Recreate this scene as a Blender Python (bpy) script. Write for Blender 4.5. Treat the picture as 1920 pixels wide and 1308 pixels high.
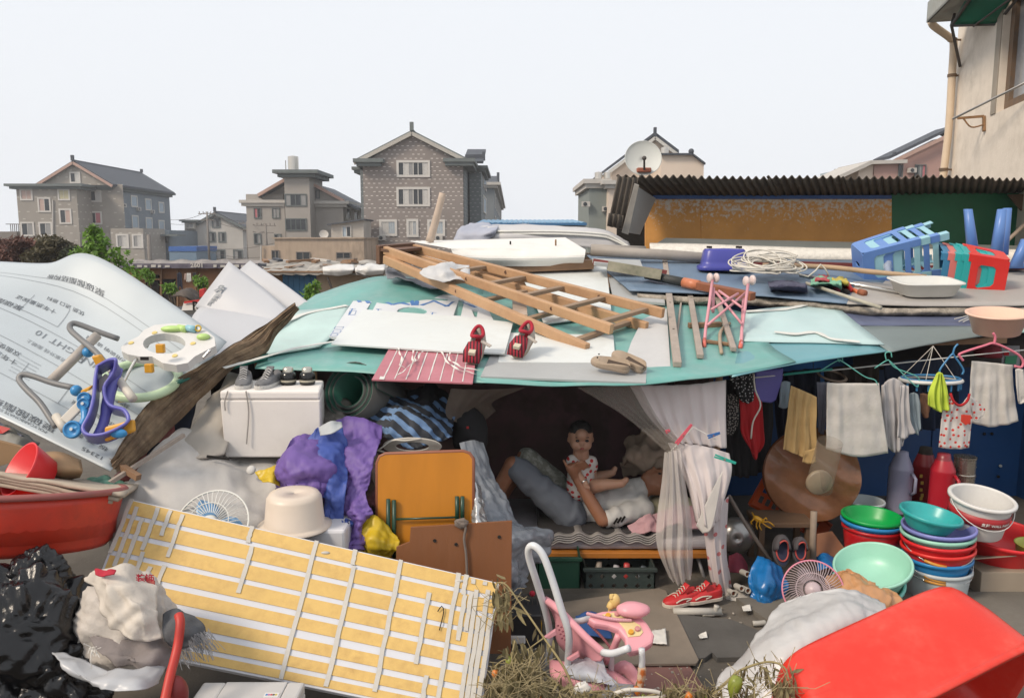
import bpy,bmesh,math,random
from mathutils import Vector,Matrix,noise,Euler
random.seed(7)
scene=bpy.context.scene
COL=scene.collection
for ob in list(bpy.data.objects):bpy.data.objects.remove(ob)
# ------------------------------------------------ camera, sky, sun, exposure
CAMZ=2.1;F=1493.0;PITCH=math.atan(204/F)
cd=bpy.data.cameras.new('camera');cam=bpy.data.objects.new('camera',cd);COL.objects.link(cam)
cam.location=(0,0,CAMZ);cam.rotation_euler=(math.pi/2-PITCH,0,0)
cd.sensor_width=36;cd.lens=36*F/1920;cd.clip_end=3000;cd.clip_start=0.05
scene.camera=cam
SUN_EL=math.radians(42);SUN_AZ=math.radians(236)  # azimuth clockwise from +Y: behind the camera, to the left
w=bpy.data.worlds.new('World');scene.world=w;w.use_nodes=True
nt=w.node_tree;nt.nodes.clear()
out=nt.nodes.new('ShaderNodeOutputWorld');bg=nt.nodes.new('ShaderNodeBackground')
sky=nt.nodes.new('ShaderNodeTexSky');sky.sky_type='NISHITA';sky.sun_disc=False
sky.sun_elevation=SUN_EL;sky.sun_rotation=SUN_AZ;sky.dust_density=6;sky.air_density=1.5
hz=nt.nodes.new('ShaderNodeMixRGB');hz.blend_type='MIX';hz.inputs[0].default_value=0.88
hz.inputs[2].default_value=(10.15,10.4,10.85,1)  # the white veil of high haze over the whole sky
nt.links.new(sky.outputs[0],hz.inputs[1]);nt.links.new(hz.outputs[0],bg.inputs[0])
bg.inputs[1].default_value=0.095
nt.links.new(bg.outputs[0],out.inputs[0])
sd=bpy.data.lights.new('sun','SUN');so=bpy.data.objects.new('sun',sd);COL.objects.link(so)
sd.energy=2.8;sd.angle=math.radians(14);sd.color=(1,.86,.70)
sdir=Vector((math.sin(SUN_AZ)*math.cos(SUN_EL),math.cos(SUN_AZ)*math.cos(SUN_EL),math.sin(SUN_EL)))
so.rotation_euler=sdir.to_track_quat('Z','Y').to_euler();so.location=(-5,-10,20)
vs=scene.view_settings;vs.view_transform='Standard';vs.look='None';vs.gamma=1;vs.exposure=0.06
vs.use_curve_mapping=False

# ------------------------------------------------ helpers
cP,sP=math.cos(PITCH),math.sin(PITCH)
def V(*a):return Vector(a)
def ray(x,y):
    dx=(x-960)/F;dy=(654-y)/F
    return Vector((dx,cP+sP*dy,-sP+cP*dy))
def P(x,y,Y):  # point of the place seen at photo pixel x, y at distance Y
    r=ray(x,y);return r*(Y/r.y)+Vector((0,0,CAMZ))
RA,RB=.62,.152  # the roof of the shelters is the plane z = RA + RB*Y
def RP(x,y,h=0):
    r=ray(x,y);t=(RA+h-CAMZ)/(r.z-RB*r.y);return r*t+Vector((0,0,CAMZ))
def GP(x,y,z=0):
    r=ray(x,y);return r*((z-CAMZ)/r.z)+Vector((0,0,CAMZ))
def PP(x,y,p0,n):
    r=ray(x,y);c=Vector((0,0,CAMZ));t=(p0-c).dot(n)/r.dot(n);return c+r*t
RN=Vector((0,-RB,1)).normalized()
def nz(p,s=1.0,k=0):return noise.noise(Vector((p[0]*s+k*7.3,p[1]*s+k*3.1,p[2]*s-k*5.7)))
def vor(p,s=1.0,k=0):
    d,_=noise.voronoi(Vector((p[0]*s+k*7.3,p[1]*s+k*3.1,p[2]*s-k*5.7)));return d

ROOT={}
def empty(name,loc):
    o=bpy.data.objects.new(name,None);COL.objects.link(o);o.location=loc;o.empty_display_size=.1
    ROOT[o.name]=Vector(loc);return o
def tag(o,label=None,cat=None,group=None,kind=None):
    if label:o['label']=label
    if cat:o['category']=cat
    if group:o['group']=group
    if kind:o['kind']=kind
    return o
def thing(name,label,cat,loc,group=None):return tag(empty(name,loc),label,cat,group)

class MB:
    def __init__(s):s.v=[];s.f=[];s.m=None;s.u=[]
    def add(s,vs,fs):
        b=len(s.v);s.v += [Vector(p) for p in vs];s.f += [tuple(i+b for i in f) for f in fs];return s
    def box(s,c,d,M=None):
        x,y,z=d[0]/2,d[1]/2,d[2]/2;c=Vector(c)
        vs=[Vector(q) for q in ((-x,-y,-z),(x,-y,-z),(x,y,-z),(-x,y,-z),(-x,-y,z),(x,-y,z),(x,y,z),(-x,y,z))]
        if M is not None:vs=[M @ q for q in vs]
        return s.add([c+q for q in vs],[(0,3,2,1),(4,5,6,7),(0,1,5,4),(1,2,6,5),(2,3,7,6),(3,0,4,7)])
    def bar(s,a,b,wd,ht,up=None):  # a squared timber from a to b
        a,b=Vector(a),Vector(b);d=(b-a).normalized();up=Vector(up or (0,0,1))
        sd=d.cross(up).normalized()*(wd/2);u2=sd.cross(d).normalized()*(ht/2)
        vs=[a-sd-u2,a+sd-u2,a+sd+u2,a-sd+u2,b-sd-u2,b+sd-u2,b+sd+u2,b-sd+u2]
        return s.add(vs,[(0,1,2,3),(4,7,6,5),(0,4,5,1),(1,5,6,2),(2,6,7,3),(3,7,4,0)])
    def tube(s,pts,r,n=8,cap=True,closed=False):
        pts=[Vector(p) for p in pts];N=len(pts);rs=r if isinstance(r,(list,tuple)) else [r]*N
        t0=(pts[1]-pts[0]).normalized();u=t0.orthogonal().normalized();vs=[]
        for i,p in enumerate(pts):
            if closed:t=(pts[(i+1)%N]-pts[i-1]).normalized()
            else:t=(pts[min(i+1,N-1)]-pts[max(i-1,0)]).normalized()
            u=(u-t*u.dot(t)).normalized() if (u-t*u.dot(t)).length>1e-6 else t.orthogonal().normalized();v=t.cross(u)
            for k in range(n):
                a=2*math.pi*k/n;vs.append(p+(u*math.cos(a)+v*math.sin(a))*rs[i])
        fs=[]
        for i in range(N if closed else N-1):
            j=(i+1)%N
            for k in range(n):fs.append((i*n+k,i*n+(k+1)%n,j*n+(k+1)%n,j*n+k))
        if cap and not closed:fs += [tuple(range(n-1,-1,-1)),tuple((N-1)*n+k for k in range(n))]
        return s.add(vs,fs)
    def lathe(s,prof,M=None,n=28,sq=None,arc=2*math.pi,wob=None):  # prof = [(radius, z)]; sq squares the section
        vs=[];full=abs(arc-2*math.pi)<1e-6;m=n if full else n+1
        for (r,z) in prof:
            for k in range(m):
                a=arc*k/n;c,q=math.cos(a),math.sin(a)
                if sq:g=(abs(c)**sq+abs(q)**sq)**(-1/sq)
                else:g=1
                vs.append(Vector((r*g*c,r*g*q,z)))
        if wob:vs=[wob(p) for p in vs]
        if M is not None:vs=[M @ p for p in vs]
        fs=[]
        for i in range(len(prof)-1):
            for k in range(n):fs.append((i*m+k,i*m+(k+1)%m,(i+1)*m+(k+1)%m,(i+1)*m+k))
        return s.add(vs,fs)
    def disc(s,c,r,M=None,n=20):
        vs=[Vector((r*math.cos(2*math.pi*k/n),r*math.sin(2*math.pi*k/n),0)) for k in range(n)]
        if M is not None:vs=[M @ p for p in vs]
        return s.add([Vector(c)+p for p in vs],[tuple(range(n))])
    def slab(s,poly,t,nrm=None):  # a sheet with this outline, thickness t below it
        poly=[Vector(p) for p in poly];n=len(poly)
        if nrm is None:
            nrm=Vector((0,0,0))
            for i in range(n):nrm += poly[i].cross(poly[(i+1)%n])
            nrm.normalize()
            if nrm.dot(Vector((0,0,CAMZ))-poly[0])<0:nrm=-nrm
        nrm=Vector(nrm);lo=[p-nrm*t for p in poly]
        fs=[tuple(range(n)),tuple(range(2*n-1,n-1,-1))]+[(i,i+n,(i+1)%n+n,(i+1)%n) for i in range(n)]
        return s.add(poly+lo,fs)
    def grid(s,rows,th=0.0,closed=False):
        nr,nc=len(rows),len(rows[0]);vs=[Vector(p) for r in rows for p in r];fs=[]
        for i in range(nr-1):
            for j in range(nc if closed else nc-1):k=(j+1)%nc;fs.append((i*nc+j,i*nc+k,(i+1)*nc+k,(i+1)*nc+j))
        return s.add(vs,fs)
    def sphere(s,c,r,M=None,nu=14,nv=9,wob=None):
        rr=(r,r,r) if not isinstance(r,(tuple,list)) else r;vs=[];fs=[]
        for i in range(nv+1):
            t=math.pi*i/nv
            for k in range(nu):
                a=2*math.pi*k/nu;p=Vector((rr[0]*math.sin(t)*math.cos(a),rr[1]*math.sin(t)*math.sin(a),rr[2]*math.cos(t)))
                if wob:p=wob(p)
                if M is not None:p=M @ p
                vs.append(Vector(c)+p)
        for i in range(nv):
            for k in range(nu):fs.append((i*nu+k,(i+1)*nu+k,(i+1)*nu+(k+1)%nu,i*nu+(k+1)%nu))
        return s.add(vs,fs)
    def xf(s,M):s.v=[M @ p for p in s.v];return s
    def jit(s,a,f=1.0,k=0):
        s.v=[p+Vector((nz(p,f,k),nz(p,f,k+1),nz(p,f,k+2)))*a for p in s.v];return s
    def build(s,name,mat,parent=None,smooth=False,solid=0,bevel=0,sub=0,off=-1,rem=0,mats=None,mi=None,sm=30):
        me=bpy.data.meshes.new(name)
        if parent is not None:loc=ROOT[parent.name]
        else:
            xs=[p.x for p in s.v];ys=[p.y for p in s.v]
            loc=Vector(((min(xs)+max(xs))/2,(min(ys)+max(ys))/2,min(p.z for p in s.v)))
        me.from_pydata([p-loc for p in s.v],[],s.f)
        bm=bmesh.new();bm.from_mesh(me)
        bmesh.ops.remove_doubles(bm,verts=bm.verts,dist=1e-5)
        bmesh.ops.recalc_face_normals(bm,faces=bm.faces)
        bm.to_mesh(me);bm.free()
        for q in (mats or [mat]):me.materials.append(q)
        if mi:
            for p in me.polygons:p.material_index=mi(p.center+loc,p.normal)
        o=bpy.data.objects.new(name,me);COL.objects.link(o)
        if smooth:
            for p in me.polygons:p.use_smooth=True
        if parent is not None:o.parent=parent;ROOT[o.name]=loc
        else:o.location=loc;ROOT[o.name]=loc
        if solid:
            m=o.modifiers.new('s','SOLIDIFY');m.thickness=solid;m.offset=off
        if bevel:
            m=o.modifiers.new('b','BEVEL');m.width=bevel;m.segments=2;m.limit_method='ANGLE';m.angle_limit=math.radians(40)
        if sub:
            m=o.modifiers.new('u','SUBSURF');m.levels=sub;m.render_levels=sub
        return o

def lerp(a,b,t):return a+(b-a)*t
def cat(pts,n):  # smooth curve through points
    pts=[Vector(p) for p in pts];o=[]
    if len(pts) == 2:return [pts[0].lerp(pts[1],i/n) for i in range(n+1)]
    Q=[pts[0]*2-pts[1]]+pts+[pts[-1]*2-pts[-2]]
    S=len(pts)-1;per=max(1,n//S)
    for i in range(S):
        a,b,c,d=Q[i:i+4]
        for k in range(per):
            t=k/per
            o.append(.5*((2*b)+(c-a)*t+(2*a-5*b+4*c-d)*t*t+(-a+3*b-3*c+d)*t*t*t))
    o.append(pts[-1]);return o
def patch(ctrl,nu,nv):  # smooth surface through a grid of control points
    rows=[cat(r,nu) for r in ctrl];cols=[cat([r[j] for r in rows],nv) for j in range(len(rows[0]))]
    return [[cols[j][i] for j in range(len(cols))] for i in range(len(cols[0]))]
def gnorm(g,i,j):
    a=g[min(i+1,len(g)-1)][j]-g[max(i-1,0)][j];b=g[i][min(j+1,len(g[0])-1)]-g[i][max(j-1,0)]
    n=a.cross(b);n=n.normalized() if n.length>1e-9 else Vector((0,-1,0))
    return n if n.dot(Vector((0,0,CAMZ))-g[i][j])>0 else-n
def crease(p,f,k=0):  # straight sharp folds crossing at random, like crumpled film
    rd=CR.get(k)
    if rd is None:
        q=random.Random(k*13+5);rd=CR[k]=[(Vector((q.gauss(0,1),q.gauss(0,1),q.gauss(0,1))).normalized(),q.uniform(.5,1.9),q.random(),q.uniform(.5,1)) for _ in range(7)]
    w_=Vector((nz(p,f*.5,k),nz(p,f*.5,k+1),nz(p,f*.5,k+2)))*(.5/f);p=Vector(p)+w_;s=t=0
    for d,m,ph,a in rd:
        x=p.dot(d)*f*m+ph;x -= math.floor(x);s += a/m*abs(2*x-1);t += a/m
    return s/t
CR={}
def crumple(g,amp,f,k=0):  # folds and creases along the normal
    return [[p+gnorm(g,i,j)*amp*(2.0*(crease(p,f*.8,k)-.5)+.9*(crease(p,f*1.9,k+3)-.5)+.7*nz(p,f*.5,k)) for j,p in enumerate(r)] for i,r in enumerate(g)]
def TR(loc,rx=0,ry=0,rz=0,s=1):return Matrix.Translation(loc) @ Euler((rx,ry,rz),'XYZ').to_matrix().to_4x4() @ Matrix.Scale(s,4)
def frame(origin,zdir,xdir=None):  # matrix whose z axis is zdir
    z=Vector(zdir).normalized();x=Vector(xdir) if xdir is not None else z.orthogonal();x=(x-z*x.dot(z)).normalized();y=z.cross(x)
    M=Matrix((x,y,z)).transposed().to_4x4();M.translation=Vector(origin);return M
def blob(name,caps,voxel,mat,parent,smooth=3,wob=None):  # one continuous skin over tapered limbs
    mb=MB()
    for c in caps:
        if len(c) == 2:mb.sphere(c[0],c[1],nu=14,nv=10);continue
        a,ra,b,rb=c;a,b=Vector(a),Vector(b);n=max(3,int((b-a).length/(min(ra,rb)*.5)))
        t=(b-a).normalized() if (b-a).length>1e-6 else Vector((0,0,1))
        pts=[a-t*ra*.98,a-t*ra*.8,a-t*ra*.45]+[a.lerp(b,i/n) for i in range(n+1)]+[b+t*rb*.45,b+t*rb*.8,b+t*rb*.98]
        rs=[ra*.18,ra*.6,ra*.89]+[lerp(ra,rb,i/n) for i in range(n+1)]+[rb*.89,rb*.6,rb*.18]
        mb.tube(pts,rs,n=14)
    me=bpy.data.meshes.new('tmp');me.from_pydata(mb.v,[],mb.f);o=bpy.data.objects.new('tmp',me);COL.objects.link(o)
    m=o.modifiers.new('r','REMESH');m.mode='VOXEL';m.voxel_size=voxel
    if smooth:m2=o.modifiers.new('s','SMOOTH');m2.iterations=smooth;m2.factor=.5
    dg=bpy.context.evaluated_depsgraph_get();ev=o.evaluated_get(dg);em=ev.to_mesh()
    vs=[v.co.copy() for v in em.vertices];fs=[tuple(p.vertices) for p in em.polygons];ev.to_mesh_clear()
    bpy.data.objects.remove(o)
    mb2=MB();mb2.v=[wob(p) for p in vs] if wob else vs;mb2.f=fs
    return mb2.build(name,mat,parent,smooth=True)
def text_pts(s,size=1.0,bold=0.0):  # flat outline of a word: (verts, faces) in the xy plane
    cu=bpy.data.curves.new('t','FONT');cu.body=s;cu.size=size;cu.offset=bold;cu.resolution_u=2
    o=bpy.data.objects.new('t',cu);COL.objects.link(o)
    dg=bpy.context.evaluated_depsgraph_get();ev=o.evaluated_get(dg);me=ev.to_mesh()
    vs=[v.co.copy() for v in me.vertices];fs=[tuple(p.vertices) for p in me.polygons];ev.to_mesh_clear()
    bpy.data.objects.remove(o);return vs,fs

# ------------------------------------------------ materials
MATS={}
def mat(name,col,rough=.6,var=.12,scale=8,bump=0.0,bscale=40,metal=0,dirt=0.0,dcol=(.12,.10,.08),dscale=3,alpha=1,trans=0,sss=0,tl=0,coat=0,spec=.5,two=None,tscale=5,wave=None,stretch=None):
    if name in MATS:return MATS[name]
    m=bpy.data.materials.new(name);m.use_nodes=True;N=m.node_tree.nodes;L=m.node_tree.links
    b=N['Principled BSDF'];o=N['Material Output']
    tc=N.new('ShaderNodeTexCoord');vec=tc.outputs['Object']
    if stretch:
        mp=N.new('ShaderNodeMapping');mp.inputs['Scale'].default_value=stretch;L.new(vec,mp.inputs[0]);vec=mp.outputs[0]
    def nzn(sc,det=5,ro=.6):
        t=N.new('ShaderNodeTexNoise');t.inputs['Scale'].default_value=sc;t.inputs['Detail'].default_value=det;t.inputs['Roughness'].default_value=ro
        L.new(vec,t.inputs[0]);return t.outputs[0]
    def ramp(src,a,c,ca=(0,0,0,1),cc=(1,1,1,1)):
        r=N.new('ShaderNodeValToRGB');r.color_ramp.elements[0].position=a;r.color_ramp.elements[1].position=c
        r.color_ramp.elements[0].color=ca;r.color_ramp.elements[1].color=cc;L.new(src,r.inputs[0]);return r.outputs[0]
    def mix(f,a,c,bt='MIX'):
        x=N.new('ShaderNodeMixRGB');x.blend_type=bt
        for i,q in ((0,f),(1,a),(2,c)):
            if isinstance(q,(int,float)):x.inputs[i].default_value=q
            elif isinstance(q,tuple):x.inputs[i].default_value=(q+(1,))[:4]
            else:L.new(q,x.inputs[i])
        return x.outputs[0]
    c0=tuple(max(0,q*(1-var)) for q in col[:3]);c1=tuple(min(1,q*(1+var)) for q in col[:3])
    c=mix(ramp(nzn(scale),.3,.7),c0,c1)
    if two:c=mix(ramp(nzn(tscale,6),.45,.58),c,tuple(two))
    if wave:  # (scale, colour, width, axis)
        wv=N.new('ShaderNodeTexWave');wv.bands_direction=wave[3];wv.inputs['Scale'].default_value=wave[0]
        wv.inputs['Distortion'].default_value=wave[4] if len(wave)>4 else 0;wv.inputs['Detail'].default_value=2
        L.new(vec,wv.inputs[0]);c=mix(ramp(wv.outputs[1],1-wave[2]-.04,1-wave[2]),c,tuple(wave[1]))
    if dirt>0:
        d=mix(1.0,ramp(nzn(dscale,8,.65),.5-.25*min(1,dirt),.85-.2*min(1,dirt)),ramp(nzn(dscale*6,4),.3,.75),'MULTIPLY')
        f=N.new('ShaderNodeMath');f.operation='MULTIPLY';f.inputs[1].default_value=min(1,dirt*1.2);L.new(d,f.inputs[0])
        c=mix(f.outputs[0],c,dcol)
    L.new(c,b.inputs['Base Color'])
    rr=N.new('ShaderNodeMapRange');rr.inputs[3].default_value=max(.03,rough-.1);rr.inputs[4].default_value=min(1,rough+.12);L.new(nzn(scale*2),rr.inputs[0]);L.new(rr.outputs[0],b.inputs['Roughness'])
    b.inputs['Metallic'].default_value=metal;b.inputs['Specular IOR Level'].default_value=spec
    if coat:b.inputs['Coat Weight'].default_value=coat
    if trans:b.inputs['Transmission Weight'].default_value=trans
    if sss:b.inputs['Subsurface Weight'].default_value=sss;b.inputs['Subsurface Radius'].default_value=(.01,.004,.002)
    if bump:
        bp=N.new('ShaderNodeBump');bp.inputs['Strength'].default_value=bump;bp.inputs['Distance'].default_value=.01
        L.new(nzn(bscale,6),bp.inputs['Height']);L.new(bp.outputs[0],b.inputs['Normal'])
    sh=b.outputs[0]
    if tl:
        t=N.new('ShaderNodeBsdfTranslucent');L.new(c,t.inputs[0]);x=N.new('ShaderNodeMixShader');x.inputs[0].default_value=tl;L.new(sh,x.inputs[1]);L.new(t.outputs[0],x.inputs[2]);sh=x.outputs[0]
    if alpha<1:
        t=N.new('ShaderNodeBsdfTransparent');x=N.new('ShaderNodeMixShader');x.inputs[0].default_value=alpha;L.new(t.outputs[0],x.inputs[1]);L.new(sh,x.inputs[2]);sh=x.outputs[0]
    L.new(sh,o.inputs[0]);MATS[name]=m;return m
def S(r,g,b):  # sRGB 0..255 to linear
    f=lambda q:(q/255/12.92) if q <= 10 else ((q/255+.055)/1.055)**2.4
    return (f(r),f(g),f(b))
M_=mat
import numpy as np
def wrinkle(g,comp=1.12,amp=.05,it=140,seed=0,bend=.5,pin='',grav=0.0,lo=-.3,f=9,cu=1.0,cv=1.0,slip=.8,hi=1.0):
    """cloth relaxation: the sheet is cut larger than the surface it lies on, so it buckles into folds"""
    X=np.array([[tuple(p) for p in r] for r in g],dtype=np.float64);n,m=X.shape[:2];B=X.copy()
    du=np.gradient(X,axis=1);dv=np.gradient(X,axis=0);N=np.cross(du,dv);N /= (np.linalg.norm(N,axis=2,keepdims=True)+1e-12)
    vw=np.array([0,0,CAMZ])-X;s=np.sign((N*vw).sum(2,keepdims=True));N=N*np.where(s == 0,1,s)
    rs=np.random.RandomState(seed);h=np.array([[2.4*(crease(p,f*.55,seed)-.5)+.5*nz(p,f*.6,seed) for p in r] for r in g])
    X=X+N*(amp*.5*h)[:,:,None]+rs.normal(0,amp*.02,X.shape)
    cons=[]
    for (di,dj,st) in ((0,1,1.),(1,0,1.),(1,1,.5),(1,-1,.5),(0,2,bend),(2,0,bend),(0,4,bend),(4,0,bend)):
        i0,i1=(0,n-di);j0,j1=(0,m-dj) if dj >= 0 else (-dj,m)
        a=(slice(i0,i1),slice(j0,j1));b=(slice(i0+di,i1+di),slice(j0+dj,j1+dj))
        L=np.linalg.norm(B[a]-B[b],axis=2)*comp*(cu if di == 0 else cv if dj == 0 else (cu*cv)**.5);cons.append((a,b,L,st))
    W=np.zeros((n,m,1))
    for a,b,L,st in cons:W[a] += st;W[b] += st
    fix=np.zeros((n,m),bool)
    if 't' in pin:fix[0]=True
    if 'b' in pin:fix[-1]=True
    if 'l' in pin:fix[:,0]=True
    if 'r' in pin:fix[:,-1]=True
    for k in range(it):
        D=np.zeros_like(X)
        for a,b,L,st in cons:
            d=X[b]-X[a];l=np.linalg.norm(d,axis=2)+1e-12;c=d*((l-L)/l*.5*st)[:,:,None];D[a] += c;D[b] -= c
        X=X+D/W*1.6;X[:,:,2] -= grav
        o=X-B;hN=(o*N).sum(2,keepdims=True);t=o-N*hN;tl=np.linalg.norm(t,axis=2,keepdims=True)+1e-12
        X=B+N*np.clip(hN,amp*lo,amp*hi)+t*np.minimum(1,amp*slip/tl);X[fix]=B[fix]
    return [[Vector(X[i,j]) for j in range(m)] for i in range(n)]
# ------------------------------------------------ ground
GZ=-.95
def gz(x,y):
    t=min(1,max(0,(y-7.2)/5));return lerp(0,GZ,t*t*(3-2*t))
mb=MB();ys=[-30,-8,-2,1]+[2+.25*i for i in range(22)]+[7.6+.6*i for i in range(10)]+[16,24,40,80,160,400,1500]
xs=[-1500,-300,-80,-30,-14,-8]+[-6+.4*i for i in range(31)]+[8,14,30,80,300,1500]
mb.grid([[V(x,y,gz(x,y)+(nz((x,y,0),1.7)*.02 if abs(x)<7 and 1<y<8 else 0)) for x in xs] for y in ys])
tag(mb.build('ground',mat('earth',(.115,.10,.082),.9,.3,2,.5,30,dirt=.7,dcol=(.06,.05,.04),dscale=1.5),smooth=True),kind='structure')

# ------------------------------------------------ far buildings
wh_frame=mat('window_frame',(.55,.53,.50),.6,.05)
glass_d=mat('window_glass',(.03,.035,.04),.12,.3,.8)
curt={'p':mat('curtain_peach',(.45,.33,.29),.8),'y':mat('curtain_yellow',(.5,.46,.30),.8),'r':mat('curtain_red',(.45,.15,.17),.8),
        'w':mat('curtain_white',(.50,.49,.47),.8),'g':mat('curtain_grey',(.26,.26,.26),.8),'b':mat('curtain_blue',(.35,.42,.48),.8)}
roof_d=mat('roof_tile_dark',(.055,.064,.08),.7,.2,3,.4,12)
trim_g=mat('trim_greygreen',(.13,.15,.15),.8,.1,1)
trim_w=mat('trim_pale',(.45,.43,.40),.8,.08,1)
trim_p=mat('trim_pink',(.42,.28,.23),.8,.08,1)
pole_m=mat('pole_concrete',(.20,.18,.165),.9)
def tiled(name,col,dash,sx,sz,w=.42,h=.10):
    # small pale tile dashes scattered over a tiled facade
    if name in MATS:return MATS[name]
    m=mat(name,col,.75,.10,.35,dirt=.25,dcol=tuple(c*.6 for c in col),dscale=.25);N=m.node_tree.nodes;L=m.node_tree.links
    b=N['Principled BSDF'];src=b.inputs['Base Color'].links[0].from_socket
    geo=N.new('ShaderNodeNewGeometry');sep=N.new('ShaderNodeSeparateXYZ');L.new(geo.outputs['Position'],sep.inputs[0])
    def mth(op,a,c=None):
        x=N.new('ShaderNodeMath');x.operation=op
        for i,q in ((0,a),(1,c)):
            if q is None:continue
            if isinstance(q,(int,float)):x.inputs[i].default_value=q
            else:L.new(q,x.inputs[i])
        return x.outputs[0]
    u=mth('ADD',sep.outputs[0],sep.outputs[1]);rowf=mth('DIVIDE',sep.outputs[2],sz);row=mth('FLOOR',rowf)
    uu=mth('ADD',mth('DIVIDE',u,sx),mth('MULTIPLY',mth('MODULO',row,2.0),.5))
    fu=mth('FRACT',uu);fz=mth('FRACT',rowf)
    wn=N.new('ShaderNodeTexWhiteNoise');wn.noise_dimensions='2D';cb=N.new('ShaderNodeCombineXYZ');L.new(mth('FLOOR',uu),cb.inputs[0]);L.new(row,cb.inputs[1]);L.new(cb.outputs[0],wn.inputs[0])
    k=mth('MULTIPLY',mth('LESS_THAN',fu,w),mth('LESS_THAN',fz,h));k=mth('MULTIPLY',k,mth('GREATER_THAN',wn.outputs[0],.12))
    x=N.new('ShaderNodeMixRGB');L.new(k,x.inputs[0]);L.new(src,x.inputs[1]);x.inputs[2].default_value=dash+(1,);L.new(x.outputs[0],b.inputs['Base Color']);return m

FRONT=(V(1,0,0),V(0,-1,0));SIDE=(V(0,1,0),V(1,0,0))
def win(par,a,b,face,div=2,open_=None,cs='gd',border=.12,sill=True,bars=False,fm=None):
    """window between opposite corners a, b on a wall; panes, mullions and sill are its sub-parts"""
    u,n=face;fm=fm or wh_frame
    wd=abs((b-a).dot(u));z0,z1=min(a.z,b.z),max(a.z,b.z);o=a if (b-a).dot(u)>0 else b;o=V(o.x,o.y,z0);h=z1-z0
    mb=MB();t=.07
    def q(u0,u1,v0,v1,d0,d1):
        c=o+u*((u0+u1)/2)+V(0,0,(v0+v1)/2)+n*((d0+d1)/2);du,dv,dd=u1-u0,v1-v0,d1-d0
        s=V(abs(u.x)*du+abs(n.x)*dd,abs(u.y)*du+abs(n.y)*dd,dv);return c,s
    for r in ((-border,wd+border,-border,0),(-border,wd+border,h,h+border),(-border,0,0,h),(wd,wd+border,0,h)):mb.box(*q(*r,0,t+.03))
    f=mb.build('window',fm,par)
    for i in range(div):
        p=MB().box(*q(wd*i/div+.02,wd*(i+1)/div-.02,.02,h-.02,.0,.03));ch=cs[i%len(cs)]
        p.build('pane',glass_d if ch == 'd' else curt[ch],f)
    m2=MB()
    for i in range(1,div):m2.box(*q(wd*i/div-.035,wd*i/div+.035,0,h,.02,.06))
    if bars:
        for i in range(1,7):m2.box(*q(wd*i/7-.02,wd*i/7+.02,0,h,.035,.055))
    if m2.v:m2.build('mullion',fm,f)
    return f
def pwin(par,x0,y0,x1,y1,Y,**k):return win(par,P(x0,y1,Y),P(x1,y0,Y),FRONT,**k)
def swin(par,x0,y0,x1,y1,X,**k):
    p0=V(X,0,0);n=V(1,0,0);ym=(y0+y1)/2;xm=(x0+x1)/2
    a=PP(x0,ym,p0,n);b=PP(x1,ym,p0,n);top=PP(xm,y0,p0,n).z;bot=PP(xm,y1,p0,n).z
    return win(par,V(X,a.y,bot),V(X,b.y,top),SIDE,**k)
def prism(par,name,px,Y0,Y1,m,base=GZ):
    """wall whose front outline (photo pixels at Y0) runs straight back to Y1; points marked None drop to the ground"""
    ref={x:P(x,y,Y0).x for x,y in px if y is not None}
    pts=[V(ref[min(ref,key=lambda q:abs(q-x))],Y0,base) if y is None else P(x,y,Y0) for x,y in px]
    mb=MB();n=len(pts);bk=[V(p.x,Y1,p.z) for p in pts]
    mb.add(pts+bk,[tuple(range(n)),tuple(range(2*n-1,n-1,-1))]+[(i,(i+1)%n,(i+1)%n+n,i+n) for i in range(n)])
    return mb.build(name,m,par)
def eave(par,x0,x1,y,Y0,Y1,out=.7,h=.35,m=None,step=True):
    a=P(x0,y,Y0);b=P(x1,y,Y0);mb=MB()
    mb.box(((a.x+b.x)/2,(Y0+Y1)/2,a.z-h*.25),(b.x-a.x+2*out,Y1-Y0+2*out,h*.5))
    if step:mb.box(((a.x+b.x)/2,(Y0+Y1)/2,a.z-h*.75),(b.x-a.x+out,Y1-Y0+out,h*.498))
    return mb.build('eaves',m or trim_g,par)
def gable(par,xl,yl,xa,ya,xr,yr,Y0,Y1,out=.35,th=.25,verge=None,m=None,ridge=True):
    L_,A_,R_=P(xl,yl,Y0),P(xa,ya,Y0),P(xr,yr,Y0);mb=MB();back=V(0,Y1-Y0+out,0);fr=V(0,-out,0)
    for e in (L_,R_):
        d=(e-A_);e2=e+d.normalized()*out;mb.slab([A_+fr,e2+fr,e2+back,A_+back],th,nrm=V(0,0,-1))
    r=mb.build('roof',m or roof_d,par)
    v=MB()
    for e in (L_,R_):
        e2=e+(e-A_).normalized()*out;v.bar(A_+fr*1.25-V(0,0,.06),e2+fr*1.25-V(0,0,.06),.3,.34)
    v.build('verge',verge or trim_w,r)
    if ridge:
        q=MB();q.bar(A_+fr*1.3+V(0,0,.22),A_+back+V(0,0,.22),.22,.35);q.box(A_+fr*1.3+V(0,0,.6),(.35,.4,.8));q.box(A_+back+V(0,0,.6),(.35,.4,.6));q.build('ridge',m or roof_d,r)
    return r
def ac(par,x,y,Y,s=.9,face=FRONT,at=None):
    c=at if at is not None else P(x,y,Y);u,n=face;mb=MB();sz=V(abs(u.x)*s+abs(n.x)*.35,abs(u.y)*s+abs(n.y)*.35,s*.62)
    mb.box(c+n*.2,sz);o=mb.build('air_conditioner',trim_w,par)
    MB().lathe([(.001,0),(s*.24,0),(s*.24,.03),(.001,.031)],frame(c+n*.38-u*s*.12,n),16).build('fan_grille',glass_d,o);return o

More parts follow.
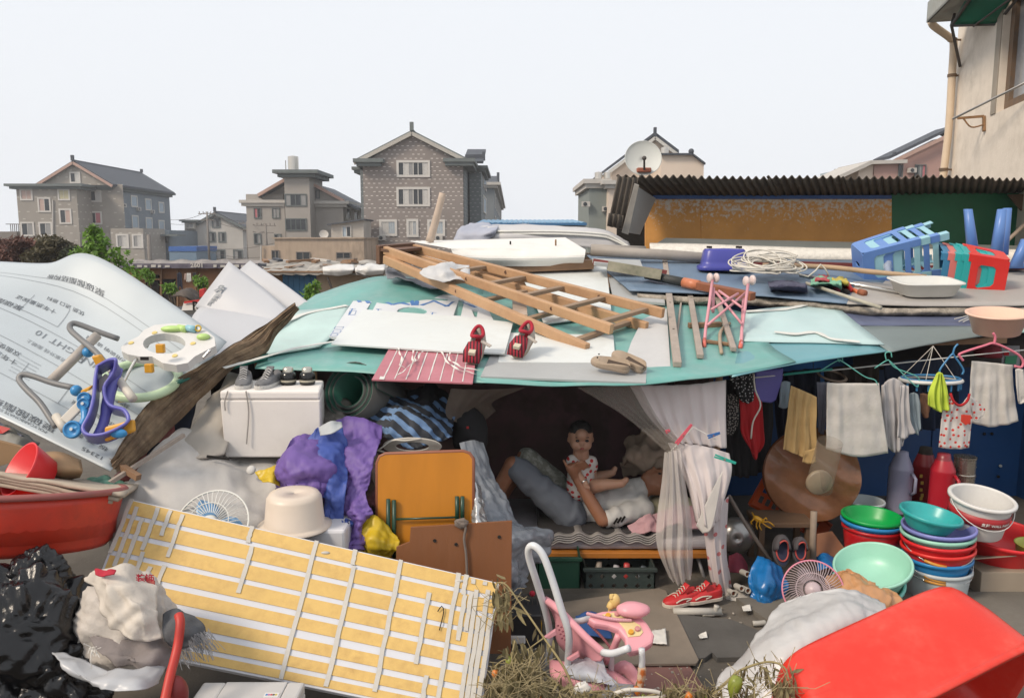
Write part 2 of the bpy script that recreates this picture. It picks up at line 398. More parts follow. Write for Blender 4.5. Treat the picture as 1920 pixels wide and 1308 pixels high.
# left block of flats
b=thing('apartment_building','grey tiled apartment block with dark gabled roof at the far left','building',(P(180,450,118).x,118,GZ))
m1=tiled('tile_brown',(.29,.265,.235),(.46,.44,.40),1.3,1.0,.3,.13);m1s=mat('render_shaded',(.15,.185,.22),.8,.12,.4)  # the bluish render has the shade of the annex side in its colour
mS=tiled('tile_shaded',(.165,.195,.225),(.2,.22,.24),1.3,1.0,.3,.13)  # darker, bluer copy of the tiles: side-wall shade painted into the colour
Y1=118
prism(b,'wall',[(30,None),(30,352),(143,352),(143,None)],Y1-4,137,m1)
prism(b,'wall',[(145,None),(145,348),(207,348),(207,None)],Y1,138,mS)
prism(b,'gable_wall',[(76,347),(140,306),(207,347)],Y1-1.0,137.5,m1)
MB().box((P(176,0,Y1).x,Y1-.04,P(0,420,Y1).z-.5),((207-147)/F*Y1,.06,12.4)).build('lit_front',m1,b)  # slab in the lit tone, covering the front of the shade-toned wall
eave(b,26,147,345,Y1-4,137,.9,.7);eave(b,147,207,347,Y1,138,.8,.7)
gable(b,74,346,140,305,209,346,Y1-1.0,137.5,.4,.3,trim_p)
for r in ((41,357,58,373,'p'),(112,357,128,373,'y'),(75,373,92,395,'pd'),(115,394,131,417,'dp'),(43,419,61,440,'dg'),(77,419,95,440,'dg')):
    pwin(b,r[0],r[1],r[2],r[3],Y1-4,div=2,cs=r[4],border=.22)
for r in ((157,361,163,375,'d'),(171,359,187,376,'dw'),(156,399,165,418,'d'),(171,399,188,418,'dr'),(168,441,184,462,'gg')):pwin(b,r[0],r[1],r[2],r[3],Y1-.07,div=len(r[4]),cs=r[4],border=.22)
pwin(b,134,325,148,341,Y1-1.0,div=2,cs='dw',border=.2)
Xs=P(207,348,Y1).x
for r in ((219,363,228,380),(246,369,256,386),(273,375,282,392),(298,381,306,397),(220,400,231,420),(248,406,258,426),(274,410,284,429),(298,415,307,434)):swin(b,*r,Xs,div=1,cs='b',border=.2)
for x,y in ((230,385),(258,392),(284,397)):
    ac(b,0,0,0,.9,SIDE,PP(x,y,V(Xs,0,0),V(1,0,0)))
MB().tube([P(99,375,Y1-4.1),P(99.5,448,Y1-4.1)],.12,6).build('downpipe',trim_w,b)
# its low front extension
ex=prism(b,'annex_wall',[(207,None),(207,428),(268,428),(268,None)],Y1-5,Y1+2,m1);prism(b,'annex_side',[(268.6,None),(268.6,430),(316,432),(316,None)],Y1+3,Y1+14,m1s)
for r in ((222,442,238,462),(252,442,265,462)):pwin(b,*r,Y1-5,div=2,cs='gw',border=.25)
pwin(b,298,446,314,455,Y1+3,div=2,cs='dd',border=.1,fm=trim_g)
MB().box(P(318,441,Y1+2),(3.6,3.2,.25)).build('porch_roof',trim_g,b)

# little white gabled house
Y2=132;b=thing('gabled_house','small pale house with dark gable roof between two grey blocks','house',(P(400,450,Y2).x,Y2,GZ))
wcol=mat('render_pale',(.47,.45,.42),.85,.08,.4,dirt=.2,dcol=(.2,.18,.16),dscale=.3)
prism(b,'wall',[(346,None),(346,428),(362,421),(405,401),(455,430),(455,None)],Y2,Y2+16,wcol);prism(b,'porch_tower',[(346,429),(346,412),(365,412),(365,429)],Y2-1,Y2+4,wcol)
gable(b,362,425,405,400,462,428,Y2,Y2+17,.4,.3,trim_g);eave(b,345,366,412,Y2-1,Y2+4,.6,.5);eave(b,343,360,432,Y2-.4,Y2+3,.5,.5)
for r in ((400,411,411,425),(393,437,402,452),(412,437,421,452),(386,470,395,488),(407,470,420,486),(440,470,453,486)):pwin(b,*r,Y2,div=2,cs='gd',border=.2,fm=trim_g)
pwin(b,350,420,362,427,Y2-1,div=2,cs='gg',border=.1,fm=trim_w)

# grey block with the stair tower and water tank
Y3=96;b=thing('apartment_building','plain grey block with square stair tower carrying a steel water tank','building',(P(560,450,Y3).x,Y3,GZ))
g3=mat('render_grey',(.33,.305,.28),.85,.08,.3,dirt=.2,dcol=(.15,.14,.13),dscale=.2);g3b=mat('render_grey_blue',(.12,.145,.17),.85,.08,.3)
prism(b,'wall',[(461,None),(461,376),(533,376),(533,None)],Y3,Y3+16,g3);prism(b,'parapet',[(461,375),(461,364),(531,364),(531,375)],Y3+1,Y3+10,g3)
prism(b,'stair_tower',[(532,None),(532,321),(579,321),(579,None)],Y3-2.5,Y3+4,g3)
prism(b,'wall',[(580,None),(580,378),(643,378),(643,None)],Y3,Y3+12.5,g3)
prism(b,'gable_wall',[(488,364),(533,340),(533,364)],Y3+1.5,Y3+14,g3);prism(b,'gable_wall',[(580,378),(580,344),(643,378)],Y3+.3,Y3+12,g3)
m=MB();m.slab([P(484,366,Y3),P(536,336,Y3),P(536,336,Y3)+V(0,16,0),P(484,366,Y3)+V(0,16,0)],.3,nrm=V(0,0,1));m.slab([P(578,341,Y3),P(668,388,Y3),P(668,388,Y3)+V(0,14,0),P(578,341,Y3)+V(0,14,0)],.3,nrm=V(0,0,1));r=m.build('roof',roof_d,b)
MB().bar(P(484,366,Y3-.2),P(534,337,Y3-.2),.3,.35).build('verge',trim_p,r);MB().bar(P(580,342,Y3-.2),P(645,377,Y3-.2),.3,.35).build('verge',trim_p,r)
eave(b,456,530,375,Y3,Y3+14,.4,.7,trim_w);eave(b,583,646,377,Y3,Y3+12.5,.6,.7,trim_w);eave(b,529,584,319,Y3-2.5,Y3+4,.9,.8)
for r in ((478,391,488,408,'rd'),(512,391,523,408,'gg'),(478,439,488,456,'dg'),(516,440,526,446,'dg')):pwin(b,*r[:4],Y3,div=2,cs=r[4],border=.1,fm=trim_g)
pwin(b,536,365,573,385,Y3-2.5,div=4,cs='gddg',border=.1,fm=trim_g);pwin(b,537,411,573,431,Y3-2.5,div=4,cs='dddd',border=.1,fm=trim_g);pwin(b,589,358,598,371,Y3+.3,div=2,cs='dg',border=.1,fm=trim_g)
for r in ((649,392,656,410),(663,397,670,412)):swin(b,*r,P(643,378,Y3).x,div=1,cs='d',border=.15)
m=MB();c=P(548,314,Y3);m.lathe([(.01,0),(.62,0),(.62,1.6),(.01,1.75)],TR((c.x,Y3+.5,P(0,319,Y3).z)),18);tank_m=mat('steel_tank',(.6,.57,.52),.3,.1,metal=.8)
m.build('water_tank',tank_m,b,smooth=False);MB().tube([V(c.x-.9,Y3+.5,P(0,319,Y3).z),V(c.x-.9,Y3+.5,P(0,300,Y3).z)],.05,5).build('antenna',pole_m,b)

# low tan building and its small shed in front
Y4=72;b=thing('low_building','long tan flat-roofed building with stained plaster below the grey block','building',(P(590,450,Y4).x,Y4,GZ))
tan=mat('plaster_tan',(.44,.34,.255),.9,.1,.5,dirt=.75,dcol=(.14,.11,.085),dscale=.4,stretch=(1,1,.35))
prism(b,'wall',[(488,None),(488,461),(515,461),(515,446),(682,446),(682,None)],Y4,Y4+8,tan)
eave(b,515,681,445,Y4,Y4+8,.15,.25,tan,False)
for r in ((511,470,522,486),(557,473,580,487),(632,474,656,484)):pwin(b,*r,Y4,div=2,cs='dd',border=.06,fm=pole_m)
MB().tube([P(489.5,461,Y4-.2),P(489.5,500,Y4-.2)],.07,6).build('downpipe',trim_w,b)
b=thing('rooftop_shed','small pale shed with mono-pitch roof on the tan building','shed',P(650,445,Y4+3))
prism(b,'wall',[(621,445),(621,420),(682,412),(682,445)],Y4+3,Y4+7,mat('block_grey',(.38,.36,.33),.9,.1,1),base=3)
MB().slab([P(613,420,Y4+2.6),P(683,410,Y4+2.6),P(683,410,Y4+2.6)+V(0,5,0),P(613,420,Y4+2.6)+V(0,5,0)],.12,nrm=V(0,0,1)).build('roof',roof_d,b)
pwin(b,643,425,657,443,Y4+3,div=2,cs='bd',border=.08,fm=curt['w'])
d=thing('satellite_dish','tiny white dish standing on the tan building roof','satellite dish',P(607,445,Y4+1));MB().lathe([(.01,0),(.25,.04),(.42,.12)],frame(P(607,440,Y4+1),V(.3,-1,.5)),14).build('reflector',trim_w,d);MB().tube([P(607,440,Y4+1.1),P(607,446,Y4+1.1)],.04,5).build('mast',pole_m,d)

# the large gabled block
Y5=80;b=thing('apartment_building','large brown gabled block with white dashes tiled over its end wall','building',(P(775,450,Y5).x,Y5,GZ))
m5=tiled('tile_dash',(.235,.205,.19),(.62,.58,.54),.52,.40,.44,.17);m5s=tiled('tile_dash_shaded',(.13,.15,.158),(.32,.33,.33),.52,.40,.44,.17)  # second tile copy carries the side's shade in its darker, bluer colour
prism(b,'end_wall',[(680,None),(680,306),(773,251),(868,306),(868,None)],Y5,Y5+3,m5)
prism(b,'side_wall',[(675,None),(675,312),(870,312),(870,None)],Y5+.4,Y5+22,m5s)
gable(b,670,303,773,250,877,303,Y5,Y5+22,.3,.28,mat('verge_grey',(.42,.40,.36),.8),trim_g)
eave(b,674,709,298,Y5-.5,Y5+1.2,.55,.7);eave(b,838,884,297,Y5-.5,Y5+16,.35,.7);eave(b,668,690,313,Y5+.8,Y5+18,.4,.6)
for r in ((748,305,802,328),(748,355,802,383)):pwin(b,*r,Y5,div=6,cs='dwgddw',border=.22,bars=False)
for r in ((716,416,740,438),(767,415,780,440),(806,416,830,438)):pwin(b,*r,Y5,div=2,cs='wb',border=.24,bars=True)
for x in (717,823):ac(b,x,446,Y5,.75)
# receding wing on its right, with a small dormer roof
Xw=P(868,450,Y5+.4).x
prism(b,'wing_wall',[(880,None),(880,313),(902,313),(902,None)],Y5+7,Y5+20,m5s)
eave(b,880,904,311,Y5+7,Y5+20,.6,.6)
m=MB();a=P(865,293,Y5+5);m.slab([P(868,302,Y5+5),P(906,302,Y5+5),P(906,302,Y5+5)+V(0,9,2.2),P(868,302,Y5+5)+V(0,9,2.2)],.25,nrm=V(0,-.3,1));m.bar(P(872,293,Y5+7),P(907,292,Y5+7),.3,.3);m.box(P(907,293,Y5+7),(.3,.4,.9));m.build('dormer_roof',roof_d,b)
for r in ((906,330,911,352),(906,372,911,398)):swin(b,*r,P(902,313,Y5+7).x,div=1,cs='b',border=.15)
ac(b,0,0,0,.8,SIDE,PP(907,350,V(P(902,313,Y5+7).x,0,0),V(1,0,0)))

# block behind it
Y6=118;b=thing('apartment_building','grey block half hidden behind the large gabled block, windows down its side','building',(P(920,450,Y6).x,Y6,GZ))
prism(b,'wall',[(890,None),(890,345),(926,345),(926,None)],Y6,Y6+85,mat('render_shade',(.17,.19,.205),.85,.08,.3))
eave(b,890,927,342,Y6,Y6+86,.9,.8,trim_w)
m=MB();m.slab([P(900,345,Y6-.4),P(934,345,Y6-.4),P(932,330,Y6+8),P(905,330,Y6+8)],.3,nrm=V(0,-.3,1));m.box(P(934,333,Y6+4),(.4,.5,1.5));m.build('roof',roof_d,b)
for i in range(7):
    for j in (0,1):
        X=P(926,345,Y6).x;yy=Y6+6+i*11;zz=P(0,362,Y6).z-.3-j*3.4
        win(b,V(X,yy,zz-1.4),V(X,yy+3,zz+.4),SIDE,div=1,cs='d',border=.2)

# blue-roofed sheds in the distance
b=thing('metal_shed','low shed with a bright blue metal wall beside the left block','shed',(P(343,450,105).x,105,GZ))
prism(b,'wall',[(317,None),(317,470),(368,470),(368,None)],105,112,mat('shed_blue_pale',(.13,.2,.28),.6));prism(b,'blue_band',[(316,471),(316,462),(368.4,462),(368.4,471)],104.9,112.2,mat('shed_blue',(.02,.10,.35),.5))
b=thing('metal_roof_shed','long low roof of blue profiled metal behind the covered boat-like pile','shed',(P(1000,450,42).x,42,GZ))
prism(b,'wall',[(896,None),(896,419),(1099,419),(1099,None)],42,50,mat('shed_wall',(.22,.24,.25),.8));m=MB();a,c=P(892,418,41.5),P(1100,418,41.5)
rows=[]
for k in range(41):x=lerp(a.x,c.x,k/40);dz=.05*(k%2);rows.append([V(x,41.5,a.z+dz),V(x,50,a.z+.35+dz)])
m.grid(rows);m.build('profiled_roof',mat('roof_metal_blue',(.10,.25,.40),.45),b,solid=.03)
m=MB();m.box(((a.x+c.x)/2,41.45,a.z-.06),(c.x-a.x,.08,.12));m.build('gutter',mat('gutter_blue',(.03,.13,.28),.5),b)

# cream gabled house behind the dish
Y7=60;b=thing('gabled_house','cream house with dark gable and flat-roofed wings rising behind the satellite dish','house',(P(1220,450,Y7).x,Y7,GZ))
cr=mat('render_cream',(.62,.52,.43),.85,.06,.4,dirt=.2,dcol=(.33,.27,.22),dscale=.3);gn=mat('render_sage',(.19,.215,.205),.85,.06,.4)
prism(b,'wall',[(1140,None),(1140,322),(1228,256),(1270,286),(1270,None)],Y7,Y7+14,cr)
m=MB();A_,L_,R_=P(1228,253,Y7-.3),P(1137,321,Y7-.3),P(1273,287,Y7-.3)
for e in (L_,R_):m.slab([A_,e,e+V(0,15,0),A_+V(0,15,0)],.22,nrm=V(0,0,-1))
m.box(A_+V(0,0,.2),(.2,.3,.65));r=m.build('roof',roof_d,b)
m=MB()
for e in (L_,R_):m.bar(A_-V(0,.1,.22),e-V(0,.1,.22),.2,.22)
m.build('verge',mat('verge_white',(.5,.49,.46),.8),r)
prism(b,'side_wing',[(1240,None),(1240,289),(1299,289),(1320,303),(1320,None)],Y7-3,Y7+8,cr)
m=MB();m.slab([P(1238,287,Y7-3.3),P(1299,287,Y7-3.3),P(1299,287,Y7-3.3)+V(0,12,0),P(1238,287,Y7-3.3)+V(0,12,0)],.12,nrm=V(0,0,1));m.slab([P(1298,286,Y7-3.3),P(1323,305,Y7-3.3),P(1323,305,Y7-3.3)+V(0,12,0),P(1298,286,Y7-3.3)+V(0,12,0)],.12,nrm=V(0,0,1));m.sphere(P(1296,284,Y7-3),.2);m.build('wing_roof',roof_d,b)
prism(b,'low_wing',[(1105,None),(1105,340),(1140,340),(1140,None)],Y7-5,Y7+4,gn);eave(b,1103,1136,336,Y7-5,Y7+4,.35,.6,trim_w);prism(b,'porch',[(1141,None),(1141,342),(1162,342),(1162,None)],Y7-6,Y7,cr);eave(b,1142,1160,339,Y7-6,Y7,.5,.5,trim_w)
for x in (1114,1130):
    c=P(x,334,Y7);MB().lathe([(.01,0),(.27,0),(.27,.42),(.01,.5)],TR((c.x,Y7-3,P(0,335,Y7-3).z)),14).build('water_tank',tank_m,b)
c=P(1246,288,Y7-1);MB().lathe([(.01,0),(.3,0),(.3,.4),(.01,.5)],TR((c.x,Y7-1,c.z)),14).build('water_tank',tank_m,b)
for x,y in ((1098,383),(1136,392)):ac(b,x,y,Y7-5,.55)

# pink house far right
Y8=55;b=thing('gabled_house','dusty pink house with dark roof left of the cream downpipe','house',(P(1700,450,Y8).x,Y8,GZ))
pk=mat('render_pink',(.40,.25,.215),.85,.07,.4)
prism(b,'wall',[(1690,None),(1690,300),(1780,255),(1860,295),(1860,None)],Y8,Y8+2.2,pk)
m=MB();A_,L_,R_=P(1790,240,Y8-.3),P(1668,298,Y8-.3),P(1900,295,Y8-.3)
for e in (L_,R_):m.slab([A_,e,e+V(0,2.5,0),A_+V(0,2.5,0)],.2,nrm=V(0,0,-1))
m.box(P(1677,289,Y8-.3),(.12,.3,.25));r=m.build('roof',roof_d,b);MB().bar(A_-V(0,.1,.3),L_-V(0,.1,.3),.2,.22).build('verge',trim_p,r)
prism(b,'front_wing',[(1640,None),(1640,307),(1690,303),(1690,None)],Y8-4,Y8+4,pk)
m=MB();m.slab([P(1632,301,Y8-4.4),P(1702,299,Y8-4.4),P(1702,299,Y8-4.4)+V(0,5,0),P(1632,301,Y8-4.4)+V(0,5,0)],.22,nrm=V(0,0,1));m.slab([P(1636,300,Y8-4.4),P(1562,334,Y8-4.4),P(1562,334,Y8-4.4)+V(0,5,0),P(1636,300,Y8-4.4)+V(0,5,0)],.25,nrm=V(0,0,1));m.build('porch_roof',trim_w,b)
prism(b,'porch_wall',[(1610,None),(1610,318),(1638,308),(1638,None)],Y8-3.9,Y8-1,cr)
pwin(b,1715,310,1735,332,Y8,div=3,cs='dgr',border=.04,fm=trim_g);ac(b,1707,320,Y8,.5);pwin(b,1684,309,1692,332,Y8-4,div=1,cs='d',border=.03,fm=trim_g)
b=thing('rooftop_shed','tiny blue-glazed lean-to left of the pink house','shed',P(1578,330,62));prism(b,'wall',[(1566,340),(1566,320),(1590,318),(1590,340)],62,65,mat('pale_blue_panel',(.4,.48,.52),.4),base=2);MB().slab([P(1564,318,61.8),P(1598,316,61.8),P(1598,315,66),P(1564,317,66)],.06,nrm=V(0,0,1)).build('roof',trim_g,b)

# the near cream house on the right: its side wall runs from near the camera back to a far corner
b=thing('rendered_house','weathered cream house wall with a tall window and green awning, top right','house',(6.6,12,GZ))
wallm=mat('render_weathered',(.74,.665,.575),.85,.08,.7,.35,25,dirt=.55,dcol=(.23,.19,.14),dscale=.9)
far=P(1790,200,12.0);wd=V(.247,1,0).normalized()  # wall direction, pointing away
def WP(x,y):return PP(x,y,far,V(wd.y,-wd.x,0))
near=far-wd*5.2;wn=V(-wd.y,wd.x,0)  # wall normal, facing left
W0=V(far.x,far.y,0)
def wq(s,z):return V(far.x,far.y,0)-wd*s+V(0,0,z)  # s metres from the far corner toward the camera
ws=lambda p:-(p-far).dot(wd)
wl=WP(1868,212);wt=WP(1880,20);s0=ws(wl);zs=wl.z;s1=s0+2.3;zt=WP(1890,40).z+.35
mb=MB();th=wn*-.3
for (a,c,z0,z1) in ((0,s0,GZ,6),(s1,5.2,GZ,6),(s0,s1,GZ,zs),(s0,s1,zt,6)):
    mb.slab([wq(a,z0),wq(c,z0),wq(c,z1),wq(a,z1)],.3,nrm=wn)
mb.build('wall',wallm,b)
mb=MB();mb.slab([wq(0,GZ)-wn*.001,wq(0,6)-wn*.001,wq(0,6)-wn*5,wq(0,GZ)-wn*5],.1,nrm=-wd);mb.build('end_wall',wallm,b)
fr=mat('window_wood_rusty',(.13,.09,.06),.7,.3,5,dirt=.6,dcol=(.25,.11,.03),dscale=4)
mb=MB()
for (a,c,z0,z1) in ((s0,s0+.14,zs,zt),(s1-.1,s1,zs,zt),(s0+.14,s1-.1,zs,zs+.12),(s0+.14,s1-.1,zt-.12,zt)):mb.slab([wq(a,z0)-wn*.08,wq(c,z0)-wn*.08,wq(c,z1)-wn*.08,wq(a,z1)-wn*.08],.1,nrm=wn)
f=mb.build('window',fr,b)
MB().slab([wq(s0+.14,zs+.12)-wn*.13,wq(s1-.1,zs+.12)-wn*.13,wq(s1-.1,zt-.12)-wn*.13,wq(s0+.14,zt-.12)-wn*.13],.01,nrm=wn).build('pane',mat('pane_grey',(.25,.26,.275),.15,.1),f)
MB().slab([wq(s0-.2,zs-.0)+wn*.012,wq(s0-.02,zs-.0)+wn*.012,wq(s0-.02,zt+.2)+wn*.012,wq(s0-.2,zt+.2)+wn*.012],.01,nrm=wn).build('window_surround',mat('surround_grey',(.30,.265,.22),.9,.15,3),f)
# roof gutter, downpipe, awning, bracket with rod
gt=WP(1790,20).z
g0=P(1737,43,11.6);gdir=-wd
gm=mat('gutter_grey',(.34,.36,.34),.7,.1,2,dirt=.6,dcol=(.16,.08,.04),dscale=2)
mb=MB();q=[g0,g0+gdir*4.6];h=.27
mb.slab([q[0],q[1],q[1]+V(0,0,h),q[0]+V(0,0,h)],.02,nrm=wn);mb.slab([q[0],q[1],q[1]-wn*.5,q[0]-wn*.5],.03,nrm=V(0,0,-1));mb.slab([q[0],q[0]-wn*.5,q[0]-wn*.5+V(0,0,h),q[0]+V(0,0,h)],.02,nrm=wd);mb.build('gutter',gm,b)
pipe=mat('pipe_cream',(.62,.50,.37),.5,.06,3,dirt=.3,dcol=(.3,.2,.12),dscale=2)
pts=[P(1746,40,11.65),P(1752,50,11.7),P(1782,72,11.9),P(1788,84,11.92),P(1785,140,11.92),P(1779,240,11.92),P(1768,336,11.92),P(1760,420,11.92)]
o=MB().tube(cat(pts,28),.052,12).build('downpipe',pipe,b,smooth=True)
cl=MB()
for y,x in ((75,1786),(142,1785),(318,1769)):c=P(x,y,11.92);cl.lathe([(.053,-.02),(.062,-.02),(.062,.02),(.053,.02)],TR(c),14);cl.box(c+V(.1,.0,0),(.14,.02,.025))
cl.build('pipe_clip',fr,o)
gr=mat('awning_green',(.01,.20,.12),.4,.15,3,tl=.3)
a0,a1,tB,tA=P(1784,48,11.0),P(1869,45,10.5),P(1935,-35,9.4),P(1850,-45,10.0)
aw=MB().grid(patch([[a0,a1],[(a0+tA)/2+V(0,0,.08),(a1+tB)/2+V(0,0,.08)],[tA,tB]],8,10)).build('awning',gr,b,smooth=True,solid=.01)
dk=mat('steel_dark',(.05,.05,.05),.6,.3,5,dirt=.5,dcol=(.18,.08,.03),dscale=6)
mb=MB();mb.tube([a0,a1],.022,6);mb.tube([a0,tA],.022,6);mb.tube([a1,tB],.02,6);mb.tube([a0.lerp(a1,.5)-V(0,0,.02),tB-V(0,0,.02)],.014,6);mb.tube([wq(.2,5.9)+wn*.02,a0,wq(.2,a0.z-.35)+wn*.02],.02,6);mb.build('awning_frame',dk,aw)
b2=thing('wall_bracket','rusty triangular steel bracket holding a thin rod on the cream wall','bracket',P(1848,232,10.9))
e=WP(1848,218);e2=WP(1848,246);tip=P(1795,222,10.7);rusty=mat('steel_rusty',(.22,.12,.055),.8,.3,9)
m=MB();m.bar(e+wn*.02,e2+wn*.02,.04,.03,wn);m.bar(e+wn*.02,tip,.03,.03);m.build('arm',rusty,b2);m=MB();mid=e2.lerp(tip,.5)-V(0,0,.06);m.tube(cat([e2+wn*.03+V(0,0,.08),mid+V(0,0,.03),tip.lerp(e,.2)],8),.01,6);m.build('brace',rusty,b2)
m=MB();m.tube([P(1787,223,10.65),P(1925,154,9.0)],.014,8);tag(m.build('drying_rod',mat('steel_pale',(.45,.43,.40),.35,.1,metal=.8),smooth=True),'thin pale metal drying rod slanting up past the tall window','rod')

# ------------------------------------------------ poles, wires
def upole(x,y0,y1,Y,label,arms=True):
    t=thing('utility_pole',label,'utility pole',V(P(x,y1,Y).x,Y,GZ),'utility poles before the far houses');a=P(x,y0,Y)
    MB().tube([V(a.x,Y,GZ),a],[.16,.1],8).build('pole',pole_m,t,smooth=True)
    if arms:
        m=MB()
        for dz,wd_ in ((.25,1.1),(1.0,.8)):m.bar(a+V(-wd_,0,-dz),a+V(wd_,0,-dz),.08,.1)
        for i in (-1,-.5,.5,1):m.tube([a+V(i*.95,0,-.22),a+V(i*.95,0,.05)],.05,6)
        m.build('crossarm',pole_m,t)
    return a
t1=upole(388,397,488,100,'utility pole in front of the small pale gabled house');t2=upole(463,415,488,100,'utility pole at the left corner of the tower block');t3=upole(498,419,486,88,'pole with many arms in front of the tower block')
upole(278.5,440,495,45,'short thick pole stub before the left block of flats',False)
wi=MB()
for a,c in ((t1,t2),(t2,t3),(t1+V(0,0,-.8),t2+V(0,0,-.8)),(t2+V(0,0,-.8),t3+V(0,0,-.8)),(P(320,412,100),t1),(P(320,420,100),t1+V(0,0,-.8)),(t1+V(0,0,-4.5),P(520,455,88)),(t1+V(0,0,-4.9),P(500,482,88))):
    wi.tube([a.lerp(c,i/8)-V(0,0,.35*math.sin(math.pi*i/8)) for i in range(9)],.03,4)
tag(wi.build('overhead_wires',dk),'thin black overhead wires strung between the far poles','wires')
m=MB()
for x,y in ((662,432),(640,430)):pass
t=thing('fence_rail','thin dark railing on a grey wall at the far left edge','railing',(P(10,450,120).x,120,GZ))
prism(t,'wall',[(-60,None),(-60,434),(31,434),(31,None)],120,121,pole_m)
for k in range(14):
    MB().box((P(-20+k*3.8,0,120).x,120.5,P(0,427,120).z),(.08,.08,1.2)).build('baluster',dk,t)
MB().box((P(5,0,120).x,120.5,P(0,420,120).z),(5.2,.1,.1)).build('rail',dk,t)

# ------------------------------------------------ vegetation
def leaf_faces(mb,c,R,n,size,seed,shape=(1,1,1)):
    rd=random.Random(seed)
    for _ in range(n):
        while True:
            d=V(rd.uniform(-1,1),rd.uniform(-1,1),rd.uniform(-1,1))
            if .15<d.length<1:break
        p=Vector(c)+V(d.x*R*shape[0],d.y*R*shape[1],d.z*R*shape[2]);s=size*rd.uniform(.5,1.3)
        q=Euler((rd.uniform(-1.1,1.1),rd.uniform(-1.1,1.1),rd.uniform(0,6.3))).to_matrix()
        mb.add([p+q @ V(-s*.15,0,0),p+q @ V(0,-s*.32,.05*s),p+q @ V(s*1.0,0,-.1*s),p+q @ V(0,s*.32,.05*s)],[(0,1,2,3)])
def shrub(name,label,catg,base,clumps,size,n,m,trunkm,seed,group=None):
    t=thing(name,label,catg,base,group);mb=MB();tr=MB()
    for i,(c,R) in enumerate(clumps):
        leaf_faces(mb,c,R,n,size,seed+i);tr.tube(cat([Vector(base),Vector(base).lerp(c,.5)+V(nz(c,1)*.2,0,.1*R),Vector(c)],6),[.05*R+.02]*3+[.03*R+.01]*4,5)
    mb.build('crown',m,t);tr.build('trunk',mat('bark',(.12,.09,.065),.9),t);return t
lf=mat('leaf_green',(.15,.28,.04),.55,.4,3,tl=.35);lfb=mat('leaf_brown',(.10,.085,.045),.7,.5,1.2,tl=.2);lfr=mat('leaf_rust',(.13,.06,.045),.7,.5,1.2,tl=.2);lfd=mat('leaf_dark',(.05,.06,.03),.7,.4,2,tl=.2)
rd=random.Random(3)
shrub('dry_bush','rust-brown dry bush at the left edge behind the curled sheet','bush',GP(30,560,GZ),[(P(rd.uniform(-25,70),rd.uniform(462,494),30+rd.uniform(-1,1)),rd.uniform(.28,.45)) for _ in range(16)],.16,420,lfr,None,11,'bushes beyond the curled sheet')
shrub('dry_bush','olive-brown tall dry bush right of the rust-brown one','bush',GP(105,560,GZ),[(P(rd.uniform(62,135),rd.uniform(460,494),29+rd.uniform(-1,1)),rd.uniform(.28,.45)) for _ in range(14)],.16,420,lfb,None,31,'bushes beyond the curled sheet')
shrub('dry_bush','dark scrubby low bush behind the bright green sapling','bush',GP(150,560,GZ),[(P(rd.uniform(110,190),rd.uniform(472,496),28+rd.uniform(-1,1)),rd.uniform(.25,.4)) for _ in range(10)],.14,400,lfd,None,51,'bushes beyond the curled sheet')
cl=[(P(176,430,19),.13),(P(172,440,19),.16),(P(185,447,19),.2),(P(178,458,19),.25),(P(190,465,19),.2),(P(168,464,19),.12),(P(145,478,19),.2),(P(180,480,19),.32),(P(205,484,19),.3),(P(225,478,19),.2),(P(215,500,19),.3),(P(235,508,19),.28),(P(250,520,19),.25),(P(160,488,19),.25)]
shrub('sapling','bright green leafy sapling above the curled white sheet','tree',GP(200,590,GZ),cl,.13,70,lf,None,71)
for k,(x,y,Y,lab) in enumerate(((276,520,24,'small green weed by the brown shack doorway'),(318,545,22,'green weed growing right of the brown shack door'),(585,548,15,'leafy potted weed at the corner of the teal roof'),(375,535,22,'tall thin weed in front of the brown shack'))):
    shrub('weed',lab,'plant',V(P(x,y,Y).x,Y,gz(0,Y)),[(P(x+rd.uniform(-8,8),y+rd.uniform(-12,8),Y),.13) for _ in range(5)],.10,60,lf,None,91+k*9,'weeds among the shacks')

# ------------------------------------------------ far low shacks
Y9=27;b=thing('brown_shack','low brown plywood shack with an open dark doorway and laundry outside','shack',(P(330,450,Y9).x,Y9,GZ))
ply=mat('plywood_brown',(.30,.155,.085),.85,.2,1.5,dirt=.5,dcol=(.12,.07,.05),dscale=1.2);dark=mat('void_dark',(.012,.01,.009),.95,.1);wood=mat('timber_brown',(.22,.13,.075),.8,.2,4,.2,30)
def panel(par,name,x0,y0,x1,y1,Y,m,t=.05):return MB().slab([P(x0,y0,Y),P(x1,y0,Y),P(x1,y1,Y),P(x0,y1,Y)],t,nrm=V(0,-1,0)).build(name,m,par)
panel(b,'wall',228,498,520,575,Y9+.1,ply,.1);panel(b,'doorway',305,523,329,575,Y9+.02,dark,.02);panel(b,'doorway',272,515,298,575,Y9+.02,dark,.02)  # dark slabs on the wall stand in for the unlit door openings
for x in (270,300,331,365,410,440):panel(b,'post',x,500,x+3,575,Y9-.02,wood,.06)
panel(b,'shelf',256,522,300,525,Y9-.05,wood,.2)
m=MB();rows=[[P(232+k*7,495+1.2*math.sin(k*1.7),Y9-.3)+V(0,0,0),P(232+k*7,487+1.5*math.sin(k*1.1),Y9+1.6)] for k in range(43)];rf=m.grid(rows).build('roof',mat('roof_felt',(.22,.20,.19),.9,.4,1.5),b,solid=.06)
vs_,fs_=text_pts('2601',.2,.006);o0=P(357,501,Y9-.36);m=MB().slab([P(225,494,Y9-.33),P(536,494,Y9-.33),P(536,503,Y9-.33),P(225,503,Y9-.33)],.03,nrm=V(0,-1,0)).build('banner',mat('banner_dark',(.10,.09,.12),.7,.5,3),b)
MB().add([o0+V(v.x*1.1,0,v.y) for v in vs_],fs_).build('banner_lettering',trim_w,m);
